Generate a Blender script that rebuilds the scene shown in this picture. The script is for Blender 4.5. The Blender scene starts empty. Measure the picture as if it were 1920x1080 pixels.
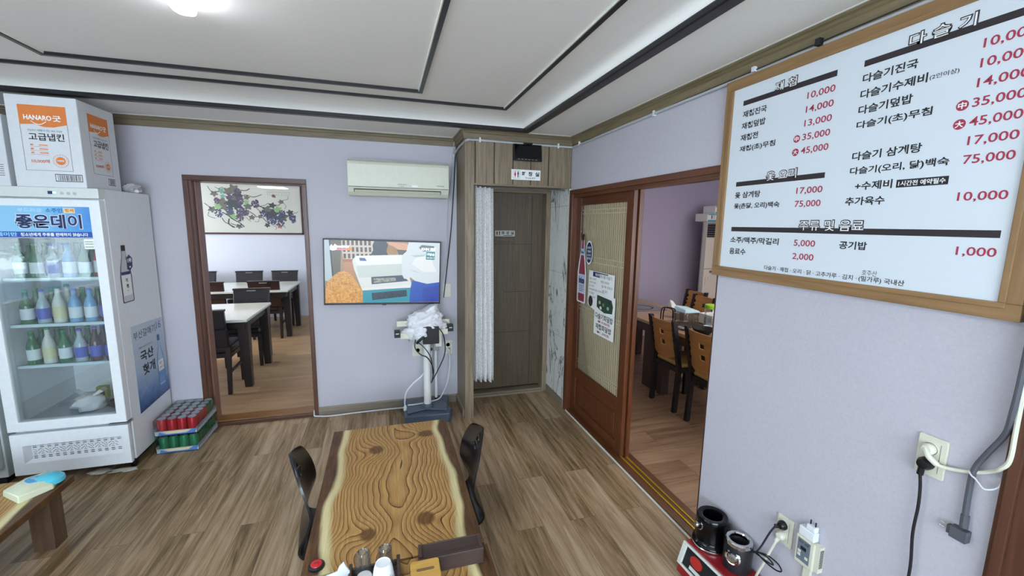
import bpy, bmesh, math, random
from mathutils import Vector, Matrix
random.seed(7)
SC = bpy.context.scene
COL = SC.collection
PI = math.pi

# ------------------------------------------------------------------ camera
cam_d = bpy.data.cameras.new('camera')
cam = bpy.data.objects.new('camera', cam_d)
COL.objects.link(cam)
SC.camera = cam
F_PX, PITCH, ROLL, YAW = 796.1147, -0.14898, 0.0149, -0.2934
cam_d.sensor_width = 36.0
cam_d.lens = F_PX / 1920 * 36.0
cam_d.clip_start = 0.05
_f = Vector((-math.sin(YAW) * math.cos(PITCH), math.cos(YAW) * math.cos(PITCH), math.sin(PITCH)))
_r = Vector((math.cos(YAW), math.sin(YAW), 0))
_u = _r.cross(_f)
_r2 = _r * math.cos(ROLL) + _u * math.sin(ROLL)
_u2 = -_r * math.sin(ROLL) + _u * math.cos(ROLL)
M = Matrix((_r2, _u2, -_f)).transposed().to_4x4()
M.translation = Vector((0, 0, 1.695))
cam.matrix_world = M

# ------------------------------------------------------------------ sky, daylight, exposure
world = bpy.data.worlds.new('sky')
SC.world = world
world.use_nodes = True
wn = world.node_tree
wn.nodes.clear()
_o = wn.nodes.new('ShaderNodeOutputWorld')
_b = wn.nodes.new('ShaderNodeBackground')
_b.inputs[0].default_value = (0.66, 0.82, 1.0, 1)
_b.inputs[1].default_value = 7.5
wn.links.new(_b.outputs[0], _o.inputs[0])
SC.view_settings.view_transform = 'Standard'
SC.view_settings.look = 'None'
SC.view_settings.exposure = 0.0
SC.view_settings.gamma = 1.0
SC.view_settings.use_curve_mapping = False

def area(name, loc, rot, sx, sy, power, color, spread=PI, portal=False):
    l = bpy.data.lights.new(name, 'AREA')
    l.shape = 'RECTANGLE'; l.size = sx; l.size_y = sy; l.energy = power; l.color = color; l.spread = spread
    if portal:
        l.cycles.is_portal = True
    o = bpy.data.objects.new(name, l)
    o.location = loc; o.rotation_euler = rot
    COL.objects.link(o)
    return o
DAY = (0.74, 0.87, 1.0)
area('daylight_side_window', (-3.45, 0.22, 1.50), (0, -PI / 2, 0), 1.25, 3.85, 1, DAY, portal=True)
area('fill_front_window', (-0.6, -2.55, 1.45), (PI / 2, 0, 0), 3.4, 1.6, 125, DAY)  # extra area lamp added inside the unseen front window to brighten the room
area('fill_left_room', (-5.4, 6.4, 1.5), (0, -PI / 2, 0), 1.4, 3.0, 200, (0.80, 0.88, 1.0))  # area lamp added at a windowless wall to light the left room
area('fill_right_room', (3.6, 0.46, 1.5), (PI / 2, 0, 0), 2.4, 1.3, 45, (0.92, 0.94, 1.0))  # lamp added before the blank front wall, brightens the right room

sun_d = bpy.data.lights.new('sun', 'SUN')
sun_d.energy = 3.0; sun_d.color = (1.0, 0.95, 0.86); sun_d.angle = 0.01
sun = bpy.data.objects.new('sun', sun_d)
COL.objects.link(sun)
sun.rotation_euler = (math.radians(8), math.radians(32), 0)      # high sun from the far side of the house

# ------------------------------------------------------------------ materials
def C(h):
    h = h.lstrip('#')
    out = []
    for i in (0, 2, 4):
        c = int(h[i:i + 2], 16) / 255
        out.append(c / 12.92 if c <= 0.04045 else ((c + 0.055) / 1.055) ** 2.4)
    return (*out, 1)

MATS = {}
def base(name):
    m = bpy.data.materials.new(name)
    m.use_nodes = True
    nt = m.node_tree
    b = nt.nodes['Principled BSDF']
    return m, nt, b

def N(nt, typ, **kw):
    n = nt.nodes.new(typ)
    for k, v in kw.items():
        if k.startswith('i_'):
            key = k[2:]
            n.inputs[int(key) if key.isdigit() else key.replace('_', ' ')].default_value = v
        else:
            setattr(n, k, v)
    return n

def mat(name, hexc, rough=0.5, metal=0.0, spec=0.5, vary=0.06, scale=40.0, bump=0.0, coat=0.0):
    """plain surface with a faint procedural mottling"""
    if name in MATS:
        return MATS[name]
    m, nt, b = base(name)
    L = nt.links
    tc = N(nt, 'ShaderNodeTexCoord')
    no = N(nt, 'ShaderNodeTexNoise', i_Scale=scale, i_Detail=4.0)
    L.new(tc.outputs['Object'], no.inputs['Vector'])
    c = C(hexc)
    mx = N(nt, 'ShaderNodeMix', data_type='RGBA')
    mx.inputs[6].default_value = (*[x * (1 - vary) for x in c[:3]], 1)
    mx.inputs[7].default_value = (*[min(1, x * (1 + vary)) for x in c[:3]], 1)
    L.new(no.outputs['Fac'], mx.inputs[0])
    L.new(mx.outputs[2], b.inputs['Base Color'])
    b.inputs['Roughness'].default_value = rough
    b.inputs['Metallic'].default_value = metal
    b.inputs['Specular IOR Level'].default_value = spec
    b.inputs['Coat Weight'].default_value = coat
    if bump:
        bu = N(nt, 'ShaderNodeBump', i_Strength=bump, i_Distance=0.002)
        L.new(no.outputs['Fac'], bu.inputs['Height'])
        L.new(bu.outputs[0], b.inputs['Normal'])
    MATS[name] = m
    return m

def wood(name, light, dark, axis=2, scale=6.0, stretch=12.0, rough=0.45, bump=0.15, mid=0.5, coat=0.0):
    if name in MATS:
        return MATS[name]
    m, nt, b = base(name)
    L = nt.links
    tc = N(nt, 'ShaderNodeTexCoord')
    mp = N(nt, 'ShaderNodeMapping')
    s = [scale * stretch] * 3
    s[axis] = scale
    mp.inputs['Scale'].default_value = s
    L.new(tc.outputs['Object'], mp.inputs[0])
    n1 = N(nt, 'ShaderNodeTexNoise', i_Scale=1.0, i_Detail=6.0, i_Roughness=0.65, i_Distortion=0.6)
    L.new(mp.outputs[0], n1.inputs['Vector'])
    rp = N(nt, 'ShaderNodeValToRGB')
    rp.color_ramp.elements[0].position = mid - 0.22
    rp.color_ramp.elements[0].color = C(dark)
    rp.color_ramp.elements[1].position = mid + 0.22
    rp.color_ramp.elements[1].color = C(light)
    L.new(n1.outputs['Fac'], rp.inputs[0])
    L.new(rp.outputs[0], b.inputs['Base Color'])
    b.inputs['Roughness'].default_value = rough
    b.inputs['Coat Weight'].default_value = coat
    bu = N(nt, 'ShaderNodeBump', i_Strength=bump, i_Distance=0.001)
    L.new(n1.outputs['Fac'], bu.inputs['Height'])
    L.new(bu.outputs[0], b.inputs['Normal'])
    MATS[name] = m
    return m

def wallpaper(name, a, b_, rough=0.85):
    if name in MATS:
        return MATS[name]
    m, nt, b = base(name)
    L = nt.links
    tc = N(nt, 'ShaderNodeTexCoord')
    n1 = N(nt, 'ShaderNodeTexNoise', i_Scale=110.0, i_Detail=5.0, i_Roughness=0.7)
    n2 = N(nt, 'ShaderNodeTexNoise', i_Scale=1.3, i_Detail=3.0)
    L.new(tc.outputs['Object'], n1.inputs['Vector'])
    L.new(tc.outputs['Object'], n2.inputs['Vector'])
    ad = N(nt, 'ShaderNodeMath', operation='MULTIPLY_ADD', i_1=0.7, i_2=0.0)
    L.new(n1.outputs['Fac'], ad.inputs[0])
    ad2 = N(nt, 'ShaderNodeMath', operation='MULTIPLY_ADD', i_1=0.3)
    L.new(n2.outputs['Fac'], ad2.inputs[0])
    L.new(ad.outputs[0], ad2.inputs[2])
    rp = N(nt, 'ShaderNodeValToRGB')
    rp.color_ramp.elements[0].position = 0.3
    rp.color_ramp.elements[0].color = C(a)
    rp.color_ramp.elements[1].position = 0.7
    rp.color_ramp.elements[1].color = C(b_)
    L.new(ad2.outputs[0], rp.inputs[0])
    L.new(rp.outputs[0], b.inputs['Base Color'])
    b.inputs['Roughness'].default_value = rough
    b.inputs['Specular IOR Level'].default_value = 0.25
    bu = N(nt, 'ShaderNodeBump', i_Strength=0.25, i_Distance=0.001)
    L.new(n1.outputs['Fac'], bu.inputs['Height'])
    L.new(bu.outputs[0], b.inputs['Normal'])
    MATS[name] = m
    return m

def planks(name, cols, seam, along='Y', width=0.165, length=1.25, rough=0.42, grain=1.0):
    """vinyl wood planks: per-plank tone, long grain streaks, dark seams"""
    m, nt, b = base(name)
    L = nt.links
    tc = N(nt, 'ShaderNodeTexCoord')
    sp = N(nt, 'ShaderNodeSeparateXYZ')
    L.new(tc.outputs['Object'], sp.inputs[0])
    cb = N(nt, 'ShaderNodeCombineXYZ')
    a, c = ('Y', 'X') if along == 'Y' else ('X', 'Y')
    L.new(sp.outputs[a], cb.inputs[0])
    L.new(sp.outputs[c], cb.inputs[1])
    br = N(nt, 'ShaderNodeTexBrick', offset=0.37, squash=1.0)
    br.inputs['Color1'].default_value = (0, 0, 0, 1)
    br.inputs['Color2'].default_value = (1, 1, 1, 1)
    br.inputs['Mortar'].default_value = (0.5, 0.5, 0.5, 1)
    br.inputs['Scale'].default_value = 1.0
    br.inputs['Mortar Size'].default_value = 0.0009
    br.inputs['Mortar Smooth'].default_value = 0.0
    br.inputs['Brick Width'].default_value = length
    br.inputs['Row Height'].default_value = width
    L.new(cb.outputs[0], br.inputs['Vector'])
    rnd = N(nt, 'ShaderNodeSeparateColor')
    L.new(br.outputs['Color'], rnd.inputs[0])
    # grain
    off = N(nt, 'ShaderNodeMath', operation='MULTIPLY', i_1=37.0)
    L.new(rnd.outputs[0], off.inputs[0])
    cb2 = N(nt, 'ShaderNodeCombineXYZ')
    sx = N(nt, 'ShaderNodeMath', operation='MULTIPLY', i_1=2.2)
    sy = N(nt, 'ShaderNodeMath', operation='MULTIPLY', i_1=34.0)
    L.new(sp.outputs[a], sx.inputs[0]); L.new(sp.outputs[c], sy.inputs[0])
    L.new(sx.outputs[0], cb2.inputs[0]); L.new(sy.outputs[0], cb2.inputs[1]); L.new(off.outputs[0], cb2.inputs[2])
    n1 = N(nt, 'ShaderNodeTexNoise', i_Scale=1.0, i_Detail=7.0, i_Roughness=0.68, i_Distortion=0.9)
    L.new(cb2.outputs[0], n1.inputs['Vector'])
    n3 = N(nt, 'ShaderNodeTexNoise', i_Scale=0.23, i_Detail=3.0, i_Roughness=0.6, i_Distortion=1.5)
    L.new(cb2.outputs[0], n3.inputs['Vector'])
    # value = .5*grain + .25*cloud + .25*plank tone
    v1 = N(nt, 'ShaderNodeMath', operation='MULTIPLY', i_1=0.55 * grain)
    L.new(n1.outputs['Fac'], v1.inputs[0])
    v2 = N(nt, 'ShaderNodeMath', operation='MULTIPLY_ADD', i_1=0.35)
    L.new(n3.outputs['Fac'], v2.inputs[0]); L.new(v1.outputs[0], v2.inputs[2])
    v3 = N(nt, 'ShaderNodeMath', operation='MULTIPLY_ADD', i_1=0.12)
    L.new(rnd.outputs[0], v3.inputs[0]); L.new(v2.outputs[0], v3.inputs[2])
    rp = N(nt, 'ShaderNodeValToRGB')
    while len(rp.color_ramp.elements) < len(cols):
        rp.color_ramp.elements.new(0.5)
    for e, (p, h) in zip(rp.color_ramp.elements, cols):
        e.position = p; e.color = C(h)
    L.new(v3.outputs[0], rp.inputs[0])
    mx = N(nt, 'ShaderNodeMix', data_type='RGBA')
    L.new(br.outputs['Fac'], mx.inputs[0])
    L.new(rp.outputs[0], mx.inputs[6])
    mx.inputs[7].default_value = C(seam)
    L.new(mx.outputs[2], b.inputs['Base Color'])
    b.inputs['Roughness'].default_value = rough
    b.inputs['Specular IOR Level'].default_value = 0.4
    bu = N(nt, 'ShaderNodeBump', i_Strength=0.12, i_Distance=0.001)
    L.new(n1.outputs['Fac'], bu.inputs['Height'])
    L.new(bu.outputs[0], b.inputs['Normal'])
    return m

def slab_wood(name, seed, knots):
    """live-edge look table top: growth rings wrapping round knots, cream sapwood, dark bark edges (local x across, y along)"""
    m, nt, b = base(name)
    L = nt.links
    def mth(op, a=None, b2=None, c=None, clamp=False):
        n = N(nt, 'ShaderNodeMath', operation=op)
        n.use_clamp = clamp
        for i, v in enumerate((a, b2, c)):
            if v is None: continue
            if isinstance(v, (int, float)): n.inputs[i].default_value = v
            else: L.new(v, n.inputs[i])
        return n.outputs[0]
    tc = N(nt, 'ShaderNodeTexCoord')
    sp = N(nt, 'ShaderNodeSeparateXYZ')
    L.new(tc.outputs['Object'], sp.inputs[0])
    X, Y = sp.outputs['X'], sp.outputs['Y']
    def noise(sx, sy, detail=3.0, z=0.0, rough=0.5):
        cb = N(nt, 'ShaderNodeCombineXYZ')
        L.new(mth('MULTIPLY', X, sx), cb.inputs[0]); L.new(mth('MULTIPLY', Y, sy), cb.inputs[1])
        cb.inputs[2].default_value = seed + z
        n = N(nt, 'ShaderNodeTexNoise', i_Scale=1.0, i_Detail=detail, i_Roughness=rough)
        L.new(cb.outputs[0], n.inputs['Vector'])
        return mth('SUBTRACT', n.outputs['Fac'], 0.5)
    wob = noise(0.8, 2.6, 1.5, 0.0)
    xw = mth('MULTIPLY_ADD', wob, 0.22, mth('SUBTRACT', X, 0.02))
    ax = mth('ABSOLUTE', xw)
    f = mth('ADD', mth('MULTIPLY', mth('MULTIPLY', ax, ax), 105.0), mth('MULTIPLY', ax, 13.0))
    core = None
    for (kx, ky, rx, ry, amp) in knots:
        dx = mth('DIVIDE', mth('SUBTRACT', X, kx), rx)
        dy = mth('DIVIDE', mth('SUBTRACT', Y, ky), ry)
        d2 = mth('ADD', mth('MULTIPLY', dx, dx), mth('MULTIPLY', dy, dy))
        g = mth('POWER', 2.718, mth('MULTIPLY', d2, -0.5))
        f = mth('MULTIPLY_ADD', g, amp, f)
        k = mth('MULTIPLY', mth('SUBTRACT', g, 0.80), 9.0, clamp=True)
        core = k if core is None else mth('MAXIMUM', core, k)
    f = mth('MULTIPLY_ADD', noise(7.0, 2.2, 3.0, 3.0), 0.9, f)
    f = mth('MULTIPLY_ADD', noise(60.0, 14.0, 2.0, 5.0), 0.16, f)
    ring = mth('FRACT', f)
    line = mth('SMOOTH_MIN', ring, 1.0, 0.01)
    rp = N(nt, 'ShaderNodeValToRGB')
    els = rp.color_ramp.elements
    els[0].position = 0.0; els[0].color = C('#caa265')
    els[1].position = 1.0; els[1].color = C('#5c3e1e')
    for p, h in ((0.55, '#bf9357'), (0.87, '#a67a42'), (0.93, '#60401e')):
        e = els.new(p); e.color = C(h)
    L.new(ring, rp.inputs[0])
    fine = noise(120.0, 5.0, 5.0, 7.0, 0.65)
    hs = N(nt, 'ShaderNodeMix', data_type='RGBA', blend_type='MULTIPLY')
    fr = N(nt, 'ShaderNodeValToRGB')
    fr.color_ramp.elements[0].position = 0.3; fr.color_ramp.elements[0].color = (0.62, 0.58, 0.52, 1)
    fr.color_ramp.elements[1].position = 0.65; fr.color_ramp.elements[1].color = (1, 1, 1, 1)
    L.new(mth('ADD', fine, 0.5), fr.inputs[0])
    hs.inputs[0].default_value = 1.0
    L.new(rp.outputs[0], hs.inputs[6]); L.new(fr.outputs[0], hs.inputs[7])
    # knots
    kn = N(nt, 'ShaderNodeMix', data_type='RGBA')
    L.new(mth('MULTIPLY', core, 0.85, clamp=True), kn.inputs[0])
    L.new(hs.outputs[2], kn.inputs[6]); kn.inputs[7].default_value = C('#5f3c1a')
    # sapwood and bark by distance from the long edges
    edge = mth('MULTIPLY_ADD', noise(0.8, 2.4, 1.0, 11.0), 0.11, mth('ABSOLUTE', mth('SUBTRACT', X, 0.0)))
    edge = mth('MULTIPLY_ADD', noise(24.0, 5.0, 3.0, 13.0), 0.016, edge)
    sap = N(nt, 'ShaderNodeValToRGB')
    e = sap.color_ramp.elements
    e[0].position = 0.258; e[0].color = (0, 0, 0, 1)
    e[1].position = 0.284; e[1].color = (1, 1, 1, 1)
    L.new(edge, sap.inputs[0])
    s1 = N(nt, 'ShaderNodeMix', data_type='RGBA')
    L.new(sap.outputs[0], s1.inputs[0]); L.new(kn.outputs[2], s1.inputs[6])
    sc = N(nt, 'ShaderNodeMix', data_type='RGBA', blend_type='MULTIPLY')
    sc.inputs[0].default_value = 0.45
    sc.inputs[6].default_value = C('#e2d5a2'); L.new(fr.outputs[0], sc.inputs[7])
    L.new(sc.outputs[2], s1.inputs[7])
    bark = N(nt, 'ShaderNodeValToRGB')
    e = bark.color_ramp.elements
    e[0].position = 0.298; e[0].color = (0, 0, 0, 1)
    e[1].position = 0.316; e[1].color = (1, 1, 1, 1)
    L.new(edge, bark.inputs[0])
    bc = N(nt, 'ShaderNodeValToRGB')
    bc.color_ramp.elements[0].position = 0.3; bc.color_ramp.elements[0].color = C('#36231a')
    bc.color_ramp.elements[1].position = 0.7; bc.color_ramp.elements[1].color = C('#74512f')
    L.new(mth('ADD', noise(45.0, 5.0, 5.0, 17.0, 0.7), 0.5), bc.inputs[0])
    s2 = N(nt, 'ShaderNodeMix', data_type='RGBA')
    L.new(bark.outputs[0], s2.inputs[0]); L.new(s1.outputs[2], s2.inputs[6]); L.new(bc.outputs[0], s2.inputs[7])
    L.new(s2.outputs[2], b.inputs['Base Color'])
    b.inputs['Roughness'].default_value = 0.42
    b.inputs['Specular IOR Level'].default_value = 0.35
    return m

def glass(name, tint='#ffffff', alpha_mix=0.10, rough=0.0, fres=0.25):
    """thin pane: mostly transparent with fresnel reflection"""
    if name in MATS:
        return MATS[name]
    m, nt, b = base(name)
    L = nt.links
    nt.nodes.remove(b)
    out = nt.nodes['Material Output']
    tr = N(nt, 'ShaderNodeBsdfTransparent'); tr.inputs[0].default_value = C(tint)
    gl = N(nt, 'ShaderNodeBsdfGlossy'); gl.inputs['Roughness'].default_value = rough
    lw = N(nt, 'ShaderNodeLayerWeight', i_Blend=fres)
    ad = N(nt, 'ShaderNodeMath', operation='MULTIPLY_ADD', i_1=0.6, i_2=alpha_mix)
    ad.use_clamp = True
    L.new(lw.outputs['Fresnel'], ad.inputs[0])
    mx = N(nt, 'ShaderNodeMixShader')
    L.new(ad.outputs[0], mx.inputs[0]); L.new(tr.outputs[0], mx.inputs[1]); L.new(gl.outputs[0], mx.inputs[2])
    L.new(mx.outputs[0], out.inputs[0])
    MATS[name] = m
    return m

def emit(name, hexc, strength=1.0, detail=None):
    if name in MATS:
        return MATS[name]
    m, nt, b = base(name)
    L = nt.links
    b.inputs['Base Color'].default_value = (0.01, 0.01, 0.01, 1)
    b.inputs['Roughness'].default_value = 0.3
    b.inputs['Emission Strength'].default_value = strength
    if detail:
        h2, sx, sy, dist = detail
        tc = N(nt, 'ShaderNodeTexCoord')
        mp = N(nt, 'ShaderNodeMapping'); mp.inputs['Scale'].default_value = (sx, sx, sy)
        no = N(nt, 'ShaderNodeTexNoise', i_Scale=1.0, i_Detail=5.0, i_Distortion=dist)
        rp = N(nt, 'ShaderNodeValToRGB')
        rp.color_ramp.elements[0].position = 0.35; rp.color_ramp.elements[0].color = C(h2)
        rp.color_ramp.elements[1].position = 0.6; rp.color_ramp.elements[1].color = C(hexc)
        L.new(tc.outputs['Object'], mp.inputs[0]); L.new(mp.outputs[0], no.inputs['Vector'])
        L.new(no.outputs['Fac'], rp.inputs[0]); L.new(rp.outputs[0], b.inputs['Emission Color'])
    else:
        b.inputs['Emission Color'].default_value = C(hexc)
    MATS[name] = m
    return m

def marble(name):
    m, nt, b = base(name)
    L = nt.links
    tc = N(nt, 'ShaderNodeTexCoord')
    mp = N(nt, 'ShaderNodeMapping'); mp.inputs['Rotation'].default_value = (0.5, 0, 0)
    mp.inputs['Scale'].default_value = (1, 2.0, 0.9)
    L.new(tc.outputs['Object'], mp.inputs[0])
    v = []
    for sc, w in ((2.2, 0.026), (5.0, 0.014)):
        no = N(nt, 'ShaderNodeTexNoise', i_Scale=sc, i_Detail=6.0, i_Roughness=0.55, i_Distortion=0.8)
        L.new(mp.outputs[0], no.inputs['Vector'])
        s = N(nt, 'ShaderNodeMath', operation='SUBTRACT', i_1=0.5); L.new(no.outputs['Fac'], s.inputs[0])
        a = N(nt, 'ShaderNodeMath', operation='ABSOLUTE'); L.new(s.outputs[0], a.inputs[0])
        r = N(nt, 'ShaderNodeMapRange'); r.inputs['From Min'].default_value = 0; r.inputs['From Max'].default_value = w
        r.inputs['To Min'].default_value = 0.9 if sc < 3 else 0.4; r.inputs['To Max'].default_value = 0
        L.new(a.outputs[0], r.inputs[0]); v.append(r)
    br = N(nt, 'ShaderNodeTexNoise', i_Scale=3.0, i_Detail=2.0)
    L.new(tc.outputs['Object'], br.inputs['Vector'])
    gt = N(nt, 'ShaderNodeMapRange'); gt.inputs['From Min'].default_value = 0.36; gt.inputs['From Max'].default_value = 0.50
    L.new(br.outputs['Fac'], gt.inputs[0])
    mxm = N(nt, 'ShaderNodeMath', operation='MAXIMUM'); L.new(v[0].outputs[0], mxm.inputs[0]); L.new(v[1].outputs[0], mxm.inputs[1])
    ml = N(nt, 'ShaderNodeMath', operation='MULTIPLY'); L.new(mxm.outputs[0], ml.inputs[0]); L.new(gt.outputs[0], ml.inputs[1])
    mx = N(nt, 'ShaderNodeMix', data_type='RGBA'); L.new(ml.outputs[0], mx.inputs[0])
    mx.inputs[6].default_value = C('#eef0ea'); mx.inputs[7].default_value = C('#2c2f33')
    L.new(mx.outputs[2], b.inputs['Base Color'])
    b.inputs['Roughness'].default_value = 0.2
    return m

# ------------------------------------------------------------------ mesh helpers
class Frame:
    """a plane in space: u to the right, v up, n towards the viewer"""
    def __init__(s, o, u, v, n):
        s.o, s.u, s.v, s.n = Vector(o), Vector(u), Vector(v), Vector(n)
    def p(s, u, v, d=0.0):
        return s.o + s.u * u + s.v * v + s.n * d
def FB(x, y, z): return Frame((x, y, z), (1, 0, 0), (0, 0, 1), (0, -1, 0))      # faces the camera side (-Y)
def FR(x, y, z): return Frame((x, y, z), (0, -1, 0), (0, 0, 1), (-1, 0, 0))     # right wall, faces -X
def FL(x, y, z): return Frame((x, y, z), (0, 1, 0), (0, 0, 1), (1, 0, 0))       # faces +X
def FT(x, y, z): return Frame((x, y, z), (1, 0, 0), (0, 1, 0), (0, 0, 1))       # faces up

ORG = {}
_fc = bpy.data.curves.new('tmp_text', 'FONT')
_fo = bpy.data.objects.new('tmp_text', _fc)
_tc = {}
def glyphs(s, bold):
    k = (s, bold)
    if k not in _tc:
        _fc.body = s; _fc.size = 1; _fc.offset = bold; _fc.resolution_u = 3
        me = _fo.to_mesh()
        _tc[k] = ([tuple(v.co[:2]) for v in me.vertices], [list(p.vertices) for p in me.polygons])
        _fo.to_mesh_clear()
    return _tc[k]

class MB:
    def __init__(s):
        s.v, s.f, s.m, s.mats, s.sm = [], [], [], [], []
    def mi(s, m):
        if m not in s.mats: s.mats.append(m)
        return s.mats.index(m)
    def face(s, pts, m, smooth=False):
        i = len(s.v); s.v += [Vector(p) for p in pts]
        s.f.append(list(range(i, i + len(pts)))); s.m.append(s.mi(m)); s.sm.append(smooth)
    def box(s, x0, x1, y0, y1, z0, z1, m):
        if x0 > x1: x0, x1 = x1, x0
        if y0 > y1: y0, y1 = y1, y0
        if z0 > z1: z0, z1 = z1, z0
        i = len(s.v)
        s.v += [Vector((x, y, z)) for z in (z0, z1) for y in (y0, y1) for x in (x0, x1)]
        k = s.mi(m)
        for q in ((0, 2, 3, 1), (4, 5, 7, 6), (0, 1, 5, 4), (2, 6, 7, 3), (0, 4, 6, 2), (1, 3, 7, 5)):
            s.f.append([i + a for a in q]); s.m.append(k); s.sm.append(False)
        return s
    def hexa(s, lo, hi, m):
        """box from 4 bottom and 4 top points (same winding, counterclockwise from above)"""
        i = len(s.v); s.v += [Vector(p) for p in lo + hi]; k = s.mi(m)
        for q in ((3, 2, 1, 0), (4, 5, 6, 7), (0, 1, 5, 4), (1, 2, 6, 5), (2, 3, 7, 6), (3, 0, 4, 7)):
            s.f.append([i + a for a in q]); s.m.append(k); s.sm.append(False)
        return s
    def fbox(s, fr, u0, u1, v0, v1, d0, d1, m):
        i = len(s.v)
        s.v += [fr.p(u, v, d) for d in (d0, d1) for v in (v0, v1) for u in (u0, u1)]
        k = s.mi(m)
        for q in ((0, 2, 3, 1), (4, 5, 7, 6), (0, 1, 5, 4), (2, 6, 7, 3), (0, 4, 6, 2), (1, 3, 7, 5)):
            s.f.append([i + a for a in q]); s.m.append(k); s.sm.append(False)
        return s
    def prism(s, fr, poly, d0, d1, m, smooth=False):
        n = len(poly); i = len(s.v); k = s.mi(m)
        s.v += [fr.p(u, v, d0) for u, v in poly] + [fr.p(u, v, d1) for u, v in poly]
        s.f.append([i + n + a for a in range(n)]); s.m.append(k); s.sm.append(False)
        s.f.append([i + a for a in reversed(range(n))]); s.m.append(k); s.sm.append(False)
        for a in range(n):
            b = (a + 1) % n
            s.f.append([i + a, i + b, i + n + b, i + n + a]); s.m.append(k); s.sm.append(smooth)
        return s
    def flat(s, fr, poly, d, m):
        s.face([fr.p(u, v, d) for u, v in poly], m); return s
    def disc(s, fr, u, v, ru, rv, d, m, n=20, a0=0.0):
        return s.flat(fr, [(u + ru * math.cos(a0 + 2 * PI * k / n), v + rv * math.sin(a0 + 2 * PI * k / n)) for k in range(n)], d, m)
    def lathe(s, prof, o, m, n=20, fr=None, closed=True, mats=None):
        """profile [(r, h)] turned about frame normal (default Z)"""
        fr = fr or FT(*o)
        i = len(s.v)
        for r, h in prof:
            for k in range(n):
                a = 2 * PI * k / n
                s.v.append(fr.p(r * math.cos(a), r * math.sin(a), h))
        for j in range(len(prof) - 1):
            kk = s.mi(mats[j] if mats else m)
            for k in range(n):
                b = (k + 1) % n
                s.f.append([i + j * n + k, i + j * n + b, i + (j + 1) * n + b, i + (j + 1) * n + k]); s.m.append(kk); s.sm.append(True)
        if closed:
            if prof[0][0] > 1e-6:
                s.f.append([i + k for k in reversed(range(n))]); s.m.append(s.mi(mats[0] if mats else m)); s.sm.append(False)
            if prof[-1][0] > 1e-6:
                j = len(prof) - 1
                s.f.append([i + j * n + k for k in range(n)]); s.m.append(s.mi(mats[-1] if mats else m)); s.sm.append(False)
        return s
    def tube(s, path, r, m, n=8, smooth_path=True):
        P = [Vector(p) for p in path]
        if smooth_path and len(P) > 2:
            Q = []
            for i in range(len(P) - 1):
                p0, p1, p2, p3 = P[max(i - 1, 0)], P[i], P[i + 1], P[min(i + 2, len(P) - 1)]
                for t in (0, .2, .4, .6, .8):
                    Q.append(0.5 * ((2 * p1) + (-p0 + p2) * t + (2 * p0 - 5 * p1 + 4 * p2 - p3) * t * t + (-p0 + 3 * p1 - 3 * p2 + p3) * t ** 3))
            Q.append(P[-1]); P = Q
        i = len(s.v); k = s.mi(m)
        T0 = (P[1] - P[0]).normalized()
        nrm = T0.orthogonal().normalized()
        for j, p in enumerate(P):
            t = (P[min(j + 1, len(P) - 1)] - P[max(j - 1, 0)])
            t = t.normalized() if t.length > 1e-9 else T0
            nrm = (nrm - t * nrm.dot(t))
            nrm = nrm.normalized() if nrm.length > 1e-6 else t.orthogonal().normalized()
            bn = t.cross(nrm)
            for a in range(n):
                an = 2 * PI * a / n
                s.v.append(p + nrm * (r * math.cos(an)) + bn * (r * math.sin(an)))
        for j in range(len(P) - 1):
            for a in range(n):
                b = (a + 1) % n
                s.f.append([i + j * n + a, i + j * n + b, i + (j + 1) * n + b, i + (j + 1) * n + a]); s.m.append(k); s.sm.append(True)
        s.f.append([i + a for a in reversed(range(n))]); s.m.append(k); s.sm.append(False)
        j = len(P) - 1
        s.f.append([i + j * n + a for a in range(n)]); s.m.append(k); s.sm.append(False)
        return s
    def grid(s, us, vs, keep, fn, th, m, smooth=True):
        """sheet with holes: fn(u,v,d) -> point, th thickness"""
        idx = {}
        k = s.mi(m)
        def vid(i, j, d):
            if (i, j, d) not in idx:
                idx[(i, j, d)] = len(s.v); s.v.append(Vector(fn(us[i], vs[j], th if d else 0.0)))
            return idx[(i, j, d)]
        K = lambda i, j: 0 <= i < len(us) - 1 and 0 <= j < len(vs) - 1 and keep(i, j)
        for i in range(len(us) - 1):
            for j in range(len(vs) - 1):
                if not K(i, j): continue
                s.f.append([vid(i, j, 1), vid(i + 1, j, 1), vid(i + 1, j + 1, 1), vid(i, j + 1, 1)])
                s.f.append([vid(i, j + 1, 0), vid(i + 1, j + 1, 0), vid(i + 1, j, 0), vid(i, j, 0)])
                s.m += [k, k]; s.sm += [smooth, smooth]
                for (di, dj, a, b) in ((-1, 0, (i, j + 1), (i, j)), (1, 0, (i + 1, j), (i + 1, j + 1)), (0, -1, (i, j), (i + 1, j)), (0, 1, (i + 1, j + 1), (i, j + 1))):
                    if not K(i + di, j + dj):
                        s.f.append([vid(*a, 0), vid(*b, 0), vid(*b, 1), vid(*a, 1)]); s.m.append(k); s.sm.append(False)
        return s
    def text(s, st, fr, u0, v0, u1, v1, m, bold=0.0, d=0.0006):
        vs, fs = glyphs(st, bold)
        if not vs: return s
        ax, bx = min(v[0] for v in vs), max(v[0] for v in vs)
        ay, by = min(v[1] for v in vs), max(v[1] for v in vs)
        i = len(s.v); k = s.mi(m)
        for x, y in vs:
            s.v.append(fr.p(u0 + (x - ax) / (bx - ax) * (u1 - u0), v0 + (y - ay) / max(by - ay, 1e-6) * (v1 - v0), d))
        for f in fs:
            s.f.append([i + a for a in f]); s.m.append(k); s.sm.append(False)
        return s
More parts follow.
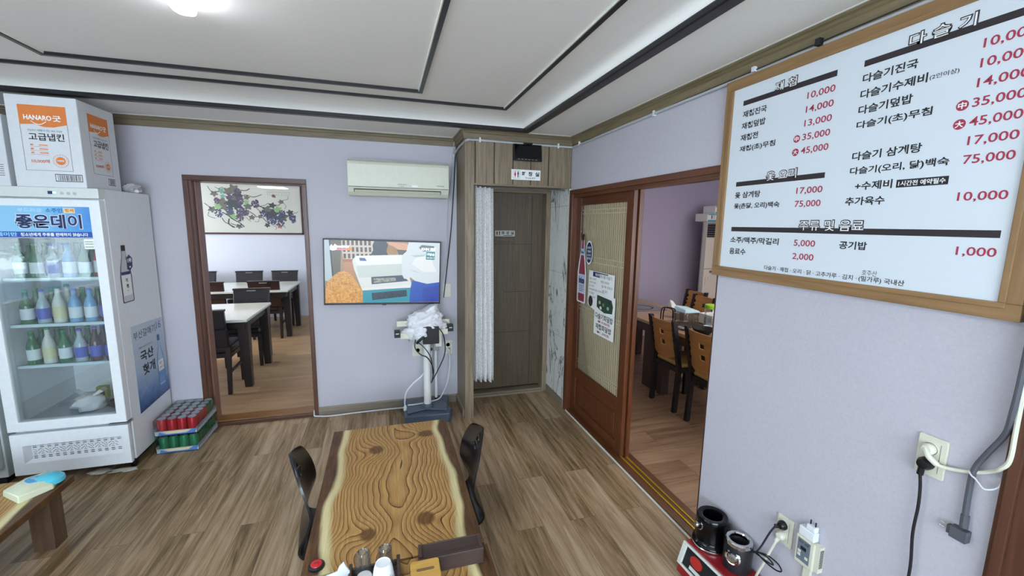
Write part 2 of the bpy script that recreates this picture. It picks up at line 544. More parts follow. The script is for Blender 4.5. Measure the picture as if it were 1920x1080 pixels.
    def build(s, name, parent=None, org=None, bevel=0.0, seg=2, angle=35, kind=None):
        me = bpy.data.meshes.new(name)
        o = bpy.data.objects.new(name, me)
        base_o = ORG[parent] if parent else Vector((0, 0, 0))
        w = Vector(org) if org is not None else (base_o if parent else Vector((0, 0, 0)))
        me.from_pydata([v - w for v in s.v], [], s.f)
        for m in s.mats: me.materials.append(m)
        me.polygons.foreach_set('material_index', s.m)
        me.polygons.foreach_set('use_smooth', s.sm)
        me.update()
        if any(s.sm):
            bm = bmesh.new(); bm.from_mesh(me)
            bmesh.ops.remove_doubles(bm, verts=bm.verts, dist=1e-6)
            bm.to_mesh(me); bm.free()
            me.set_sharp_from_angle(angle=math.radians(angle))
        if bevel:
            md = o.modifiers.new('bevel', 'BEVEL')
            md.width = bevel; md.segments = seg; md.limit_method = 'ANGLE'; md.angle_limit = math.radians(40)
            md.harden_normals = False
        COL.objects.link(o)
        o.location = w - base_o
        if parent: o.parent = parent
        ORG[o] = w
        if kind: o['kind'] = kind
        return o

def thing(name, label, cat, loc, group=None):
    o = bpy.data.objects.new(name, None)
    o.empty_display_size = 0.05
    COL.objects.link(o)
    o.location = loc
    ORG[o] = Vector(loc)
    o['label'] = label; o['category'] = cat
    if group: o['group'] = group
    return o
def tag(o, label, cat, group=None):
    o['label'] = label; o['category'] = cat
    if group: o['group'] = group
    return o
def dup(root, loc, rz=0.0, label=None, group=None):
    r = root.copy(); COL.objects.link(r)
    r.location = loc; r.rotation_euler = (0, 0, rz)
    if label: r['label'] = label
    if group: r['group'] = group
    def rec(a, b):
        for ch in list(a.children):
            c = ch.copy(); COL.objects.link(c); c.parent = b
            rec(ch, c)
    rec(root, r)
    return r
def sweep(mb, path, prof, m):
    """profile [(out, z)] swept along an XY polyline; out is to the LEFT of travel; mitred corners"""
    P = [Vector((p[0], p[1])) for p in path]
    n = len(prof); i0 = len(mb.v); k = mb.mi(m)
    for j, p in enumerate(P):
        ds = []
        if j > 0: ds.append((P[j] - P[j - 1]).normalized())
        if j < len(P) - 1: ds.append((P[j + 1] - P[j]).normalized())
        ns = [Vector((-d.y, d.x)) for d in ds]
        if len(ns) == 2:
            b = (ns[0] + ns[1]); b = b / max(1e-6, b.length_squared) * 2
        else: b = ns[0]
        for o, z in prof:
            mb.v.append(Vector((p.x + b.x * o, p.y + b.y * o, z)))
    for j in range(len(P) - 1):
        for a in range(n):
            b2 = (a + 1) % n
            mb.f.append([i0 + j * n + a, i0 + j * n + b2, i0 + (j + 1) * n + b2, i0 + (j + 1) * n + a]); mb.m.append(k); mb.sm.append(False)
    mb.f.append([i0 + a for a in range(n)]); mb.m.append(k); mb.sm.append(False)
    j = len(P) - 1
    mb.f.append([i0 + j * n + a for a in reversed(range(n))]); mb.m.append(k); mb.sm.append(False)
def S(name, mb, **kw):
    return mb.build(name, kind='structure', **kw)

# ------------------------------------------------------------------ shared materials
XR, YT, YF, YA, ZC = 1.568, 3.873, 3.463, 3.912, 2.434
m_wall = wallpaper('lavender_wallpaper', '#b8b6bf', '#c7c4cb')
m_wall2 = wallpaper('lilac_wallpaper', '#b3abc3', '#c2bbd0')
m_pale = wallpaper('pale_wallpaper', '#c6cbd6', '#d4d8e0')
m_ceil = wallpaper('white_ceiling_paper', '#eaeae5', '#f2f2ee')
m_black = mat('black_moulding', '#17151a', 0.35)
m_caulk_hl = mat('white_caulk_and_highlight', '#e4e4da', 0.6)
m_floor = planks('weathered_oak_vinyl', [(0.32, '#463626'), (0.42, '#76603f'), (0.51, '#9a8062'), (0.62, '#b39c80'), (0.82, '#c6b49d')], '#5d4a37')
m_floor2 = planks('pale_oak_vinyl', [(0.30, '#8a6c4c'), (0.45, '#a98b68'), (0.6, '#b99c78'), (0.85, '#c6ab88')], '#8a6c4c', along='X', width=0.2, grain=0.6)
m_floor3 = planks('tan_oak_vinyl', [(0.30, '#6f533b'), (0.45, '#9a7a5e'), (0.6, '#b29476'), (0.85, '#c3a88b')], '#644a35', along='X', width=0.22, grain=0.8)
m_greywood = wood('grey_oak_laminate', '#998870', '#605240', axis=2, scale=3.0, stretch=22, rough=0.5)
m_greywood_h = wood('grey_oak_laminate_flat', '#93836c', '#6b5d4a', axis=0, scale=3.0, stretch=22, rough=0.5)
m_greywood_y = wood('grey_oak_laminate_side', '#8f806a', '#6b5d4a', axis=1, scale=3.0, stretch=22, rough=0.5)
m_base_x = wood('grey_oak_skirting', '#958a7a', '#746a5d', axis=0, scale=3.0, stretch=20)
m_base_y = wood('grey_oak_skirting_side', '#958a7a', '#746a5d', axis=1, scale=3.0, stretch=20)
m_doorwood = wood('varnished_brown_wood', '#6d3d20', '#4a2613', axis=2, scale=3.0, stretch=16, rough=0.32)
m_doorwood_y = wood('varnished_brown_wood_side', '#6d3d20', '#4a2613', axis=1, scale=3.0, stretch=16, rough=0.32)
m_frame = wood('dark_brown_casing', '#663f2e', '#44281b', axis=2, scale=3.0, stretch=14, rough=0.35)
m_frame_x = wood('dark_brown_casing_flat', '#5c3828', '#3d2317', axis=0, scale=3.0, stretch=14, rough=0.35)
m_sill = wood('ochre_door_sill', '#8d6230', '#6d4720', axis=0, scale=3.0, stretch=16, rough=0.35)
m_sill_y = wood('brown_rail_sill', '#6c4527', '#4b2d18', axis=1, scale=3.0, stretch=16, rough=0.35)
m_brass = mat('brass_rail', '#d8ad2e', 0.3, 0.7)
m_white = mat('white_enamel', '#e6eaec', 0.28)
m_ivory = mat('ivory_plastic', '#d9d7c4', 0.4)
m_offwhite = mat('off_white_plastic', '#dedfdb', 0.4)
m_blackp = mat('black_plastic', '#141416', 0.35)
m_dark = mat('matte_black', '#0b0b0c', 0.7)
m_chrome = mat('chrome', '#d8d8da', 0.08, 1.0)
m_steel = mat('grey_metal', '#8d9092', 0.35, 0.6)
m_pwhite = mat('print_white', '#f2f4f2', 0.6)
m_pblack = mat('print_black', '#1c1a1c', 0.6)
m_pred = mat('print_red', '#a8324a', 0.6)
m_pnavy = mat('print_navy', '#1b2a5c', 0.5)

# ------------------------------------------------------------------ THE SETTING
XL, YN = -3.25, -2.6
mb = MB(); mb.box(XL - .15, XR + 0.0, YN - .15, YT + .02, -0.1, 0, m_floor)
mb.box(0.70, XR, YT + .02, 4.06, -0.1, 0, m_floor); S('floor', mb)
mb = MB(); mb.box(-5.6, 0.55, YT + .02, 8.45, -0.1, 0, m_floor2); S('floor_left_room', mb)
mb = MB(); mb.box(XR, 5.4, 0.3, 5.75, -0.1, 0, m_floor3); S('floor_right_room', mb)

# back wall with the left doorway
DX0, DX1, DZ = -1.444, -0.591, 2.029
mb = MB()
mb.box(XL - .15, DX0 + .03, YT, YT + .13, 0, 2.6, m_wall)
mb.box(DX1 - .03, 0.66, YT, YT + .13, 0, 2.6, m_wall)
mb.box(DX0 + .03, DX1 - .03, YT, YT + .13, DZ - .03, 2.6, m_wall)
S('wall_back', mb)
# door casing
mb = MB()
y0 = YT - 0.014
mb.box(DX0, DX0 + .034, y0, YT + .0, 0, DZ - .038, m_frame); mb.box(DX1 - .03, DX1, y0, YT, 0, DZ - .038, m_frame)
mb.box(DX0, DX1, y0, YT, DZ - .038, DZ, m_frame_x)
for x0, x1, t in ((DX0 + .034, DX0 + .052, .0), (DX0 + .03, DX0 + .036, .0)):
    mb.box(x0, x1, YT + .0, YT + .15, 0, DZ - .03, m_frame)
mb.box(DX0 + .05, DX0 + .064, YT + .05, YT + .15, 0, DZ - .03, mat('brown_jamb', '#7d5645', 0.4))
mb.box(DX1 - .036, DX1 - .028, YT, YT + .15, 0, DZ - .03, m_frame)
mb.box(DX0 + .03, DX1 - .03, YT, YT + .15, DZ - .044, DZ - .03, m_frame_x)
mb.box(DX0 + .034, DX1 - .03, YT - .012, YT + .02, 0, 0.028, m_frame_x)
mb.box(DX0 + .034, DX1 - .03, YT + .018, YT + .15, 0, 0.034, m_sill)
S('door_1', mb, bevel=0.003)

# partition post, header panel and toilet alcove
mb = MB()
mb.box(0.637, 0.712, YF, YT + .15, 0, ZC + .1, m_greywood)
mb.box(0.560, 0.712, YT + .13, 4.3, 0, ZC + .1, m_greywood)
S('wall_partition', mb, bevel=0.002)
mb = MB(); g = 0.010
mb.box(0.712, XR, YF + .006, YF + .05, 2.02, ZC + .1, mat('groove_brown', '#3a3128', 0.6))
xs = [0.712, 0.722, 0.880, 1.040, 1.195, 1.355, XR]
mb.box(0.712, 0.722 - g / 2, YF, YF + .02, 2.013, ZC + .1, m_greywood)
for a, b in zip(xs[1:-1], xs[2:]):
    mb.box(a + g / 2, b - g / 2, YF, YF + .02, 2.022, ZC + .1, m_greywood)
mb.box(0.712, XR, YF - .004, YF + .03, 2.006, 2.022, m_greywood_h)
S('wall_header', mb, bevel=0.0015)
mb = MB()
mb.box(0.700, XR, YF + .05, 4.3, 2.12, 2.3, m_greywood_h)          # lowered alcove ceiling
S('ceiling_alcove', mb)
mb = MB()
mb.box(1.512, XR, YA - .012, YA + .11, 0, 2.12, m_greywood)
mb.box(0.712, 0.80, YA - .012, YA + .11, 0, 2.12, m_greywood)
mb.box(0.80, 1.512, YA - .012, YA + .11, 1.99, 2.12, m_greywood_h)
mb.box(0.712, 1.512, YA - .02, YA + .0, 0, 0.020, m_base_x)
mb.box(0.712, 1.512, YA + .0, YA + .11, 0, 0.035, m_greywood_h)
S('trim_door_frame', mb, bevel=0.002)
door = MB()
door.box(0.80, 1.512, YA + .085, YA + .12, 0.05, 1.99, wood('dark_oak_door', '#655641', '#4a3e2f', axis=2, scale=3, stretch=20))
door.box(0.76, 1.55, YA + .13, YA + .18, 0.0, 2.1, m_dark)
md = MATS['dark_oak_door']; mg = MATS['groove_brown']
for z in (0.62, 1.03, 1.50):
    door.box(0.83, 1.40, YA + .083, YA + .0855, z, z + .006, mg)
door.box(1.40, 1.406, YA + .083, YA + .0855, 0.06, 1.98, mg)
d2 = S('door_2', door)
mb = MB(); mb.box(1.02, 1.22, YA + .078, YA + .086, 1.52, 1.57, md)
mb.box(1.03, 1.21, YA + .076, YA + .08, 1.528, 1.562, md)
mb.box(0.95, 1.12, YA + .078, YA + .086, 1.03, 1.052, md); mb.build('door_handle', d2, bevel=0.002)

# right wall, marble cladding, sliding-door opening
mb = MB()
TW = 0.13
mb.box(XR, XR + TW, 3.45, 5.75, 0, 2.6, m_wall)
mb.box(XR, XR + TW, 1.70, 3.45, 1.992, 2.6, m_wall)
mb.box(XR, XR + TW, 0.60, 1.695, 0, 2.6, m_wall)
mb.box(XR, XR + TW, -0.40, 0.60, 2.05, 2.6, m_wall)
mb.box(XR, XR + TW, YN - .15, -0.40, 0, 2.6, m_wall)
S('wall_right', mb)
mb = MB()
mb.box(XR - .008, XR, 3.478, YA - .012, 0.08, 2.02, marble('veined_marble_tile'))
mb.box(XR - .0085, XR - .0075, 3.478, 3.9, 0.655, 0.658, m_steel)
mb.box(XR - .0085, XR - .0075, 3.478, 3.9, 1.255, 1.258, m_steel)
mb.box(XR - .0085, XR - .0075, 3.478, 3.9, 1.86, 1.863, m_steel)
mb.box(XR - .011, XR, 3.465, 3.478, 0, 2.013, m_caulk_hl)
S('wall_marble', mb)

# right doorway frame
mb = MB()
xj = XR - .012
mb.box(xj, XR + TW + .012, 3.405, 3.463, 0, 1.992, m_doorwood)
mb.box(xj, XR + TW + .012, 1.70, 3.41, 1.955, 1.992, m_doorwood_y)
mb.box(xj + .012, XR + TW, 1.70, 3.41, 1.940, 1.957, m_doorwood_y)
mb.box(XR + .0, XR + .03, 1.70, 3.41, 1.928, 1.945, m_doorwood_y)
mb.box(XR + .0, XR + TW, 1.690, 1.702, 0, 1.95, m_frame)
mb.box(XR - .004, XR + TW + .015, 1.70, 3.41, 0, 0.022, m_sill_y)
mb.box(XR - .010, XR - .004, 1.70, 3.46, 0, 0.014, m_caulk_hl)
for x in (1.618, 1.656):
    mb.box(x - .005, x + .005, 1.70, 3.40, .022, .028, m_brass)
S('door_3', mb, bevel=0.002)
# third door casing at the right edge of the picture
mb = MB()
mb.box(XR - .018, XR + .0, 0.545, 0.62, 0, 2.06, m_frame); mb.box(XR - .026, XR, 0.585, 0.61, 0, 2.06, m_frame)
mb.box(XR, XR + TW, 0.555, 0.601, 0, 2.05, m_frame)
mb.box(XR - .018, XR, -0.42, 0.62, 2.0, 2.06, m_frame)
mb.box(XR - .018, XR, -0.45, -0.38, 0, 2.06, m_frame)
mb.box(XR + .05, XR + .09, -0.42, 0.56, 0, 2.05, m_frame)
S('door_4', mb, bevel=0.003)

# left and front walls with windows
WY0, WY1, WZ0, WZ1 = -1.7, 2.15, 0.87, 2.12
mb = MB()
mb.box(XL - .15, XL, YN, WY0, 0, 2.6, m_pale); mb.box(XL - .15, XL, WY1, YT, 0, 2.6, m_pale)
mb.box(XL - .15, XL, WY0, WY1, 0, WZ0, m_pale); mb.box(XL - .15, XL, WY0, WY1, WZ1, 2.6, m_pale)
S('wall_left', mb)
def window(name, fr, w, h, nb, mull):
    mb = MB()
    t = .05
    for a, b, c, d in ((0, w, 0, t), (0, w, h - t, h), (0, t, 0, h), (w - t, w, 0, h)):
        mb.fbox(fr, a, b, c, d, -.06, .02, mull)
    for k in range(1, nb):
        mb.fbox(fr, w * k / nb - .03, w * k / nb + .03, 0, h, -.05, .01, mull)
    o = S(name, mb, bevel=.003)
    mb = MB(); mb.fbox(fr, t, w - t, t, h - t, -.03, -.026, glass('window_glass', '#fcfdfc', 0.04)); mb.build('window_pane', o)
window('window_1', FL(XL - .05, WY0, WZ0), WY1 - WY0, WZ1 - WZ0, 4, m_offwhite)
mb = MB()
FW0, FW1, FZ0, FZ1 = -2.4, 1.2, 0.55, 2.2
mb.box(XL, FW0, YN - .15, YN, 0, 2.6, m_pale); mb.box(FW1, XR, YN - .15, YN, 0, 2.6, m_pale)
mb.box(FW0, FW1, YN - .15, YN, 0, FZ0, m_pale); mb.box(FW0, FW1, YN - .15, YN, FZ1, 2.6, m_pale)
S('wall_front', mb)
window('window_2', Frame((FW1, YN - .05, FZ0), (-1, 0, 0), (0, 0, 1), (0, 1, 0)), FW1 - FW0, FZ1 - FZ0, 3, m_offwhite)

# ceiling: dropped border, cove, raised field, black mouldings
ZU = 2.50
CX0, CX1, CY0, CY1 = -2.95, 1.09, -1.9, 3.33
mb = MB()
mb.box(XL - .15, CX0, YN - .15, 4.3, ZC, ZC + .16, m_ceil); mb.box(CX1, XR + .02, YN - .15, YT + .02, ZC, ZC + .16, m_ceil)
mb.box(CX0, CX1, YN - .15, CY0, ZC, ZC + .16, m_ceil); mb.box(CX0, CX1, CY1, YT + .02, ZC, ZC + .16, m_ceil)
S('ceiling_border', mb)
mb = MB(); w = 0.125
ring = [((CX0, CY0), (CX0 + w, CY0 + w)), ((CX1, CY0), (CX1 - w, CY0 + w)), ((CX1, CY1), (CX1 - w, CY1 - 1.6 * w)), ((CX0, CY1), (CX0 + w, CY1 - 1.6 * w))]
steps = [(0, 0.0), (0.10, 0.42), (0.32, 0.74), (0.62, 0.93), (1, 1.0)]
for k in range(4):
    (a0, a1), (b0, b1) = ring[k], ring[(k + 1) % 4]
    for (t0, h0), (t1, h1) in zip(steps[:-1], steps[1:]):
        L2 = lambda p, q, t, h: (p[0] + (q[0] - p[0]) * t, p[1] + (q[1] - p[1]) * t, ZC + (ZU - ZC) * h)
        mb.face([L2(a0, a1, t0, h0), L2(a0, a1, t1, h1), L2(b0, b1, t1, h1), L2(b0, b1, t0, h0)], m_ceil, True)
mb.box(CX0, CX1, CY0, CY1, ZU, ZU + .1, m_ceil)
S('ceiling', mb, angle=50)
def ring_trim(x0, x1, y0, y1, z, wd, h, name):
    mb = MB()
    mb.box(x0 - wd, x1 + wd, y1, y1 + wd, z - h, z + .004, m_black); mb.box(x0 - wd, x1 + wd, y0 - wd, y0, z - h, z + .004, m_black)
    mb.box(x0 - wd, x0, y0, y1, z - h, z + .004, m_black); mb.box(x1, x1 + wd, y0, y1, z - h, z + .004, m_black)
    e = .004
    mb.box(x0, x0 + e, y0, y1, z - h * .7, z + .002, m_caulk_hl); mb.box(x1 - e, x1, y0, y1, z - h * .7, z + .002, m_caulk_hl)  # pale strips drawn as the highlight on the side trims' inner edges
    return S(name, mb)
ring_trim(-2.62, 0.830, -1.55, 3.0, ZU, .022, .015, 'trim_1')
ring_trim(-1.572, 0.232, -1.2, 2.795, ZU, .022, .016, 'trim_2')
mb = MB(); wd = .05
for x0, x1, y0, y1 in ((CX0 - wd, CX1 + wd, CY1 - .008, CY1 + wd), (CX0 - wd, CX1 + wd, CY0 - wd, CY0), (CX0 - wd, CX0, CY0, CY1), (CX1 - .01, CX1 + wd, CY0, CY1)):
    mb.box(x0, x1, y0, y1, ZC - .016, ZC + .012, m_black)
S('trim_3', mb, bevel=.006)
# crown moulding and skirting
crown = [(0, 2.362), (0, ZC), (.034, ZC), (.034, ZC - .012), (.026, ZC - .016), (.026, ZC - .026), (.018, ZC - .032), (.010, ZC - .055), (.010, 2.362)]
mc = wood('olive_crown_moulding', '#83755b', '#5f5441', axis=0, scale=2.0, stretch=18)
mc_y = wood('olive_crown_moulding_side', '#8a7c5c', '#665a42', axis=1, scale=2.0, stretch=18)
def rev(p): return list(reversed(p))
mb = MB(); sweep(mb, rev([(XL, YT), (0.637, YT), (0.637, YF), (XR, YF)]), crown, mc)
sweep(mb, rev([(XL, YT), (0.637, YT), (0.637, YF), (XR, YF)]), [(.030, ZC - .003), (.030, ZC + .001), (.041, ZC + .001), (.041, ZC - .003)], m_caulk_hl); S('trim_4', mb)
mb = MB(); sweep(mb, rev([(XR, YF), (XR, YN)]), crown, mc_y)
sweep(mb, rev([(XR, YF - .03), (XR, YN)]), [(.030, ZC - .003), (.030, ZC + .001), (.041, ZC + .001), (.041, ZC - .003)], m_caulk_hl); S('trim_5', mb)
skirt = [(0, 0), (0, .078), (.010, .078), (.014, .07), (.014, 0)]
mb = MB(); sweep(mb, rev([(DX1, YT), (0.637, YT)]), skirt, m_base_x)
sweep(mb, rev([(XL, YT), (DX0, YT)]), skirt, m_base_x)
S('baseboard_back', mb)
mb = MB(); sweep(mb, rev([(0.637, YT), (0.637, YF + .04)]), skirt, m_base_y); S('baseboard_partition', mb)
mb = MB(); sweep(mb, rev([(XR, YA - .02), (XR, 3.468)]), skirt, m_base_y); S('baseboard_right', mb)

# ------------------------------------------------------------------ the two further rooms
mb = MB(); mb.box(-5.6, 0.55, 8.3, 8.45, 0, 2.7, m_pale); S('wall_left_room_back', mb)
mb = MB(); mb.box(0.42, 0.55, 4.3, 8.3, 0, 2.7, m_pale); S('wall_left_room_right', mb)
mb = MB(); mb.box(-5.75, -5.6, 3.9, 8.45, 0, 2.7, m_pale); S('wall_left_room_left', mb)
mb = MB(); mb.box(-5.6, -3.4, 3.873, 4.003, 0, 2.7, m_pale); S('wall_left_room_front', mb)
mb = MB(); mb.box(-5.75, 0.56, 4.003, 8.45, 2.5, 2.6, m_ceil); S('ceiling_left_room', mb)
mb = MB(); mb.box(XR + TW, 5.4, 5.6, 5.75, 0, 2.7, m_wall2); S('wall_right_room_back', mb)
mb = MB(); mb.box(5.25, 5.4, 0.3, 5.6, 0, 2.7, m_wall2); S('wall_right_room_right', mb)
mb = MB(); mb.box(XR + TW, 5.4, 0.3, 0.42, 0, 2.7, m_wall2); S('wall_right_room_front', mb)
mb = MB(); mb.box(XR + .02, 5.4, 0.3, 5.75, 2.5, 2.6, m_ceil); S('ceiling_right_room', mb)

# ------------------------------------------------------------------ MENU BOARD on the right wall
m_oak = wood('oak_picture_frame', '#9c7a50', '#7c5d3a', axis=1, scale=3.0, stretch=18)
m_oak_z = wood('oak_picture_frame_upright', '#9c7a50', '#7c5d3a', axis=2, scale=3.0, stretch=18)
MY, MZ0, MZ1, MW = 1.708, 1.466, 2.352, 1.070
menu = thing('menu_board', 'large white menu board in oak frame with black and red prices on right wall', 'menu board', (XR, MY - MW / 2, MZ0))
mb = MB(); fr = FR(XR, MY, 0)
for u0, u1, v0, v1, mm in ((0, MW, MZ0, MZ0 + .044, m_oak), (0, MW, MZ1 - .044, MZ1, m_oak), (0, .044, MZ0 + .044, MZ1 - .044, m_oak_z), (MW - .044, MW, MZ0 + .044, MZ1 - .044, m_oak_z)):
    mb.fbox(fr, u0, u1, v0, v1, 0, .028, mm)
for u0, u1, v0, v1, mm in ((.03, MW - .03, MZ0 + .03, MZ0 + .046, m_oak), (.03, MW - .03, MZ1 - .046, MZ1 - .03, m_oak), (.03, .046, MZ0 + .046, MZ1 - .046, m_oak_z), (MW - .046, MW - .03, MZ0 + .046, MZ1 - .046, m_oak_z)):
    mb.fbox(fr, u0, u1, v0, v1, 0, .032, mm)
mb.build('frame', menu, bevel=.002)
mb = MB(); mb.fbox(fr, .04, MW - .04, MZ0 + .04, MZ1 - .04, 0, .024, mat('menu_panel_white', '#d8e0e6', 0.5, vary=.01)); mb.build('panel', menu)
PF = FR(XR - .024, MY, 0)
mbk, mbar = MB(), MB()
ROW = [2.176, 2.126, 2.076, 2.026, 1.976, 1.926, 1.876, 1.826, 1.776, 1.626, 1.574]
def kor(s, r, u0, u1, h=.028, uvz=None):
    MB().text(s, PF, u0, ROW[r], u1, ROW[r] + h, m_pblack, bold=.024).build('dish_name', menu)
kor('재첩진국', 0, .105, .229); kor('재첩덮밥', 1, .104, .229); kor('재첩전', 2, .104, .197); kor('재첩(초)무침', 3, .104, .287)
kor('옻 삼계탕', 7, .102, .239); kor('옻(촌닭, 오리)백숙', 8, .102, .337); kor('소주/맥주/막걸리', 9, .098, .352); kor('음료수', 10, .098, .191); kor('공기밥', 9, .595, .686)
kor('다슬기 삼계탕', 5, .601, .800); kor('다슬기(오리, 닭)백숙', 6, .600, .871); kor('+수제비', 7, .623, .735); kor('추가육수', 8, .597, .720)
kor('다슬기진국', 0, .603, .758); kor('다슬기수제비', 1, .602, .788); kor('다슬기덮밥', 2, .602, .757); kor('다슬기(초)무침', 3, .602, .812)
MB().text('(2인이상)', PF, .793, 2.128, .861, 2.144, m_pblack, bold=.01).build('dish_note', menu)
for s, r, u0, u1 in (('10,000', 0, .408, .513), ('14,000', 1, .408, .513), ('13,000', 2, .408, .513), ('35,000', 3, .406, .513), ('45,000', 4, .406, .513), ('17,000', 7, .406, .510), ('75,000', 8, .405, .509),
                     ('5,000', 9, .420, .507), ('2,000', 10, .420, .507), ('10,000', 0, .904, 1.005), ('10,000', 1, .904, 1.005), ('14,000', 2, .904, 1.005), ('35,000', 3, .901, 1.005), ('45,000', 4, .901, 1.005),
                     ('17,000', 5, .904, 1.005), ('75,000', 6, .901, 1.005), ('10,000', 8, .902, 1.005), ('1,000', 9, .919, 1.003)):
    MB().text(s, PF, u0, ROW[r] - .002, u1, ROW[r] + .026, m_pred, bold=.012).build('price', menu)
for s, u, r in (('中', .383, 3), ('大', .383, 4), ('中', .880, 3), ('大', .880, 4)):
    mrd = MB(); mrd.disc(PF, u, ROW[r] + .012, .014, .014, .0004, m_pred)
    mrd.text(s, PF, u - .0095, ROW[r] + .003, u + .0095, ROW[r] + .021, m_pwhite, bold=.03, d=.0012); mrd.build('size_mark', menu)
m_bar = mat('menu_bar_black', '#2b2326', 0.6)
for u0, u1, v0, v1 in ((.102, .513, 2.228, 2.249), (.102, .512, 1.879, 1.899), (.098, 1.004, 1.678, 1.698), (.602, 1.004, 2.228, 2.248)):
    MB().fbox(PF, u0, u1, v0, v1, 0, .0004, m_bar).build('heading_bar', menu)
for s, u0, v0, u1, v1 in (('재 첩', .258, 2.240, .360, 2.281), ('옻 요리', .259, 1.887, .402, 1.930), ('주류 및 음료', .432, 1.685, .672, 1.729), ('다 슬 기', .724, 2.240, .885, 2.281)):
    mhd = MB(); mhd.text(s, PF, u0, v0, u1, v1, m_bar, bold=.062, d=.0010)
    mhd.text(s, PF, u0 + .0035, v0 + .0035, u1 - .0035, v1 - .0035, m_pwhite, bold=.004, d=.0016); mhd.build('heading', menu)
mbar.fbox(PF, .746, .876, 1.826, 1.850, 0, .0004, m_pblack)
mbar.text('1시간전 예약필수', PF, .752, 1.830, .870, 1.846, m_pwhite, bold=.02, d=.001)
mbk.text('다슬기 · 재첩 · 오리 · 닭 · 고추가루 · 김치 ·', PF, .296, 1.521, .668, 1.539, m_pblack, bold=.012)
mbk.text('(밀가루) 국내산', PF, .674, 1.519, .808, 1.540, m_pblack, bold=.014)
mbk.text('호주산', PF, .682, 1.542, .728, 1.561, m_pblack, bold=-.002)
mbk.build('origin_note', menu); mbar.build('booking_note', menu)

# ------------------------------------------------------------------ BEVERAGE FRIDGE
FX0, FX1, FY0, FY1, FZ0_, FZT = -2.262, -1.655, 3.25, 3.845, 0.08, 1.872
fridge = thing('display_fridge', 'tall white glass door drinks fridge with blue advert header beside left doorway', 'fridge', (-1.96, 3.55, 0))
mb = MB()
t = .045; yd = FY0 + .055
mb.box(FX0, FX0 + t, yd, FY1, .08, FZT, m_white); mb.box(FX1 - t, FX1, yd, FY1, .08, FZT, m_white)
mb.box(FX0 + t, FX1 - t, FY1 - t, FY1, .08, FZT, m_white)
mb.box(FX0 + t, FX1 - t, yd, FY1 - t, FZT - .10, FZT, m_white); mb.box(FX0 + t, FX1 - t, yd, FY1 - t, .08, .40, m_white)
mb.box(FX0 + .02, FX1 - .02, yd - .01, yd + .02, .30, .40, m_white)
mb.build('body', fridge, bevel=.003)
mb = MB()
for x in (FX0 + .05, FX1 - .05):
    for y in (FY0 + .12, FY1 - .06):
        mb.lathe([(.02, 0), (.02, .012), (.012, .014), (.012, .08)], (x, y, 0), m_blackp, 12)
mb.box(FX0 + .03, FX1 - .03, FY0 + .10, FY1 - .03, .045, .08, m_dark); mb.build('foot', fridge)
FF = FB(FX0, FY0, 0); FWD = FX1 - FX0
mb = MB(); mb.fbox(FF, 0, FWD, 1.812, FZT, -.07, 0, mat('fridge_top_strip', '#d6dcd6', 0.35)); strip = mb.build('control_strip', fridge, bevel=.003)
mb = MB(); mb.fbox(FF, .365, .400, 1.832, 1.850, 0, .001, m_pnavy); mb.fbox(FF, .388, .402, 1.834, 1.848, .001, .0014, emit('display_glow', '#9fd0ff', 3.0)); mb.build('temperature_display', strip)
mb = MB()
for u in (.432, .462, .492):
    mb.lathe([(.009, 0), (.009, .0015), (.007, .002), (0, .002)], None, mat('grey_button', '#b9bdb6', .5), 14, Frame(FF.p(u, 1.838), FF.u, FF.v, FF.n))
mb.build('button', strip)
# lower front panel with pierced vent
mb = MB()
us = [0, .058, .565, FWD]; vs = [.08, .158, .272, .352]
mb.grid(us, vs, lambda i, j: not (i == 1 and j == 1), lambda u, v, d: FF.p(u, v, d - .03), .03, m_white, False)
lo = mb.build('lower_panel', fridge, bevel=.003)
mb = MB()
mb.hexa([FF.p(.058, .158, -.004), FF.p(.565, .158, -.004), FF.p(.565, .170, -.03), FF.p(.075, .170, -.03)],
        [FF.p(.058, .272, -.004), FF.p(.565, .272, -.004), FF.p(.565, .272, -.03), FF.p(.075, .272, -.03)], m_white)
mb = MB()
BK = lambda u, v: (u, v)
mb.face([FF.p(.058, .158, 0), FF.p(.565, .158, 0), FF.p(.565, .176, -.024), FF.p(.085, .176, -.024)], m_white)
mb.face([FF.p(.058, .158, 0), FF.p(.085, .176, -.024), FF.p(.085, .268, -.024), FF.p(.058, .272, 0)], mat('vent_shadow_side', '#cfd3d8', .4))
mb.face([FF.p(.085, .176, -.024), FF.p(.565, .176, -.024), FF.p(.565, .268, -.024), FF.p(.085, .268, -.024)], m_white)
mb.face([FF.p(.058, .272, 0), FF.p(.085, .268, -.024), FF.p(.565, .268, -.024), FF.p(.565, .272, 0)], m_white)
for k in range(13):
    u = .092 + k * .0365
    for v in (.264, .252, .192, .181):
        mb.fbox(FF, u, u + .019, v - .0045, v, -.025, -.0235, m_dark)
    if k < 12:
        for sg, (ua, va) in ((1, (u + .022, .206)), (-1, (u + .022, .226))):
            up = (k % 2 == 0)
            a = (ua, va if up else va + .012); b = (ua + .013, va + .012 if up else va)
            mb.flat(FF, [(a[0], a[1]), (a[0] + .004, a[1]), (b[0] + .004, b[1]), (b[0], b[1])], -.0235, m_dark)
        for du, dv in ((.004, .238), (.012, .232), (.004, .222), (.010, .214), (.016, .222), (.006, .205), (.014, .204)):
            mb.disc(FF, u + du, dv, .0026, .0026, -.0235, m_dark, 8)
mb.build('vent_grille', lo)
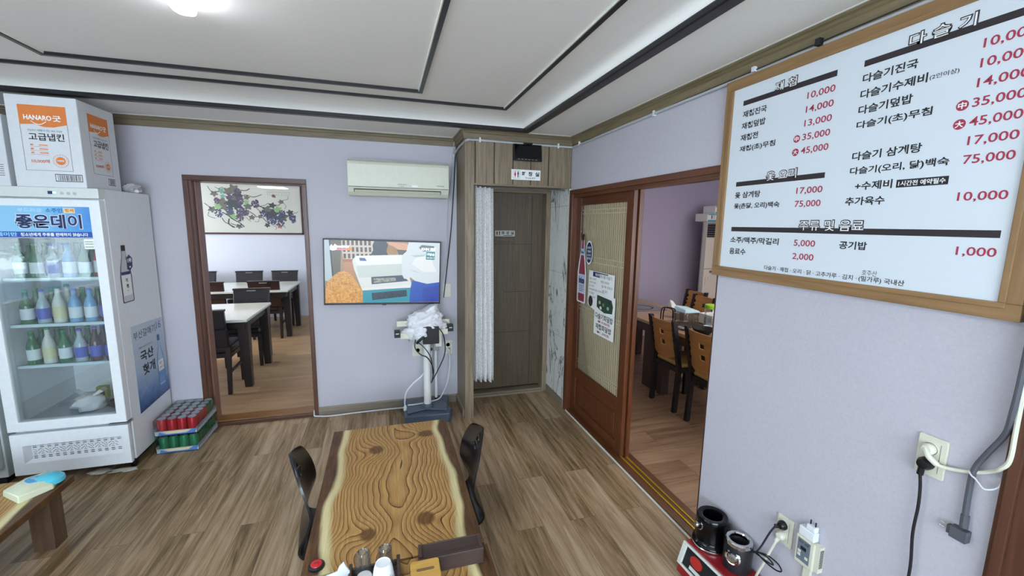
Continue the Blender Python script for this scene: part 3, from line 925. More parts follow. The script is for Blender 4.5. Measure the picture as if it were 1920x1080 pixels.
# door
door = MB()
d0, d1 = -.05, .004
U0, U1, V0, V1 = .0, FWD, .372, 1.803
GU0, GU1, GV0, GV1 = .058, FWD - .052, .432, 1.572
SV0, SV1 = 1.576, 1.760
door.grid([U0, GU0, GU1, U1], [V0, GV0, GV1, V1], lambda i, j: not (i == 1 and j == 1), lambda u, v, d: FF.p(u, v, d0 + d), d1 - d0, m_white, False)
dr = door.build('door', fridge, bevel=.004)
mb = MB(); mb.fbox(FF, GU0 - .005, GU1 + .005, GV0 - .005, GV1 + .005, -.016, -.010, glass('fridge_glass', '#f8fbfb', 0.085, fres=0.20)); mb.build('glass_pane', dr)
mb = MB()
mb.fbox(FF, GU1 - .055, GU1 - .002, 1.505, 1.568, -.010, -.0094, m_pwhite)
for v in (1.548, 1.534, 1.516):
    mb.fbox(FF, GU1 - .050, GU1 - .008, v, v + .004, -.0094, -.009, mat('energy_green', '#7d9a62', .6))
mb.build('energy_label', dr)
mb = MB()
mb.fbox(FF, FWD - .10, FWD + .004, .356, .366, -.055, .006, m_steel); mb.fbox(FF, FWD - .03, FWD + .006, .352, .372, -.06, -.05, m_steel)
mb.build('hinge', fridge, bevel=.002)
# advert header on the door
m_sky = base('advert_blue')
def advert_blue():
    m, nt, b = m_sky
    L = nt.links
    tc = N(nt, 'ShaderNodeTexCoord'); sp = N(nt, 'ShaderNodeSeparateXYZ'); L.new(tc.outputs['Object'], sp.inputs[0])
    no = N(nt, 'ShaderNodeTexNoise', i_Scale=6.0, i_Detail=4.0); L.new(tc.outputs['Object'], no.inputs['Vector'])
    ad = N(nt, 'ShaderNodeMath', operation='MULTIPLY_ADD', i_1=.25); L.new(no.outputs['Fac'], ad.inputs[0]); L.new(sp.outputs['X'], ad.inputs[2])
    rp = N(nt, 'ShaderNodeValToRGB'); e = rp.color_ramp.elements
    e[0].position = 0.0; e[0].color = C('#8fc8ea'); e[1].position = .40; e[1].color = C('#2f7fd0')
    x = e.new(.2); x.color = C('#7fbfe6')
    L.new(ad.outputs[0], rp.inputs[0]); L.new(rp.outputs[0], b.inputs['Base Color']); b.inputs['Roughness'].default_value = .35
advert_blue()
mb = MB()
mb.fbox(FF, .02, GU1, SV0, SV1, .004, .0055, m_sky[0])
mb.fbox(FF, .02, GU1, SV0, SV0 + .034, .0055, .0062, mat('advert_navy', '#1f4fa8', .4))
HF = FB(FX0, FY0 - .0062, 0)
mb.text('좋은데이', HF, .198, 1.625, .515, 1.717, mat('halo_white', '#dfe9f4', .5), bold=.06, d=.0004)
mb.text('좋은데이', HF, .202, 1.629, .511, 1.713, m_pnavy, bold=.028, d=.0010)
mb.text('부드러운', HF, .215, 1.724, .330, 1.748, mat('advert_pale', '#b9dcf0', .5), bold=.02)
mb.text('소주인', HF, .345, 1.724, .425, 1.749, mat('advert_mid', '#2c6fae', .5), bold=.02)
mb.fbox(HF, .430, .485, 1.722, 1.752, 0, .0005, mat('advert_cream', '#f0d9a4', .5))
mb.text('정석', HF, .436, 1.727, .480, 1.748, mat('advert_orange', '#e08a3a', .5), bold=.05, d=.001)
mb.text('19세미만', HF, .075, 1.582, .200, 1.606, mat('advert_cyan', '#8fd0f5', .5), bold=.04)
mb.text('청소년에게 주류를 판매하지 않습니다', HF, .215, 1.583, .535, 1.604, m_pwhite, bold=.03)
mb.flat(HF, [(.02, 1.612), (.105, 1.612), (.115, 1.66), (.10, 1.71), (.08, 1.735), (.02, 1.735)], .0004, mat('advert_bear_white', '#e9e6df', .6))
mb.disc(HF, .045, 1.70, .016, .010, .0009, mat('advert_skin', '#e2b08e', .6)); mb.disc(HF, .06, 1.72, .03, .012, .0008, mat('advert_hair', '#4a3b33', .6))
mb.build('advert_header', dr)
# shelves
shz = [0.765, 1.028, 1.318]
for z in shz:
    mb = MB()
    mb.box(FX0 + t, FX1 - t, FY0 + .085, FY1 - t - .01, z - .006, z, glass('shelf_glass', '#f6fafa', 0.08))
    mb.box(FX0 + t, FX1 - t, FY0 + .075, FY0 + .088, z - .012, z + .006, mat('shelf_edge', '#c9dfe2', .3))
    mb.build('shelf', fridge)
mb = MB(); mb.box(FX0 + t, FX1 - t, FY0 + .075, FY1 - t, .40, .412, mat('fridge_floor', '#b9c2cc', .3)); mb.build('inner_floor', fridge)
mb = MB(); mb.box(FX1 - t - .012, FX1 - t - .002, FY0 + .08, FY0 + .098, .45, 1.72, mat('interior_light', '#dff0ff', .3)); mb.build('light_strip', fridge)
# bottle decal on the fridge side is part of the fridge
SF = FL(FX1, 0, 0)
def decal_bottle(mb, fr, cx, z0, h, w, body, cap, line, label):
    pts = [(-.5, 0.03), (-.46, .0), (.46, .0), (.5, .03), (.5, .46), (.42, .60), (.2, .80), (.17, .92), (-.17, .92), (-.2, .80), (-.42, .60), (-.5, .46)]
    mb.flat(fr, [(cx + x * w * 1.16, z0 - .006 + y * (h + .010)) for x, y in pts], .0006, line)
    mb.flat(fr, [(cx + x * w, z0 + y * h) for x, y in pts], .0010, body)
    mb.fbox(fr, cx - .2 * w, cx + .2 * w, z0 + .90 * h, z0 + h, .0006, .0014, cap)
mb = MB()
decal_bottle(mb, SF, 3.435, 1.145, .375, .115, mat('decal_pale', '#c9cdd2', .5), m_pblack, m_pblack, None)
mb.fbox(SF, 3.383, 3.487, 1.325, 1.345, .0010, .0014, m_pnavy); mb.fbox(SF, 3.386, 3.484, 1.185, 1.322, .0010, .0013, m_pwhite)
mb.text('지', SF, 3.420, 1.275, 3.446, 1.300, m_pblack, bold=.03, d=.0018); mb.text('평', SF, 3.424, 1.235, 3.450, 1.262, m_pblack, bold=.03, d=.0018)
mb.text('지평', SF, 3.426, 1.212, 3.446, 1.220, m_pblack, d=.0018)
mb.flat(SF, [(3.455, 1.36), (3.485, 1.345), (3.52, 1.37), (3.525, 1.43), (3.49, 1.455), (3.46, 1.435)], .0020, m_pnavy)
mb.text('1위', SF, 3.468, 1.400, 3.512, 1.432, m_pwhite, bold=.05, d=.0026); mb.disc(SF, 3.49, 1.372, .010, .006, .0026, m_pwhite)
mb.disc(SF, 3.452, 1.432, .008, .010, .0028, mat('medal_gold', '#9d8240', .4), 12)
mb.build('bottle_sticker', fridge)

# poster on the fridge side
def vgrad(name, stops, axis='Z', k=0.15, sc=9.0, rough=.4):
    m, nt, b = base(name); L = nt.links
    tc = N(nt, 'ShaderNodeTexCoord'); sp = N(nt, 'ShaderNodeSeparateXYZ'); L.new(tc.outputs['Object'], sp.inputs[0])
    no = N(nt, 'ShaderNodeTexNoise', i_Scale=sc, i_Detail=5.0, i_Distortion=1.0); L.new(tc.outputs['Object'], no.inputs['Vector'])
    ad = N(nt, 'ShaderNodeMath', operation='MULTIPLY_ADD', i_1=k); L.new(no.outputs['Fac'], ad.inputs[0]); L.new(sp.outputs[axis], ad.inputs[2])
    rp = N(nt, 'ShaderNodeValToRGB'); e = rp.color_ramp.elements
    e[0].position = stops[0][0]; e[0].color = C(stops[0][1]); e[1].position = stops[-1][0]; e[1].color = C(stops[-1][1])
    for p, h in stops[1:-1]:
        x = e.new(p); x.color = C(h)
    L.new(ad.outputs[0], rp.inputs[0]); L.new(rp.outputs[0], b.inputs['Base Color']); b.inputs['Roughness'].default_value = rough
    return m
pst = thing('drink_poster', 'blue and white bottle poster taped low on the side of the fridge', 'poster', (FX1 + .001, 3.62, .345))
PQ = [(3.412, .352), (3.838, .372), (3.835, .952), (3.408, .972)]
mb = MB()
m_post = vgrad('poster_ice_blue', [(.08, '#203f78'), (.16, '#4f78ae'), (.24, '#7f9cc0'), (.34, '#a9bccf'), (.66, '#c2ced9')], 'Z', .12, 11.0)
mb.prism(SF, [(a, b) for a, b in PQ], .0008, .002, m_post); mb.build('sheet', pst)
PFR = FL(FX1 + .002, 0, 0)
mb = MB()
mb.text('부산갈매기', PFR, 3.428, .868, 3.715, .925, m_pblack, bold=.0); mb.text('16', PFR, 3.735, .880, 3.800, .938, mat('print_blue', '#2f62b0', .5), bold=.0)
mb.text('국산', PFR, 3.485, .700, 3.660, .775, m_pblack, bold=.03); mb.text('헛개', PFR, 3.500, .595, 3.665, .675, m_pblack, bold=.03)
mb.text('시원하게 깔끔한 부산 소주', PFR, 3.475, .795, 3.655, .807, m_pblack); mb.build('lettering', pst)
mb = MB()
pts = [(-.5, 0.02), (-.45, 0), (.45, 0), (.5, .02), (.5, .50), (.40, .62), (.16, .78), (.15, .9), (-.15, .9), (-.16, .78), (-.40, .62), (-.5, .50)]
mb.flat(PFR, [(3.745 + x * .098, .445 + y * .39) for x, y in pts], .0006, mat('poster_bottle_edge', '#4f77a8', .3))
mb.flat(PFR, [(3.745 + x * .078, .452 + y * .375) for x, y in pts], .0010, mat('poster_bottle', '#a9c2da', .3))
mb.fbox(PFR, 3.728, 3.762, .79, .835, .0008, .0014, mat('poster_cap', '#2a4f8f', .3)); mb.fbox(PFR, 3.707, 3.783, .56, .64, .0012, .0015, m_pwhite)
mb.text('부산', PFR, 3.720, .598, 3.765, .630, m_pblack, d=.002); mb.text('갈매기', PFR, 3.716, .570, 3.775, .592, m_pblack, d=.002)
mb.fbox(PFR, 3.707, 3.783, .46, .555, .0012, .0015, mat('poster_liquid', '#5d8fc8', .3)); mb.build('bottle_picture', pst)

# contents of the fridge
def bottle(name, glassm, cap, lab, h=.215, r=.032):
    mb = MB()
    mb.lathe([(r * .9, 0), (r, .004), (r, h * .52), (r * .8, h * .64), (r * .42, h * .78), (r * .40, h * .93), (r * .42, h * .94), (r * .42, h), (0, h)], (0, 0, 0), glassm, 14,
             mats=[glassm, glassm, glassm, glassm, glassm, glassm, cap, cap])
    o = mb.build(name, org=(0, 0, 0))
    mb = MB(); mb.lathe([(r + .0006, h * .14), (r + .0006, h * .46)], (0, 0, 0), lab, 14, closed=False); mb.build('label', o)
    return o
gm_green = mat('green_bottle_glass', '#1f6a3c', .12); gm_brown = mat('brown_bottle_glass', '#3a1d10', .12); gm_clear = mat('pale_bottle_glass', '#9fb6bd', .12); gm_blue = mat('blue_bottle_glass', '#6fa6cf', .15)
lab_w = mat('label_white', '#d7e3e6', .5); lab_b = mat('label_blue', '#3f56b8', .5); lab_y = mat('label_cream', '#cfcf9f', .5); capg = mat('cap_green', '#2c8a4e', .4); capb = mat('cap_blue', '#4a5fd0', .4); capr = mat('cap_red', '#b2333a', .4)
mk = {'g': ('green_bottle', gm_green, capg, lab_w, .215), 'b': ('brown_bottle', gm_brown, capb, lab_b, .225), 'c': ('clear_bottle', gm_clear, capb, lab_b, .215), 'y': ('makgeolli_bottle', mat('milky_plastic', '#c9d2c8', .3), capg, lab_y, .235), 'r': ('red_bottle', mat('red_bottle_plastic', '#b5302c', .25), capr, lab_w, .235), 'w': ('blue_label_bottle', gm_blue, capb, lab_w, .22)}
protos = {}
desc = {'g': 'green glass bottle with white label', 'b': 'brown beer bottle with blue label', 'c': 'clear bottle with blue label', 'y': 'milky bottle with cream label', 'r': 'red soft drink bottle', 'w': 'pale blue bottle with white label'}
tiers = [(shz[2], 'top', ['ggcwgr', 'ggcggr']), (shz[1], 'middle', ['gcywwb', 'ggyggb']), (shz[0], 'lower', ['gygcbb', 'ggggbb'])]
for z, nm, rows in tiers:
    for rI, row in enumerate(rows):
        for k, ch in enumerate(row):
            n_, g_, c_, l_, h_ = mk[ch]
            pos = (FX0 + .10 + k * .081, FY0 + .135 + rI * .085, z)
            L_ = f"{desc[ch]} in the {'front' if rI == 0 else 'second'} row of the fridge's {nm} shelf"
            G_ = f"{'front' if rI == 0 else 'second'} row {desc[ch]}s on the {nm} fridge shelf"
            if ch not in protos:
                o = bottle(n_, g_, c_, l_, h_); protos[ch] = o; o.location = pos; tag(o, L_, 'bottle', G_)
            else:
                o = dup(protos[ch], pos, 0, L_, G_); o['category'] = 'bottle'
def crumple(name, o, rx, ry, rz, m, seed=0, amp=.18, seg=18, rings=12, knot=False, floor=True):
    rnd = random.Random(seed)
    ph = [(rnd.uniform(2, 7), rnd.uniform(2, 7), rnd.uniform(0, 6)) for _ in range(5)]
    mb = MB(); i0 = 0; k = mb.mi(m); rows = []
    for j in range(rings + 1):
        th = PI * j / rings; rows.append([])
        for a in range(seg):
            fi = 2 * PI * a / seg
            f = 1 + sum(amp / 2.5 * math.sin(p * fi + q * th + s) for p, q, s in ph) * math.sin(th)
            x, y, z = rx * f * math.sin(th) * math.cos(fi), ry * f * math.sin(th) * math.sin(fi), rz * (1 + .3 * (f - 1)) * math.cos(th)
            if floor: z = max(z + rz * .8, 0)
            mb.v.append(Vector((o[0] + x, o[1] + y, o[2] + z)))
    for j in range(rings):
        for a in range(seg):
            b = (a + 1) % seg
            mb.f.append([(j + 1) * seg + a, (j + 1) * seg + b, j * seg + b, j * seg + a]); mb.m.append(k); mb.sm.append(True)
    return mb
m_bag = mat('thin_white_plastic', '#dcdde0', .35, bump=.4, scale=25)
mb = crumple('x', (-1.93, 3.42, .413), .085, .07, .06, m_bag, 3, .22)
for s in (-1, 1):
    mb.hexa([(-1.93, 3.41, .50), (-1.92, 3.41, .50), (-1.92, 3.43, .505), (-1.93, 3.43, .505)], [(-1.93 + s * .07, 3.40, .555), (-1.91 + s * .07, 3.40, .54), (-1.91 + s * .07, 3.45, .54), (-1.93 + s * .07, 3.45, .555)], m_bag)
tag(mb.build('plastic_bag', org=(-1.93, 3.42, .413)), 'knotted white plastic bag on the floor of the drinks fridge', 'bag')
mb = crumple('x', (-1.77, 3.45, .413), .07, .08, .035, mat('black_wrap', '#20242a', .3), 5, .2)
tag(mb.build('wrapped_parcel', org=(-1.77, 3.45, .413)), 'dark wrapped parcel lying right of the white bag in the fridge', 'parcel')
mb = MB(); mb.box(-2.0, -1.94, 3.62, 3.66, .413, .50, mat('lime_carton', '#8aa24a', .5)); mb.box(-1.985, -1.955, 3.618, 3.62, .44, .475, m_pblack)
tag(mb.build('green_carton', org=(-1.97, 3.64, .413)), 'small green carton behind the white bag in the fridge', 'carton')

# second white cooler cut by the left picture edge
c2 = thing('chest_cooler', 'pale upright cooler at the left picture edge beside the drinks fridge', 'cooler', (-2.66, 3.55, 0))
mb = MB(); mb.box(-2.98, -2.335, 3.31, 3.84, .05, 1.872, mat('cooler_grey', '#c3cbc8', .35)); mb.build('body', c2, bevel=.006)
mb = MB(); mb.box(-2.98, -2.34, 3.262, 3.305, .12, 1.80, mat('cooler_grey', '#c3cbc8', .35)); dd = mb.build('door', c2, bevel=.008)
mb = MB(); mb.box(-2.93, -2.91, 3.232, 3.262, .9, 1.25, m_steel); mb.build('handle', dd, bevel=.004)
mb = MB(); mb.box(-2.96, -2.36, 3.33, 3.82, 0, .05, m_dark); mb.build('plinth', c2)

# ------------------------------------------------------------------ NAPKIN BOXES on the fridge
m_card = mat('white_card', '#d8dbde', .7, bump=.05); m_org = mat('carton_orange', '#e0803a', .6); m_red2 = mat('carton_red', '#cf6348', .6)
BX0, BX1, BY0, BY1, BZ = -2.042, -1.712, 3.262, 3.625, FZT
BH = .515
nb = thing('napkin_carton', 'white carton with orange labels on top of the drinks fridge', 'box', ((BX0 + BX1) / 2, (BY0 + BY1) / 2, BZ))
mb = MB(); mb.box(BX0, BX1, BY0, BY1, BZ, BZ + BH, m_card); mb.build('carton', nb, bevel=.004)
mb = MB(); mb.box(BX0 + .02, BX1 - .02, (BY0 + BY1) / 2 - .02, (BY0 + BY1) / 2 + .02, BZ + BH, BZ + BH + .0008, mat('packing_tape', '#c9b58c', .25)); mb.build('tape', nb)
def carton_face(fr, u0, u1, v0, v1, nb_, small):
    mb = MB(); w, h = u1 - u0, v1 - v0
    ln = mat('carton_line', '#77797f', .6)
    e = .0022
    for a, b, c, d in ((u0, u1, v0, v0 + e), (u0, u0 + e, v0, v1), (u1 - e, u1, v0, v1)):
        mb.fbox(fr, a, b, c, d, 0, .0005, ln)
    top = [(u0, v1), (u0, v1 - .30 * h), (u0 + .30 * w, v1 - .285 * h), (u0 + .5 * w, v1 - .325 * h), (u0 + .7 * w, v1 - .325 * h), (u1, v1 - .275 * h), (u1, v1)]
    mb.flat(fr, rev(top) if False else top, .0006, m_org)
    W = lambda a, b, c, d: (u0 + a * w, v0 + b * h, u0 + c * w, v0 + d * h)
    mb.text('HANARO', fr, *W(.10, .775, .68, .85), m_pwhite, bold=.03, d=.0012); mb.text('굿', fr, *W(.70, .765, .88, .855), m_pwhite, bold=.03, d=.0012)
    arc = [(u0 + w * (.24 + .32 * k / 10), v0 + h * (.765 - .05 * math.sin(PI * k / 10))) for k in range(11)]
    arc2 = [(a, b - .012 * h) for a, b in reversed(arc)]
    for k in range(10): mb.flat(fr, [arc[k], arc2[-1 - k], arc2[-2 - k], arc[k + 1]], .0012, m_pwhite)
    mb.text('안심하고 사용할 수 있는 100% 국내산', fr, *W(.15, .605, .87, .635), m_pblack, d=.001)
    mb.text('고급냅킨', fr, *W(.15, .465, .90, .58), m_pblack, bold=.02, d=.001)
    for k, v in enumerate((.385, .325, .265)):
        mb.fbox(fr, u0 + .14 * w, u0 + .52 * w, v0 + (v - .018) * h, v0 + (v - .014) * h, .0004, .0007, m_red2)
        mb.fbox(fr, u0 + .34 * w, u0 + .52 * w, v0 + (v + .004) * h, v0 + (v + .018) * h, .0004, .0007, m_org); mb.fbox(fr, *([u0 + .16 * w, u0 + .22 * w, v0 + v * h, v0 + (v + .022) * h]), .0004, .0007, m_org)
    mb.text('10,000매', fr, *W(.14, .115, .52, .175), m_red2, bold=.015, d=.001)
    cx, cy, r = u0 + .76 * w, v0 + .16 * h, .17 * w
    mb.disc(fr, cx, cy, r, r, .0008, m_org, 28); mb.disc(fr, cx, cy, r * .94, r * .94, .0011, m_card, 28); mb.disc(fr, cx, cy, r * .62, r * .62, .0014, m_org, 24)
    for k in range(16):
        a = 2 * PI * k / 16; mb.disc(fr, cx + r * .78 * math.cos(a), cy + r * .78 * math.sin(a), r * .055, r * .055, .0014, m_org, 6)
    mb.text('100%', fr, cx - r * .45, cy - r * .13, cx + r * .45, cy + r * .17, m_card, bold=.03, d=.002)
    bu0, bu1, bv0, bv1 = nb_
    mb.fbox(fr, bu0, bu1, bv0, bv1, 0, .0004, m_pblack); mb.fbox(fr, bu0 + .003, bu1 - .003, bv0 + .004, bv1 - .004, .0004, .0007, m_card)
    rnd = random.Random(4); u = bu0 + .012
    while u < bu1 - .012:
        s = rnd.choice((.0015, .003, .0045)); mb.fbox(fr, u, u + s, bv0 + .006, bv1 - .006, .0007, .001, m_pblack); u += s + rnd.choice((.002, .003, .004))
    return mb
FBX = FB(BX0, BY0, BZ)
carton_face(FBX, .055, .275, .095, .462, (.185, .315, .035, .078), False).build('front_label', nb)
FSX = FL(BX1, BY0, BZ)
carton_face(FSX, .085, .285, .095, .455, (.225, .300, .035, .078), True).build('side_label', nb)
nb2 = thing('paper_carton', 'white printed carton at the left picture edge on top of the cooler', 'box', (-2.30, 3.45, BZ))
mb = MB(); mb.box(-2.46, -2.076, 3.275, 3.62, BZ, BZ + .405, m_card); mb.build('carton', nb2, bevel=.004)
mb = MB(); f2 = FB(-2.46, 3.275, BZ)
for k in range(6): mb.fbox(f2, .28, .365, .06 + k * .012, .063 + k * .012, 0, .0005, m_pblack)
mb.build('front_print', nb2)
mb = crumple('x', (-1.69, 3.70, FZT), .05, .045, .04, mat('clear_poly_bag', '#b9b8bd', .25), 8, .3)
tag(mb.build('poly_bag', org=(-1.69, 3.70, FZT)), 'crumpled clear plastic bag behind the carton on the fridge', 'bag')
for k, (x, y, rx, ry) in enumerate(((-1.88, 3.315, .055, .03), (-1.74, 3.305, .075, .022))):
    mb = crumple('x', (x, y, 0), rx, ry, .012, mat('scrap_paper', '#b9b4a8', .8), 12 + k, .35)
    tag(mb.build('paper_scrap', org=(x, y, 0)), ('larger torn paper scrap on the floor under the fridge front right corner', 'smaller torn paper scrap on the floor under the middle of the fridge front')[1 - k], 'paper')

# ------------------------------------------------------------------ DRINK CAN TRAYS by the fridge
m_cantop = mat('can_lid', '#c3ccd3', .3, .35); m_canr = mat('can_red', '#b5202c', .25, .3); m_cang = mat('can_green', '#1c7c52', .25, .3)
m_tray = mat('tray_card', '#aab3bb', .6); m_trayb = mat('tray_print_blue', '#4a76b8', .55); m_trayc = mat('tray_print_cream', '#d8cba4', .6)
TX0, TX1, TY0, TY1 = -1.628, -1.362, 3.490, 3.868
def can(name, m):
    mb = MB(); r = .0305
    mb.lathe([(.024, 0), (r, .008), (r, .100), (.026, .112), (.0265, .1145), (.0245, .1145), (.0235, .110), (0, .110)], (0, 0, 0), m, 16, mats=[m, m, m, m_cantop, m_cantop, m_cantop, m_cantop])
    return mb.build(name, org=(0, 0, 0))
cp = {}
for tier, z in ((0, 0.0), (1, .136)):
    tr = thing('drink_tray', ('lower cardboard drinks tray on the floor beside the fridge', 'upper cardboard drinks tray stacked beside the fridge')[tier], 'tray', ((TX0 + TX1) / 2, (TY0 + TY1) / 2, z), 'stacked drinks trays')
    mb = MB(); h = .048
    mb.box(TX0, TX1, TY0, TY1, z, z + .004, m_tray)
    mb.box(TX0, TX0 + .003, TY0, TY1, z, z + h, m_tray); mb.box(TX1 - .003, TX1, TY0, TY1, z, z + h, m_tray)
    mb.box(TX0, TX1, TY0, TY0 + .003, z, z + h * .75, m_tray); mb.box(TX0, TX1, TY1 - .003, TY1, z, z + h, m_tray)
    mb.build('card_tray', tr)
    mb = MB(); ft = FB(TX0, TY0, z)
    mb.flat(ft, [(.02, .004), (.25, .004), (.262, .035), (.235, .035), (.20, .012), (.07, .012), (.03, .03)], .0006, m_trayb)
    mb.flat(ft, [(.05, .034), (.075, .014), (.19, .014), (.225, .034)], .0008, m_trayc); mb.build('tray_print', tr)
    mb = MB()
    film = glass('shrink_film', '#fbfcfd', 0.07, 0.12)
    a, b = .006, .121
    mb.box(TX0 - .001, TX1 + .001, TY0 - .001, TY1 - .0, z + .03, z + b, film); mb.build('shrink_film', tr)
    for j in range(6):
        for i in range(4):
            red = tier == 1 and j < 4
            key = 'red_can' if red else 'green_can'
            pos = (TX0 + .0385 + i * .063, TY0 + .037 + j * .0608, z + .005)
            lb = ('red drink can in the front rows of the upper tray' if red else ('green drink can in the back rows of the upper tray' if tier else 'green drink can packed in the lower tray'))
            gp = ('red cans in the upper tray' if red else ('green cans in the upper tray' if tier else 'green cans in the lower tray'))
            if key not in cp:
                o = can(key, m_canr if red else m_cang); cp[key] = o; o.location = pos; tag(o, lb, 'can', gp)
            else:
                o = dup(cp[key], pos, 0, lb, gp)

# ------------------------------------------------------------------ LOW TABLES and floor chairs
TZ = .332
def low_table(name, label, cx, cy, w, l, m, rz=0.0):
    t = thing(name, label, 'table', (0, 0, 0), 'low live edge tables')
    mb = MB(); mb.box(-w / 2, w / 2, -l / 2, l / 2, TZ - .036, TZ, m); mb.build('tabletop', t, org=(0, 0, 0), bevel=.003)
    ml = wood('walnut_table_leg', '#6e5440', '#4a3628', axis=2, scale=3.0, stretch=14)
    for sx in (-1, 1):
        for sy in (-1, 1):
            x, y = sx * (w / 2 - .085), sy * (l / 2 - .085)
            mb = MB(); mb.box(x - .045, x + .045, y - .045, y + .045, 0, TZ - .036, ml); mb.build('leg', t, bevel=.003)
    t.location = (cx, cy, 0); t.rotation_euler = (0, 0, rz)
    return t
# knots: local x, y, radii, ring amplitude
m_slab = slab_wood('live_edge_slab', 2.0, [(-.095, .30, .075, .085, 4.2), (.215, .43, .10, .075, -4.0), (.135, -.39, .075, .085, 4.6), (-.12, -.43, .06, .07, 4.2)])
m_slab2 = slab_wood('live_edge_slab_near', 9.0, [(.12, .42, .12, .10, 4.5), (-.1, .1, .08, .10, 4.0)])
m_slab3 = slab_wood('live_edge_slab_left', 5.0, [(-.1, .2, .08, .10, 4.0), (.15, -.2, .08, .08, 4.0)])
low_table('low_table', 'low live edge wood table with knots, in the middle of the floor', .016, 2.226, .728, 1.215, m_slab)
low_table('low_table', 'low wood table under the cups at the bottom edge of the picture', .022, .998, .735, 1.215, m_slab2)
low_table('low_table', 'low wood table at the left edge with a tissue pack on it', -1.995, 2.085, .735, 1.20, m_slab3)

m_shell = mat('black_lacquered_plywood', '#121013', .28, coat=.15, vary=.02)
def floor_chair(label, side, cy):
    """legless chair: seat on the floor, bent shell back; side=+1 seat points to +X"""
    prof = [(.36, .030), (.20, .022), (.04, .022), (-.035, .035), (-.072, .075), (-.072, .12), (-.050, .18), (-.040, .25), (-.052, .33), (-.080, .42), (-.108, .505)]
    # resample
    P = [Vector((a, b)) for a, b in prof]; Q = []
    for i in range(len(P) - 1):
        p0, p1, p2, p3 = P[max(i - 1, 0)], P[i], P[i + 1], P[min(i + 2, len(P) - 1)]
        for k in range(4):
            t_ = k / 4
            Q.append(0.5 * ((2 * p1) + (-p0 + p2) * t_ + (2 * p0 - 5 * p1 + 4 * p2 - p3) * t_ * t_ + (-p0 + 3 * p1 - 3 * p2 + p3) * t_ ** 3))
    Q.append(P[-1]); n = len(Q)
    Ls = [0]
    for i in range(1, n): Ls.append(Ls[-1] + (Q[i] - Q[i - 1]).length)
    tot = Ls[-1]
    us = [-1, -.9, -.75, -.6, -.45, -.3, -.15, 0, .15, .3, .45, .6, .75, .9, 1]
    nv = n
    def fn(u, v, d):
        j = int(v); q = Q[j]
        tn = (Q[min(j + 1, n - 1)] - Q[max(j - 1, 0)]).normalized(); nn = Vector((-tn.y, tn.x))
        f = Ls[j] / tot
        wd = .205
        if f > .72: wd *= math.sqrt(max(0.02, 1 - ((f - .72) / .292) ** 2.6))
        if f < .10: wd *= .86 + .14 * math.sqrt(f / .10)
        back = max(0, min(1, (q.y - .05) / .2))
        curve = -.030 * back * u * u * (-1)
        x = q.x + nn.x * (-d) + curve
        z = q.y + nn.y * (-d)
        return Vector((x * side, u * wd, max(z, 0.0)))
    def keep(i, j):
        return not (6 <= i <= 7 and Ls[j] / tot > .865 and Ls[j] / tot < .905 + .02) or False
    o = thing('floor_chair', label, 'chair', (0, 0, 0), 'legless floor chairs')
    mb = MB(); mb.grid(us, list(range(nv)), keep, fn, .011, m_shell)
    if side < 0:
        mb.f = [list(reversed(f)) for f in mb.f]
    sh = mb.build('shell', o, org=(0, 0, 0), angle=50)
    mb = MB()
    j = max(k for k in range(n) if Ls[k] / tot < .895)
    c = fn(0, j, 0); c2_ = fn(0, j, .011)
    for p in (c, c2_):
        ring = [p + Vector((0, .036 * math.cos(a), .021 * math.sin(a))) + Vector((-side * .021 * math.sin(a) * .28, 0, 0)) for a in [2 * PI * k / 16 for k in range(17)]]
        mb.tube(ring, .006, m_shell, 8, False)
    mb.build('handhold_rim', o)
    o.location = (0, cy, 0)
    return o
fl = floor_chair('black legless floor chair on the left side of the middle low table', 1, 2.285); fl.location.x = -.395; fl.rotation_euler.z = math.radians(5)
f2_ = floor_chair('black legless floor chair on the right side of the middle low table', -1, 2.30); f2_.location.x = .425

# ------------------------------------------------------------------ things on the near table
b_ = thing('call_button', 'round black table call button with red top, by the left table edge', 'button', (-.294, 1.664, TZ))
mb = MB(); mb.lathe([(.030, 0), (.0315, .004), (.030, .010), (.025, .014)], (-.294, 1.664, TZ), m_blackp, 24); mb.build('base', b_)
mb = MB(); mb.lathe([(.022, .0135), (.0205, .0165), (.010, .0175), (0, .0175)], (-.294, 1.664, TZ), mat('button_red', '#cf2b30', .3), 24)
mb.text('호출', FT(-.294, 1.664, TZ + .0175), -.010, -.005, .010, .005, m_pblack, d=.0006); mb.build('push_cap', b_)
m_tg = mat('placeholder', '#ffffff')
def real_glass(name):
    m, nt, b = base(name)
    b.inputs['Base Color'].default_value = (.96, .98, .98, 1); b.inputs['Roughness'].default_value = .02
    b.inputs['Transmission Weight'].default_value = 1.0; b.inputs['IOR'].default_value = 1.45
    return m
m_tumbler = glass('clear_tumbler_glass', '#fdfefe', .06, .02, .30)
_nt = m_tumbler.node_tree
_df = N(_nt, 'ShaderNodeBsdfDiffuse'); _df.inputs[0].default_value = (.85, .9, .92, 1)
_mx = N(_nt, 'ShaderNodeMixShader'); _mx.inputs[0].default_value = .03
_src = _nt.nodes['Material Output'].inputs[0].links[0].from_socket
_nt.links.new(_src, _mx.inputs[1]); _nt.links.new(_df.outputs[0], _mx.inputs[2]); _nt.links.new(_mx.outputs[0], _nt.nodes['Material Output'].inputs[0])
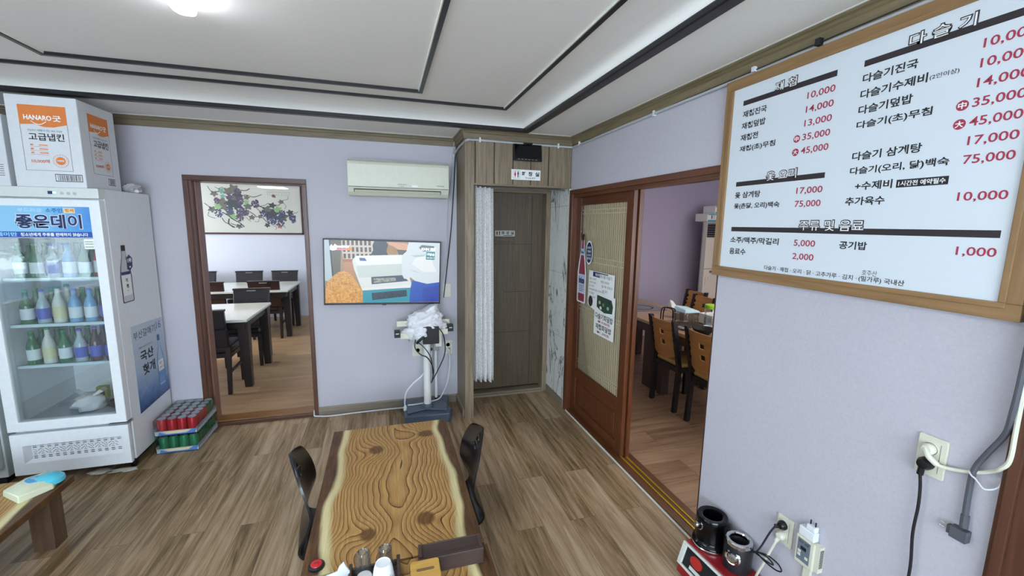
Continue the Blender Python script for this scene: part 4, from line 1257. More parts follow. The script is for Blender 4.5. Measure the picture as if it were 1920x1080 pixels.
def tumbler(name, label, x, y, z, r, h, m, group=None, cat='glass'):
    """upside-down drinking glass with a thick base on top"""
    mb = MB()
    mb.lathe([(r, 0), (r * .86, h - .006)], (x, y, z), m, 24, closed=False)
    mb.lathe([(r * .82, h - .016), (r * .84, h - .012), (r * .83, h - .004), (r * .62, h + .0005), (r * .55, h - .003), (0, h - .003)], (x, y, z), glass('glass_base', '#fbfdfd', .22, .05, .35), 24, closed=False)
    return tag(mb.build(name, org=(x, y, z)), label, cat, group)
TRY0 = TZ + .011
tumbler('water_glass', 'upside-down clear glass left of the white cup in the tray', -.110, 1.545, TRY0, .030, .112, m_tumbler, 'upside-down clear glasses')
tumbler('water_glass', 'upside-down clear glass directly behind the white cup in the tray', -.030, 1.552, TRY0, .030, .108, m_tumbler, 'upside-down clear glasses')
m_frost = mat('frosted_glass', '#c9c6c6', .35)
mb = MB(); mb.lathe([(.030, 0), (.0285, .062), (.026, .068), (.010, .070), (0, .0695)], (-.104, 1.475, TRY0), m_frost, 22)
tag(mb.build('small_cup', org=(-.104, 1.475, TRY0)), 'small frosted cup upside down in front of the clear glass', 'cup')
mb = MB(); mb.lathe([(.043, 0), (.043, .004), (.040, .045), (.034, .085), (.028, .104), (.0265, .106), (.024, .1035), (0, .1035)], (-.037, 1.478, TRY0), mat('white_melamine', '#eef0f2', .25), 26)
pc = mb.build('white_cup', org=(-.037, 1.478, TRY0)); tag(pc, 'white cup standing upside down in the tray', 'cup')
mb = MB()
for k, (a, h1, h2) in enumerate(((-.9, .060, .075), (-.75, .052, .068), (-.62, .050, .060), (-.7, .035, .044))):
    rr = .0405 - .0002
    pts = [(-.037 + (rr - .0085 * ((h - .045) / .04 if h > .045 else 0)) * math.cos(a + .12 * q) * 1.01, 1.478 + (rr - .0085 * ((h - .045) / .04 if h > .045 else 0)) * math.sin(a + .12 * q) * 1.01, TRY0 + h) for q, h in ((0, h1), (1, h2))]
    mb.tube(pts, .0010, m_pblack, 5, False)
mb.build('brush_print', pc)
# tray
m_walnut = wood('dark_walnut', '#54423c', '#372a26', axis=0, scale=3.0, stretch=16, rough=.45)
tr = thing('serving_tray', 'dark brown tray with low walls under the cups and glasses', 'tray', (-.07, 1.44, TZ))
mb = MB(); x0, x1, y0, y1 = -.165, .026, 1.30, 1.588
mb.box(x0, x1, y0, y1, TZ, TZ + .010, m_walnut); mb.build('base', tr)
mb = MB()
mb.box(x1 - .014, x1, y0, y1, TZ + .010, TZ + .048, m_walnut); mb.box(x0, x0 + .012, y0, y1, TZ + .010, TZ + .048, m_walnut)
mb.box(x0 + .012, x1 - .014, y1 - .012, y1, TZ + .010, TZ + .030, m_walnut); mb.box(x0 + .012, x1 - .014, y0, y0 + .012, TZ + .010, TZ + .030, m_walnut)
mb.build('rim', tr, bevel=.003)
# white caddy with loops
cd = thing('utensil_caddy', 'white moulded caddy with two black loop handles beside the glasses', 'caddy', (-.225, 1.50, TZ))
mb = MB(); fr = Frame((-.225, 1.545, TZ), (1, 0, 0), (0, 0, 1), (0, -1, 0))
sil = [(-.055, 0), (.062, 0), (.066, .055), (.055, .075), (.046, .098), (.028, .080), (.022, .062), (.005, .058), (-.022, .052), (-.045, .040), (-.058, .030)]
mb.prism(fr, sil, -.004, .006, m_white); mb.build('back_panel', cd, bevel=.003)
mb = MB(); mb.lathe([(.048, 0), (.052, .03), (.050, .045), (.046, .045), (.044, .01), (0, .01)], (-.215, 1.487, TZ), m_white, 26); mb.build('cup', cd)
mb = MB()
for cx, cy, hh in ((-.250, 1.463, .060), (-.186, 1.470, .074)):
    mb = MB(); mb.tube([(cx - .012, cy - .01, TZ + .015), (cx - .010, cy - .004, TZ + hh - .018), (cx - .004, cy, TZ + hh), (cx + .006, cy, TZ + hh), (cx + .012, cy - .004, TZ + hh - .02), (cx + .010, cy - .01, TZ + .015)], .0042, m_blackp, 8); mb.build('loop_handle', cd)
# dark open box
bx = thing('cutlery_box', 'dark walnut open topped box lying across the table seam', 'box', (.222, 1.555, TZ))
X0, X1, Y0, Y1, H = .098, .352, 1.508, 1.603, .066
mb = MB(); mb.box(X0, X1, Y0, Y1, TZ, TZ + .008, m_walnut); mb.box(X0 + .012, X1 - .012, Y0 + .012, Y1 - .006, TZ + .008, TZ + .056, m_walnut); mb.build('base', bx)
mb = MB(); w_ = .012
mb.box(X0, X1, Y0, Y0 + w_, TZ + .008, TZ + H, m_walnut); mb.box(X0, X1, Y1 - w_ * .5, Y1, TZ + .008, TZ + .058, m_walnut)
mb.box(X0, X0 + w_, Y0 + w_, Y1 - w_, TZ + .008, TZ + H + .004, m_walnut); mb.box(X1 - w_, X1, Y0 + w_, Y1 - w_, TZ + .008, TZ + H, m_walnut); mb.build('walls', bx, bevel=.002)
# bamboo napkin box
nbx = thing('napkin_box', 'bamboo lidded napkin box with slot in front of the walnut box', 'box', (.114, 1.44, TZ))
m_bamboo = wood('bamboo', '#d2a858', '#b98d42', axis=0, scale=4.0, stretch=12, rough=.35)
m_acr = mat('smoked_acrylic', '#6d6358', .2)
mb = MB(); mb.box(.064, .164, 1.400, 1.485, TZ, TZ + .075, m_acr); mb.build('container', nbx, bevel=.006)
def rrect(u0, u1, v0, v1, r, n=5):
    out = []
    for cx, cy, a0 in ((u1 - r, v0 + r, -PI / 2), (u1 - r, v1 - r, 0), (u0 + r, v1 - r, PI / 2), (u0 + r, v0 + r, PI)):
        out += [(cx + r * math.cos(a0 + PI / 2 * k / n), cy + r * math.sin(a0 + PI / 2 * k / n)) for k in range(n + 1)]
    return out
fl_ = FT(0, 0, TZ + .075)
lid = MB(); lid.prism(fl_, rrect(.060, .168, 1.396, 1.489, .010), 0, .009, m_bamboo); lid = lid.build('lid', nbx, bevel=.002)
mb = MB(); mb.flat(FT(0, 0, TZ + .0842), rrect(.081, .147, 1.435, 1.449, .0068), 0.0, mat('slot_brown', '#7a5f3e', .6)); mb.build('slot', lid)

# tissue pack on the left table
tp = thing('tissue_pack', 'cream and aqua wet tissue pack on the corner of the left low table', 'tissue pack', (-1.735, 2.575, TZ))
mcr = mat('pack_cream', '#dfe3c4', .3, bump=.2); maq = mat('pack_aqua', '#58c4da', .25, bump=.2); mbl = mat('pack_blue', '#4aa6d8', .3)
mb = MB()
N_ = 18
def pack(u, v, d):
    a = u * PI; hx = .095 * (1 + .05 * math.sin(6 * v)); 
    return Vector((0, 0, 0))
top = []
lo_ = [(-1.835, 2.55), (-1.715, 2.455), (-1.640, 2.560), (-1.665, 2.650), (-1.740, 2.690), (-1.815, 2.650)]
mb.v += [Vector((x, y, TZ)) for x, y in lo_] + [Vector((-1.735 + (x + 1.735) * .96, 2.575 + (y - 2.575) * .96, TZ + .030 + .006 * math.sin(i * 2))) for i, (x, y) in enumerate(lo_)] + [Vector((-1.735 + (x + 1.735) * .6, 2.575 + (y - 2.575) * .6, TZ + .046)) for x, y in lo_]
k = mb.mi(mcr)
for a in range(6):
    b2 = (a + 1) % 6
    mb.f += [[a, b2, 6 + b2, 6 + a], [6 + a, 6 + b2, 12 + b2, 12 + a]]; mb.m += [k, k]; mb.sm += [False, True]
mb.f.append([12 + a for a in range(6)]); mb.m.append(k); mb.sm.append(True); mb.f.append(list(reversed(range(6)))); mb.m.append(k); mb.sm.append(False)
mb.build('wrapper', tp, bevel=.004)
mb = MB(); fr = Frame((-1.715, 2.58, TZ + .0475), Vector((.8, -.6, 0)), Vector((.6, .8, 0)), (0, 0, 1))
mb.prism(fr, rrect(-.062, .015, -.030, .030, .028), -.004, .0015, mbl); lb_ = mb.build('flap', tp, bevel=.001)
mb = MB(); mb.lathe([(.062, 0), (.060, .02), (.045, .034), (.02, .041), (0, .042)], (-1.690, 2.612, TZ + .015), maq, 22); mb.build('pull_tab', tp)
mb = MB()
mb.text('물티슈', fr, -.045, -.008, .0, .010, m_pwhite, d=.0028); mb.build('lettering', tp)

# ------------------------------------------------------------------ TELEVISION
tv = thing('television', 'flat television on the back wall showing a person beside a white and teal machine', 'television', (-.005, 3.80, 1.27))
ang = math.radians(1.6)
TU = Vector((math.cos(ang), 0, -math.sin(ang))); TV_ = Vector((math.sin(ang), 0, math.cos(ang)))
tn = Vector((0, -1, 0)); TF = Frame((-.005, 3.797, 1.267), TU, TV_, tn)
mb = MB(); hw, hh = .482, .278
for a, b, c, d in ((-hw, hw, -hh, -hh + .016), (-hw, hw, hh - .010, hh), (-hw, -hw + .010, -hh, hh), (hw - .010, hw, -hh, hh)):
    mb.fbox(TF, a, b, c, d, -.02, .006, m_blackp)
mb.fbox(TF, -hw, hw, -hh, hh, -.035, -.0, m_blackp); mb.fbox(TF, -.28, .28, -.2, .16, -.06, -.035, m_blackp); mb.fbox(TF, -.018, .018, -hh - .006, -hh, -.01, .005, m_blackp)
mb.build('bezel', tv, bevel=.002)
mb = MB(); mb.fbox(TF, -.1, .1, -.1, .1, -.078, -.06, m_steel); mb.build('wall_mount', tv)
def tvp(cx, cy):
    """picture coordinates measured across the screen, 0..1 right and down"""
    v = (cy - 115) / 880; l = 120 + 50 * v; r = 1738 + 2 * v
    u = (cx - l) / (r - l); v = v - .02 * u
    return (-hw + .011 + u * (2 * hw - .022), hh - .011 - v * (2 * hh - .027))
_tvn = 0
scr = MB()
def tvq(col, pts, d, st=1.0, detail=None):
    st *= .85
    q = [tvp(*p) for p in pts]
    q = [(min(hw - .0105, max(-hw + .0105, a)), min(hh - .0105, max(-hh + .0165, b))) for a, b in q]
    scr.flat(TF, list(reversed(q)), d, emit('screen_' + col.strip('#') + (str(detail[0]) if detail else ''), col, st, detail))
E1 = 0.85
scr.fbox(TF, -hw + .010, hw - .010, -hh + .016, hh - .010, .0, .0012, emit('screen_base', '#a58d6c', E1))
tvq('#b9cdd6', [(115, 110), (190, 110), (250, 690), (140, 680)], .0016); tvq('#5f5a42', [(190, 110), (345, 110), (350, 700), (270, 700)], .0016); tvq('#171512', [(180, 110), (196, 110), (262, 640), (245, 640)], .0018)
tvq('#d3c9b8', [(340, 110), (800, 110), (780, 400), (380, 380)], .0016); tvq('#b46a3e', [(370, 376), (520, 376), (520, 420), (380, 416)], .0018); tvq('#c08a5e', [(385, 416), (540, 420), (540, 700), (400, 690)], .0018)
for r_ in range(3):
    for c_ in range(7):
        x = 360 + c_ * 58 + r_ * 10; y = 118 + r_ * 92
        tvq('#5a4638', [(x, y), (x + 34, y), (x + 38, y + 66), (x + 5, y + 66)], .0020, 1.0, ('#25201e', 40, 40, 1.0))
tvq('#1a1f2d', [(790, 105), (960, 105), (985, 180), (965, 260), (990, 320), (745, 320), (780, 250), (770, 180)], .0022)
tvq('#a97a3c', [(985, 150), (1100, 170), (1130, 240), (1100, 305), (985, 300), (965, 240)], .0022)
tvq('#e0a884', [(985, 135), (1110, 140), (1250, 145), (1290, 190), (1270, 245), (1130, 235), (1060, 190), (1000, 170)], .0026); tvq('#5a4a42', [(1110, 235), (1280, 245), (1280, 320), (1140, 310)], .0023)
tvq('#e6eceb', [(545, 330), (1190, 310), (1330, 720), (1330, 790), (640, 800), (530, 520), (500, 400)], .0024); tvq('#f4f8f7', [(555, 335), (1190, 312), (1200, 435), (590, 462), (530, 400)], .0026); tvq('#cfdcd8', [(560, 475), (1200, 440), (1270, 600), (600, 640)], .0026)
tvq('#4a5f9a', [(592, 358), (670, 360), (698, 402), (605, 400)], .0028); tvq('#3c4a63', [(765, 630), (1195, 605), (1290, 690), (775, 735)], .0028); tvq('#b9b7a8', [(800, 650), (1110, 640), (1110, 690), (800, 715)], .0030, 1.0, ('#5c5c5a', 30, 60, 1.0))
tvq('#1b97ae', [(640, 825), (1330, 790), (1330, 1000), (670, 1000)], .0028); tvq('#1f3f58', [(780, 860), (1265, 820), (1275, 915), (790, 965)], .0030, 1.0, ('#12202c', 30, 60, 1.0)); tvq('#f0f4f3', [(640, 790), (1330, 745), (1330, 785), (650, 822)], .0031)
tvq('#dfeaf0', [(1280, 110), (1745, 110), (1745, 720), (1560, 735), (1400, 700), (1320, 640), (1230, 660), (1195, 600), (1185, 320), (1250, 260)], .0033); tvq('#f2f7f9', [(1400, 330), (1600, 340), (1700, 560), (1500, 560), (1330, 440)], .0035)
tvq('#bccbd3', [(1320, 320), (1420, 310), (1540, 300), (1500, 330), (1380, 345)], .0036); tvq('#bccbd3', [(1310, 520), (1450, 570), (1380, 560)], .0036)
tvq('#1551bd', [(1345, 680), (1560, 735), (1745, 712), (1740, 1005), (1310, 1005), (1320, 800)], .0034); tvq('#1a3fb0', [(1500, 800), (1740, 760), (1740, 1005), (1500, 1005)], .0036)
fur = [(165, 800), (190, 690), (260, 610), (330, 555), (400, 545), (480, 580), (550, 670), (610, 760), (660, 850), (660, 995), (170, 995)]
tvq('#f0b653', fur, .0036, 1.0, ('#c07d20', 30, 55, 2.0))
rnd = random.Random(2)
for k in range(70):
    x, y = rnd.uniform(200, 620), rnd.uniform(640, 985); 
    if x > 480 and y < 700: continue
    a = rnd.uniform(-.8, .8); l = rnd.uniform(20, 46)
    tvq(rnd.choice(('#f7cd7c', '#d99a3a', '#a8691c')), [(x, y), (x + 9, y), (x + 9 + l * math.sin(a), y + l), (x + 5 + l * math.sin(a), y + l)], .0038 + k * .000002)
tvq('#ffffff', [(195, 205), (215, 170), (240, 200), (260, 165), (290, 190), (290, 250), (240, 262), (200, 250)], .0040, 1.1); tvq('#f3f0ef', [(290, 190), (455, 190), (455, 222), (290, 222)], .0040); tvq('#e58aa0', [(290, 228), (410, 228), (410, 255), (290, 255)], .0040); tvq('#ee8a2c', [(415, 222), (500, 222), (490, 255), (415, 255)], .0040)
tvq('#6f797c', [(1430, 205), (1470, 165), (1660, 180), (1640, 240), (1500, 262)], .0038)
tvq('#1d8a98', [(1540, 262), (1668, 262), (1664, 380), (1536, 376)], .0040)
a = tvp(1468, 246); b = tvp(1675, 206); scr.text('KNN SBS', TF, a[0], a[1], b[0], b[1], emit('screen_white', '#ffffff', 1.1), bold=.06, d=.0044)
a = tvp(1545, 325); b = tvp(1662, 282); scr.text('생방송', TF, a[0], a[1], b[0], b[1], emit('screen_white', '#ffffff', 1.1), bold=.04, d=.0044)
a = tvp(1548, 362); b = tvp(1655, 344); scr.text('투데이', TF, a[0], a[1], b[0], b[1], emit('screen_white', '#ffffff', 1.1), bold=.02, d=.0044)
scr.build('screen', tv)

# ------------------------------------------------------------------ WALL AIR CONDITIONER
ac = thing('wall_air_conditioner', 'cream split air conditioner on the back wall above the television', 'air conditioner', (.14, 3.78, 1.905))
m_ac = mat('aged_cream_plastic', '#d3d4c2', .38); m_acd = mat('aged_cream_shade', '#bcbda9', .4)
ax0, ax1 = -.262, .541
prof = [(3.873, 1.93), (3.873, 2.186), (3.70, 2.186), (3.672, 2.172), (3.664, 2.15), (3.668, 1.972), (3.674, 1.966), (3.690, 1.935), (3.72, 1.907), (3.80, 1.905)]
ex = Frame((0, 0, 0), (0, 1, 0), (0, 0, 1), (1, 0, 0))
mb = MB(); mb.prism(ex, [(y, z) for y, z in prof], ax0, ax1, m_ac); mb.build('body', ac, bevel=.006, seg=3)
mb = MB(); mb.box(ax0 + .005, ax1 - .005, 3.6625, 3.666, 1.9735, 1.9765, m_dark); mb.build('panel_seam', ac)
lv = Frame((ax0, 3.6735, 1.962), (1, 0, 0), Vector((0, .016, -.031)).normalized(), Vector((0, -.031, -.016)).normalized())
mb = MB(); mb.fbox(lv, .045, .735, .004, .031, -.002, .0012, m_dark); mb.build('outlet_slot', ac)
mb = MB(); mb.fbox(lv, .050, .730, .010, .036, -.001, .004, m_acd); mb.build('louver', ac, bevel=.002)
mb = MB(); 
for k in range(9): mb.box(ax0 + .03 + k * .083, ax0 + .10 + k * .083, 3.70, 3.86, 2.186, 2.189, m_acd)
mb.build('top_grille', ac)
AF = FB(ax0, 3.6635, 0)
mb = MB(); mb.text('SAMSUNG', AF, .385, 1.998, .452, 2.006, m_pblack, d=.003); mb.text('Inverter', AF, .400, 1.985, .436, 1.991, m_pblack, d=.003)
mb.build('lettering', ac)
mb = MB()
for k in range(5): mb.fbox(AF, .700 + k * .013, .706 + k * .013, 1.998, 2.003, -.003, .002, m_pblack)
mb.fbox(AF, .495, .545, 1.985, 2.0, -.003, .0025, m_pwhite)
mb.build('indicator', ac)

# ------------------------------------------------------------------ cables about the air conditioner and conduit
m_cw = mat('white_cable', '#d9dade', .45); m_cb = mat('black_cable', '#17171b', .45); m_cg = mat('grey_conduit', '#b5b9bb', .4); m_cgd = mat('dark_grey_cable', '#54555c', .5)
mb = MB()
mb.tube([(.575, 3.850, 1.95), (.597, 3.845, 2.12), (.605, 3.840, 2.25), (.62, 3.80, 2.31), (.645, 3.458, 2.345), (.70, 3.452, 2.352), (.757, 3.452, 2.354), (1.0, 3.452, 2.352), (1.208, 3.452, 2.350), (1.50, 3.452, 2.350), (1.552, 3.44, 2.348), (1.558, 3.38, 2.345), (1.558, 2.9, 2.352), (1.558, 2.4, 2.356), (1.556, 1.8, 2.358), (1.552, .6, 2.360)], .0085, m_cg, 10)
for p in ((.757, 3.452, 2.354), (1.43, 3.452, 2.351)):
    mb.box(p[0] - .006, p[0] + .006, p[1] - .011, p[1] + .012, p[2] - .016, p[2] + .020, m_cw)
for y in (3.30, 2.29): mb.box(1.546, 1.568, y - .006, y + .006, 2.340, 2.372, m_cw)
tag(mb.build('cable_conduit', org=(1.0, 3.452, 2.35)), 'grey conduit clipped under the crown moulding above the toilet sign', 'conduit')
mb = MB(); mb.tube([(.632, 3.83, 2.36), (.625, 3.85, 2.25), (.607, 3.862, 1.95), (.58, 3.862, 1.6), (.545, 3.862, 1.30), (.512, 3.862, 1.02)], .0045, m_cb, 8)
tag(mb.build('cable', org=(.6, 3.85, 1.9)), 'black cable hanging from the ceiling corner beside the television', 'cable')
mb = MB(); mb.tube([(.612, 3.835, 2.40), (.603, 3.86, 2.25), (.616, 3.864, 2.06), (.592, 3.864, 1.92), (.566, 3.866, 1.90)], .003, m_cg, 8)
mb.tube([(.560, 3.866, 1.90), (.548, 3.866, 1.62), (.553, 3.866, 1.45), (.525, 3.866, 1.30), (.50, 3.866, 1.15)], .003, m_cg, 8)
tag(mb.build('cable', org=(.58, 3.86, 1.9)), 'thin grey cable hanging down right of the air conditioner', 'cable')
mb = MB(); mb.tube([(1.560, 2.50, 2.366), (1.545, 1.716, 2.362), (1.536, 1.3, 2.364), (1.532, .9, 2.366), (1.53, .6, 2.368)], .0022, m_cb, 6)
mb.box(1.530, 1.545, 1.55, 1.566, 2.355, 2.375, m_cw); mb.box(1.526, 1.545, 1.262, 1.280, 2.354, 2.378, m_cb)
tag(mb.build('cable', org=(1.54, 1.5, 2.36)), 'thin black wire running along the top of the menu board', 'cable')

# ------------------------------------------------------------------ WHITE POST SCALE with cloth
st = thing('platform_scale', 'grey based post scale with white pole and a white bag over its head', 'scale', (.32, 3.65, 0))
m_base = mat('slate_blue_plastic', '#4d5a6b', .35)
mb = MB()
out = [(.128, 3.462), (.500, 3.452), (.535, 3.54), (.510, 3.62), (.545, 3.84), (.44, 3.845), (.30, 3.80), (.150, 3.845), (.112, 3.84), (.128, 3.62)]
mb.prism(FT(0, 0, 0), out, 0, .085, m_base)
mb.build('base', st, bevel=.010)
mb = MB()
mb.prism(FT(0, 0, .084), [(.15, 3.50), (.30, 3.55), (.49, 3.49), (.50, 3.60), (.44, 3.78), (.20, 3.78), (.15, 3.62)], 0, .022, m_base); mb.build('base_cover', st, bevel=.010)
mb = MB(); mb.lathe([(.045, .10), (.045, .125), (.038, .135), (.033, .14)], (.327, 3.58, 0), m_base, 20); mb.build('collar', st)
mb = MB(); mb.lathe([(.031, .11), (.031, .70)], (.327, 3.58, 0), m_offwhite, 22); mb.build('pole', st)
mb = MB(); mb.box(.408, .428, 3.725, 3.745, .09, .62, m_offwhite); mb.box(.403, .433, 3.72, 3.75, .09, .12, m_blackp); mb.build('rear_post', st, bevel=.002)
mb = MB(); mb.box(.085, .535, 3.66, 3.70, .815, .862, m_ivory); mb.build('upper_bar', st, bevel=.002)
mb = MB(); mb.box(.110, .290, 3.585, 3.62, .725, .775, m_ivory); mb.box(.30, .510, 3.585, 3.62, .745, .795, m_ivory); mb.build('lower_bar', st, bevel=.002)
for x0 in (.062, .508):
    mb = MB(); mb.box(x0, x0 + .048, 3.575, 3.63, .74 + (.03 if x0 > .3 else 0), .80 + (.03 if x0 > .3 else 0), m_blackp); mb.box(x0 + .01, x0 + .038, 3.572, 3.58, .77 + (.03 if x0 > .3 else 0), .778 + (.03 if x0 > .3 else 0), m_ivory); mb.build('end_clamp', st, bevel=.003)
mb = MB(); mb.box(.215, .460, 3.60, 3.72, .69, .93, m_ivory); mb.box(.40, .455, 3.58, 3.62, .64, .80, m_ivory); mb.build('head_frame', st, bevel=.004)
mb = MB(); mb.box(.292, .425, 3.515, 3.60, .685, .835, m_blackp); mb.build('battery_box', st, bevel=.006)
mb = MB(); mb.box(.385, .430, 3.60, 3.66, .60, .69, m_steel); mb.lathe([(.012, 0), (.012, .02), (0, .02)], None, m_blackp, 12, Frame((.375, 3.585, .62), (0, 1, 0), (0, 0, 1), (-1, 0, 0))); mb.build('bracket', st, bevel=.002)
mb = MB(); mb.tube([(.235, 3.54, .75), (.225, 3.53, .66), (.27, 3.52, .60), (.33, 3.53, .56), (.375, 3.535, .46), (.365, 3.54, .36), (.36, 3.55, .34), (.42, 3.55, .45), (.475, 3.53, .60), (.46, 3.52, .76), (.40, 3.52, .83), (.33, 3.52, .82)], .0045, m_cb, 8)
mb.tube([(.25, 3.54, .70), (.30, 3.51, .66), (.355, 3.52, .56), (.37, 3.53, .42)], .004, m_cb, 8)
mb.tube([(.24, 3.52, .70), (.27, 3.505, .735), (.30, 3.508, .755)], .012, m_cb, 8); mb.build('black_lead', st)
mb = MB(); mb.tube([(.137, 3.60, .105), (.135, 3.60, .17), (.150, 3.595, .25), (.21, 3.585, .33), (.30, 3.61, .40), (.37, 3.68, .52), (.385, 3.70, .62)], .0065, m_cw, 8); mb.lathe([(.016, 0), (.014, .03), (.008, .045)], (.137, 3.60, .085), m_white, 12); mb.build('white_lead', st)
# draped bag
m_cloth = mat('white_crumpled_bag', '#e3e4e8', .55, bump=.6, scale=18)
from mathutils import noise as mnoise
mb = MB(); seg, rings = 90, 48; k = mb.mi(m_cloth)
def drape(fi, t):
    """cloth bag hanging over the scale head: flat top, ragged hem lower at the left, deep folds"""
    c, s_ = math.cos(fi), math.sin(fi)
    left = max(0, -c)
    hang = .185 + .05 * left + .03 * math.sin(3 * fi + .6)
    e = min(1, t * 2.4)
    rx = .142 * e ** .55 * (1 + .12 * t); ry = .098 * e ** .55 * (1 + .15 * t)
    x = .308 + .012 * t + rx * c; y = 3.625 + ry * s_
    drop = max(0, (t - .26) / .74)
    z = .962 + .045 * math.exp(-((x - .40) / .06) ** 2) * (1 - drop) - hang * drop ** 1.05 - .035 * left * min(1, t * 3)
    q = Vector((x * 9, y * 9, z * 14))
    w = abs(mnoise.noise(q)) * .060 + abs(mnoise.noise(q * 2.3 + Vector((4, 1, 7)))) * .034 - .03
    o = Vector((c * 1.0, s_ * 1.0, .35)).normalized() * w * (.5 + .8 * t)
    return Vector((x, y, z)) + o
for j in range(rings + 1):
    for a in range(seg): mb.v.append(drape(2 * PI * a / seg, j / rings))
for j in range(rings):
    for a in range(seg):
        b2 = (a + 1) % seg
        mb.f.append([(j + 1) * seg + a, (j + 1) * seg + b2, j * seg + b2, j * seg + a]); mb.m.append(k); mb.sm.append(True)
mb.f.append([a for a in range(seg)]); mb.m.append(k); mb.sm.append(True)
tag(mb.build('white_bag', org=(.32, 3.63, .74), angle=80), 'crumpled white cloth bag draped over the head of the post scale', 'bag')
mb = MB(); mb.tube([(-.63, 3.90, .04), (-.625, 3.85, .015), (-.600, 3.84, .010), (-.53, 3.825, .008), (-.45, 3.822, .008), (-.30, 3.83, .008), (-.13, 3.835, .008), (.06, 3.83, .010), (.135, 3.62, .10)], .0065, m_cw, 8)
tag(mb.build('cable', org=(-.2, 3.835, 0)), 'white cord lying along the skirting from the doorway to the scale', 'cord')
mb = MB(); mb.tube([(.553, 3.855, .53), (.556, 3.80, .48), (.550, 3.78, .38), (.525, 3.76, .24), (.475, 3.74, .14), (.435, 3.70, .115), (.34, 3.66, .112), (.24, 3.64, .112), (.16, 3.63, .115)], .006, m_cw, 8)
tag(mb.build('cable', org=(.5, 3.76, .1)), 'white power cord hanging from the low socket beside the scale', 'cord')

def socket_plate(name, label, fr, w, h, n, plate=m_ivory, group=None):
    o = thing(name, label, 'wall socket', fr.o, group)
    mb = MB(); mb.prism(fr, rrect(-w / 2, w / 2, -h / 2, h / 2, .006), 0, .008, plate); mb.build('plate', o, bevel=.002)
    for k in range(n):
        v = (k - (n - 1) / 2) * .046
        f2 = Frame(fr.p(-.004, v, .008), fr.u, fr.v, fr.n)
        mb = MB(); mb.lathe([(.0205, 0), (.0205, .0012), (.0185, .0014), (.0175, -.006), (0, -.006)], None, plate, 24, f2)
        for s in (-1, 1): mb.disc(f2, s * .0085, 0, .0026, .0026, -.0055, m_dark, 10)
        mb.build('outlet', o)
    mb = MB(); mb.fbox(fr, w / 2 - .016, w / 2 - .0145, -h * .36, h * .36, .008, .0084, m_steel); mb.build('trim_line', o)
    return o
socket_plate('wall_socket', 'double wall socket low on the back wall right of the post scale', FB(.553, YT, .547), .075, .130, 2)
pl = MB(); f2 = FB(.549, YT - .009, .524); pl.lathe([(.016, 0), (.016, .02), (.010, .032), (0, .034)], None, m_white, 16, f2); tag(pl.build('power_plug', org=f2.o), 'white plug in the low back wall socket', 'plug')
socket_plate('wall_socket', 'square wall socket half hidden behind the white scale pole', FB(.275, YT, .535), .11, .11, 1)
sw = thing('light_switch', 'white light switch on the back wall by the wooden post', 'switch', (.545, YT, 1.085))
mb = MB(); mb.prism(FB(.545, YT, 1.085), rrect(-.034, .034, -.060, .060, .006), 0, .009, m_ivory); mb.build('plate', sw, bevel=.002)
mb = MB(); mb.fbox(FB(.545, YT, 1.085), -.020, .020, -.040, .040, .009, .013, m_ivory); mb.build('rocker', sw, bevel=.002)

# ------------------------------------------------------------------ alcove: curtain, signs, monitor
cu = thing('door_curtain', 'white lace curtain gathered at the left of the toilet doorway', 'curtain', (.81, 3.58, 2.0))
m_lace = None
def lace():
    m, nt, b = base('white_lace'); L = nt.links
    tc = N(nt, 'ShaderNodeTexCoord'); 
    w1 = N(nt, 'ShaderNodeTexVoronoi', i_Scale=38.0, feature='DISTANCE_TO_EDGE'); L.new(tc.outputs['Object'], w1.inputs['Vector'])
    w2 = N(nt, 'ShaderNodeTexWave', i_Scale=14.0, i_Distortion=6.0); L.new(tc.outputs['Object'], w2.inputs['Vector'])
    mu = N(nt, 'ShaderNodeMath', operation='MULTIPLY'); L.new(w1.outputs['Distance'], mu.inputs[0]); mu.inputs[1].default_value = 3.0
    ad = N(nt, 'ShaderNodeMath', operation='MULTIPLY_ADD', i_1=.25); L.new(w2.outputs['Fac'], ad.inputs[0]); L.new(mu.outputs[0], ad.inputs[2])
    rp = N(nt, 'ShaderNodeValToRGB'); rp.color_ramp.elements[0].position = .25; rp.color_ramp.elements[0].color = C('#f1f1ef'); rp.color_ramp.elements[1].position = .8; rp.color_ramp.elements[1].color = C('#dddbd7')
    L.new(ad.outputs[0], rp.inputs[0]); L.new(rp.outputs[0], b.inputs['Base Color']); b.inputs['Roughness'].default_value = .9
    return m
m_lace = lace()
mb = MB()
us = [i / 60 for i in range(61)]; vs = [i / 24 for i in range(25)]
def curt(u, v, d):
    w = .175 + .02 * v
    x = .722 + u * (.178 + .018 * (1 - v)); 
    y = 3.575 + .040 * math.sin(u * 2 * PI * 4.5 + .5 * math.sin(2 * v)) * (.8 + .2 * (1 - v)) + .008 * math.sin(u * 2 * PI * 2.0 + v * 2) + d
    z = .315 - .020 * u - .010 * abs(math.sin(u * PI * 4.5)) * (1 - v) + v * (2.012 - .315)
    return Vector((x, y, z))
mb.grid(us, vs, lambda i, j: True, curt, .0015, m_lace); mb.build('cloth', cu, angle=80)
mb = MB(); mb.tube([(.714, 3.575, 2.0), (1.56, 3.575, 2.0)], .006, m_steel, 8, False); mb.build('rod', cu)

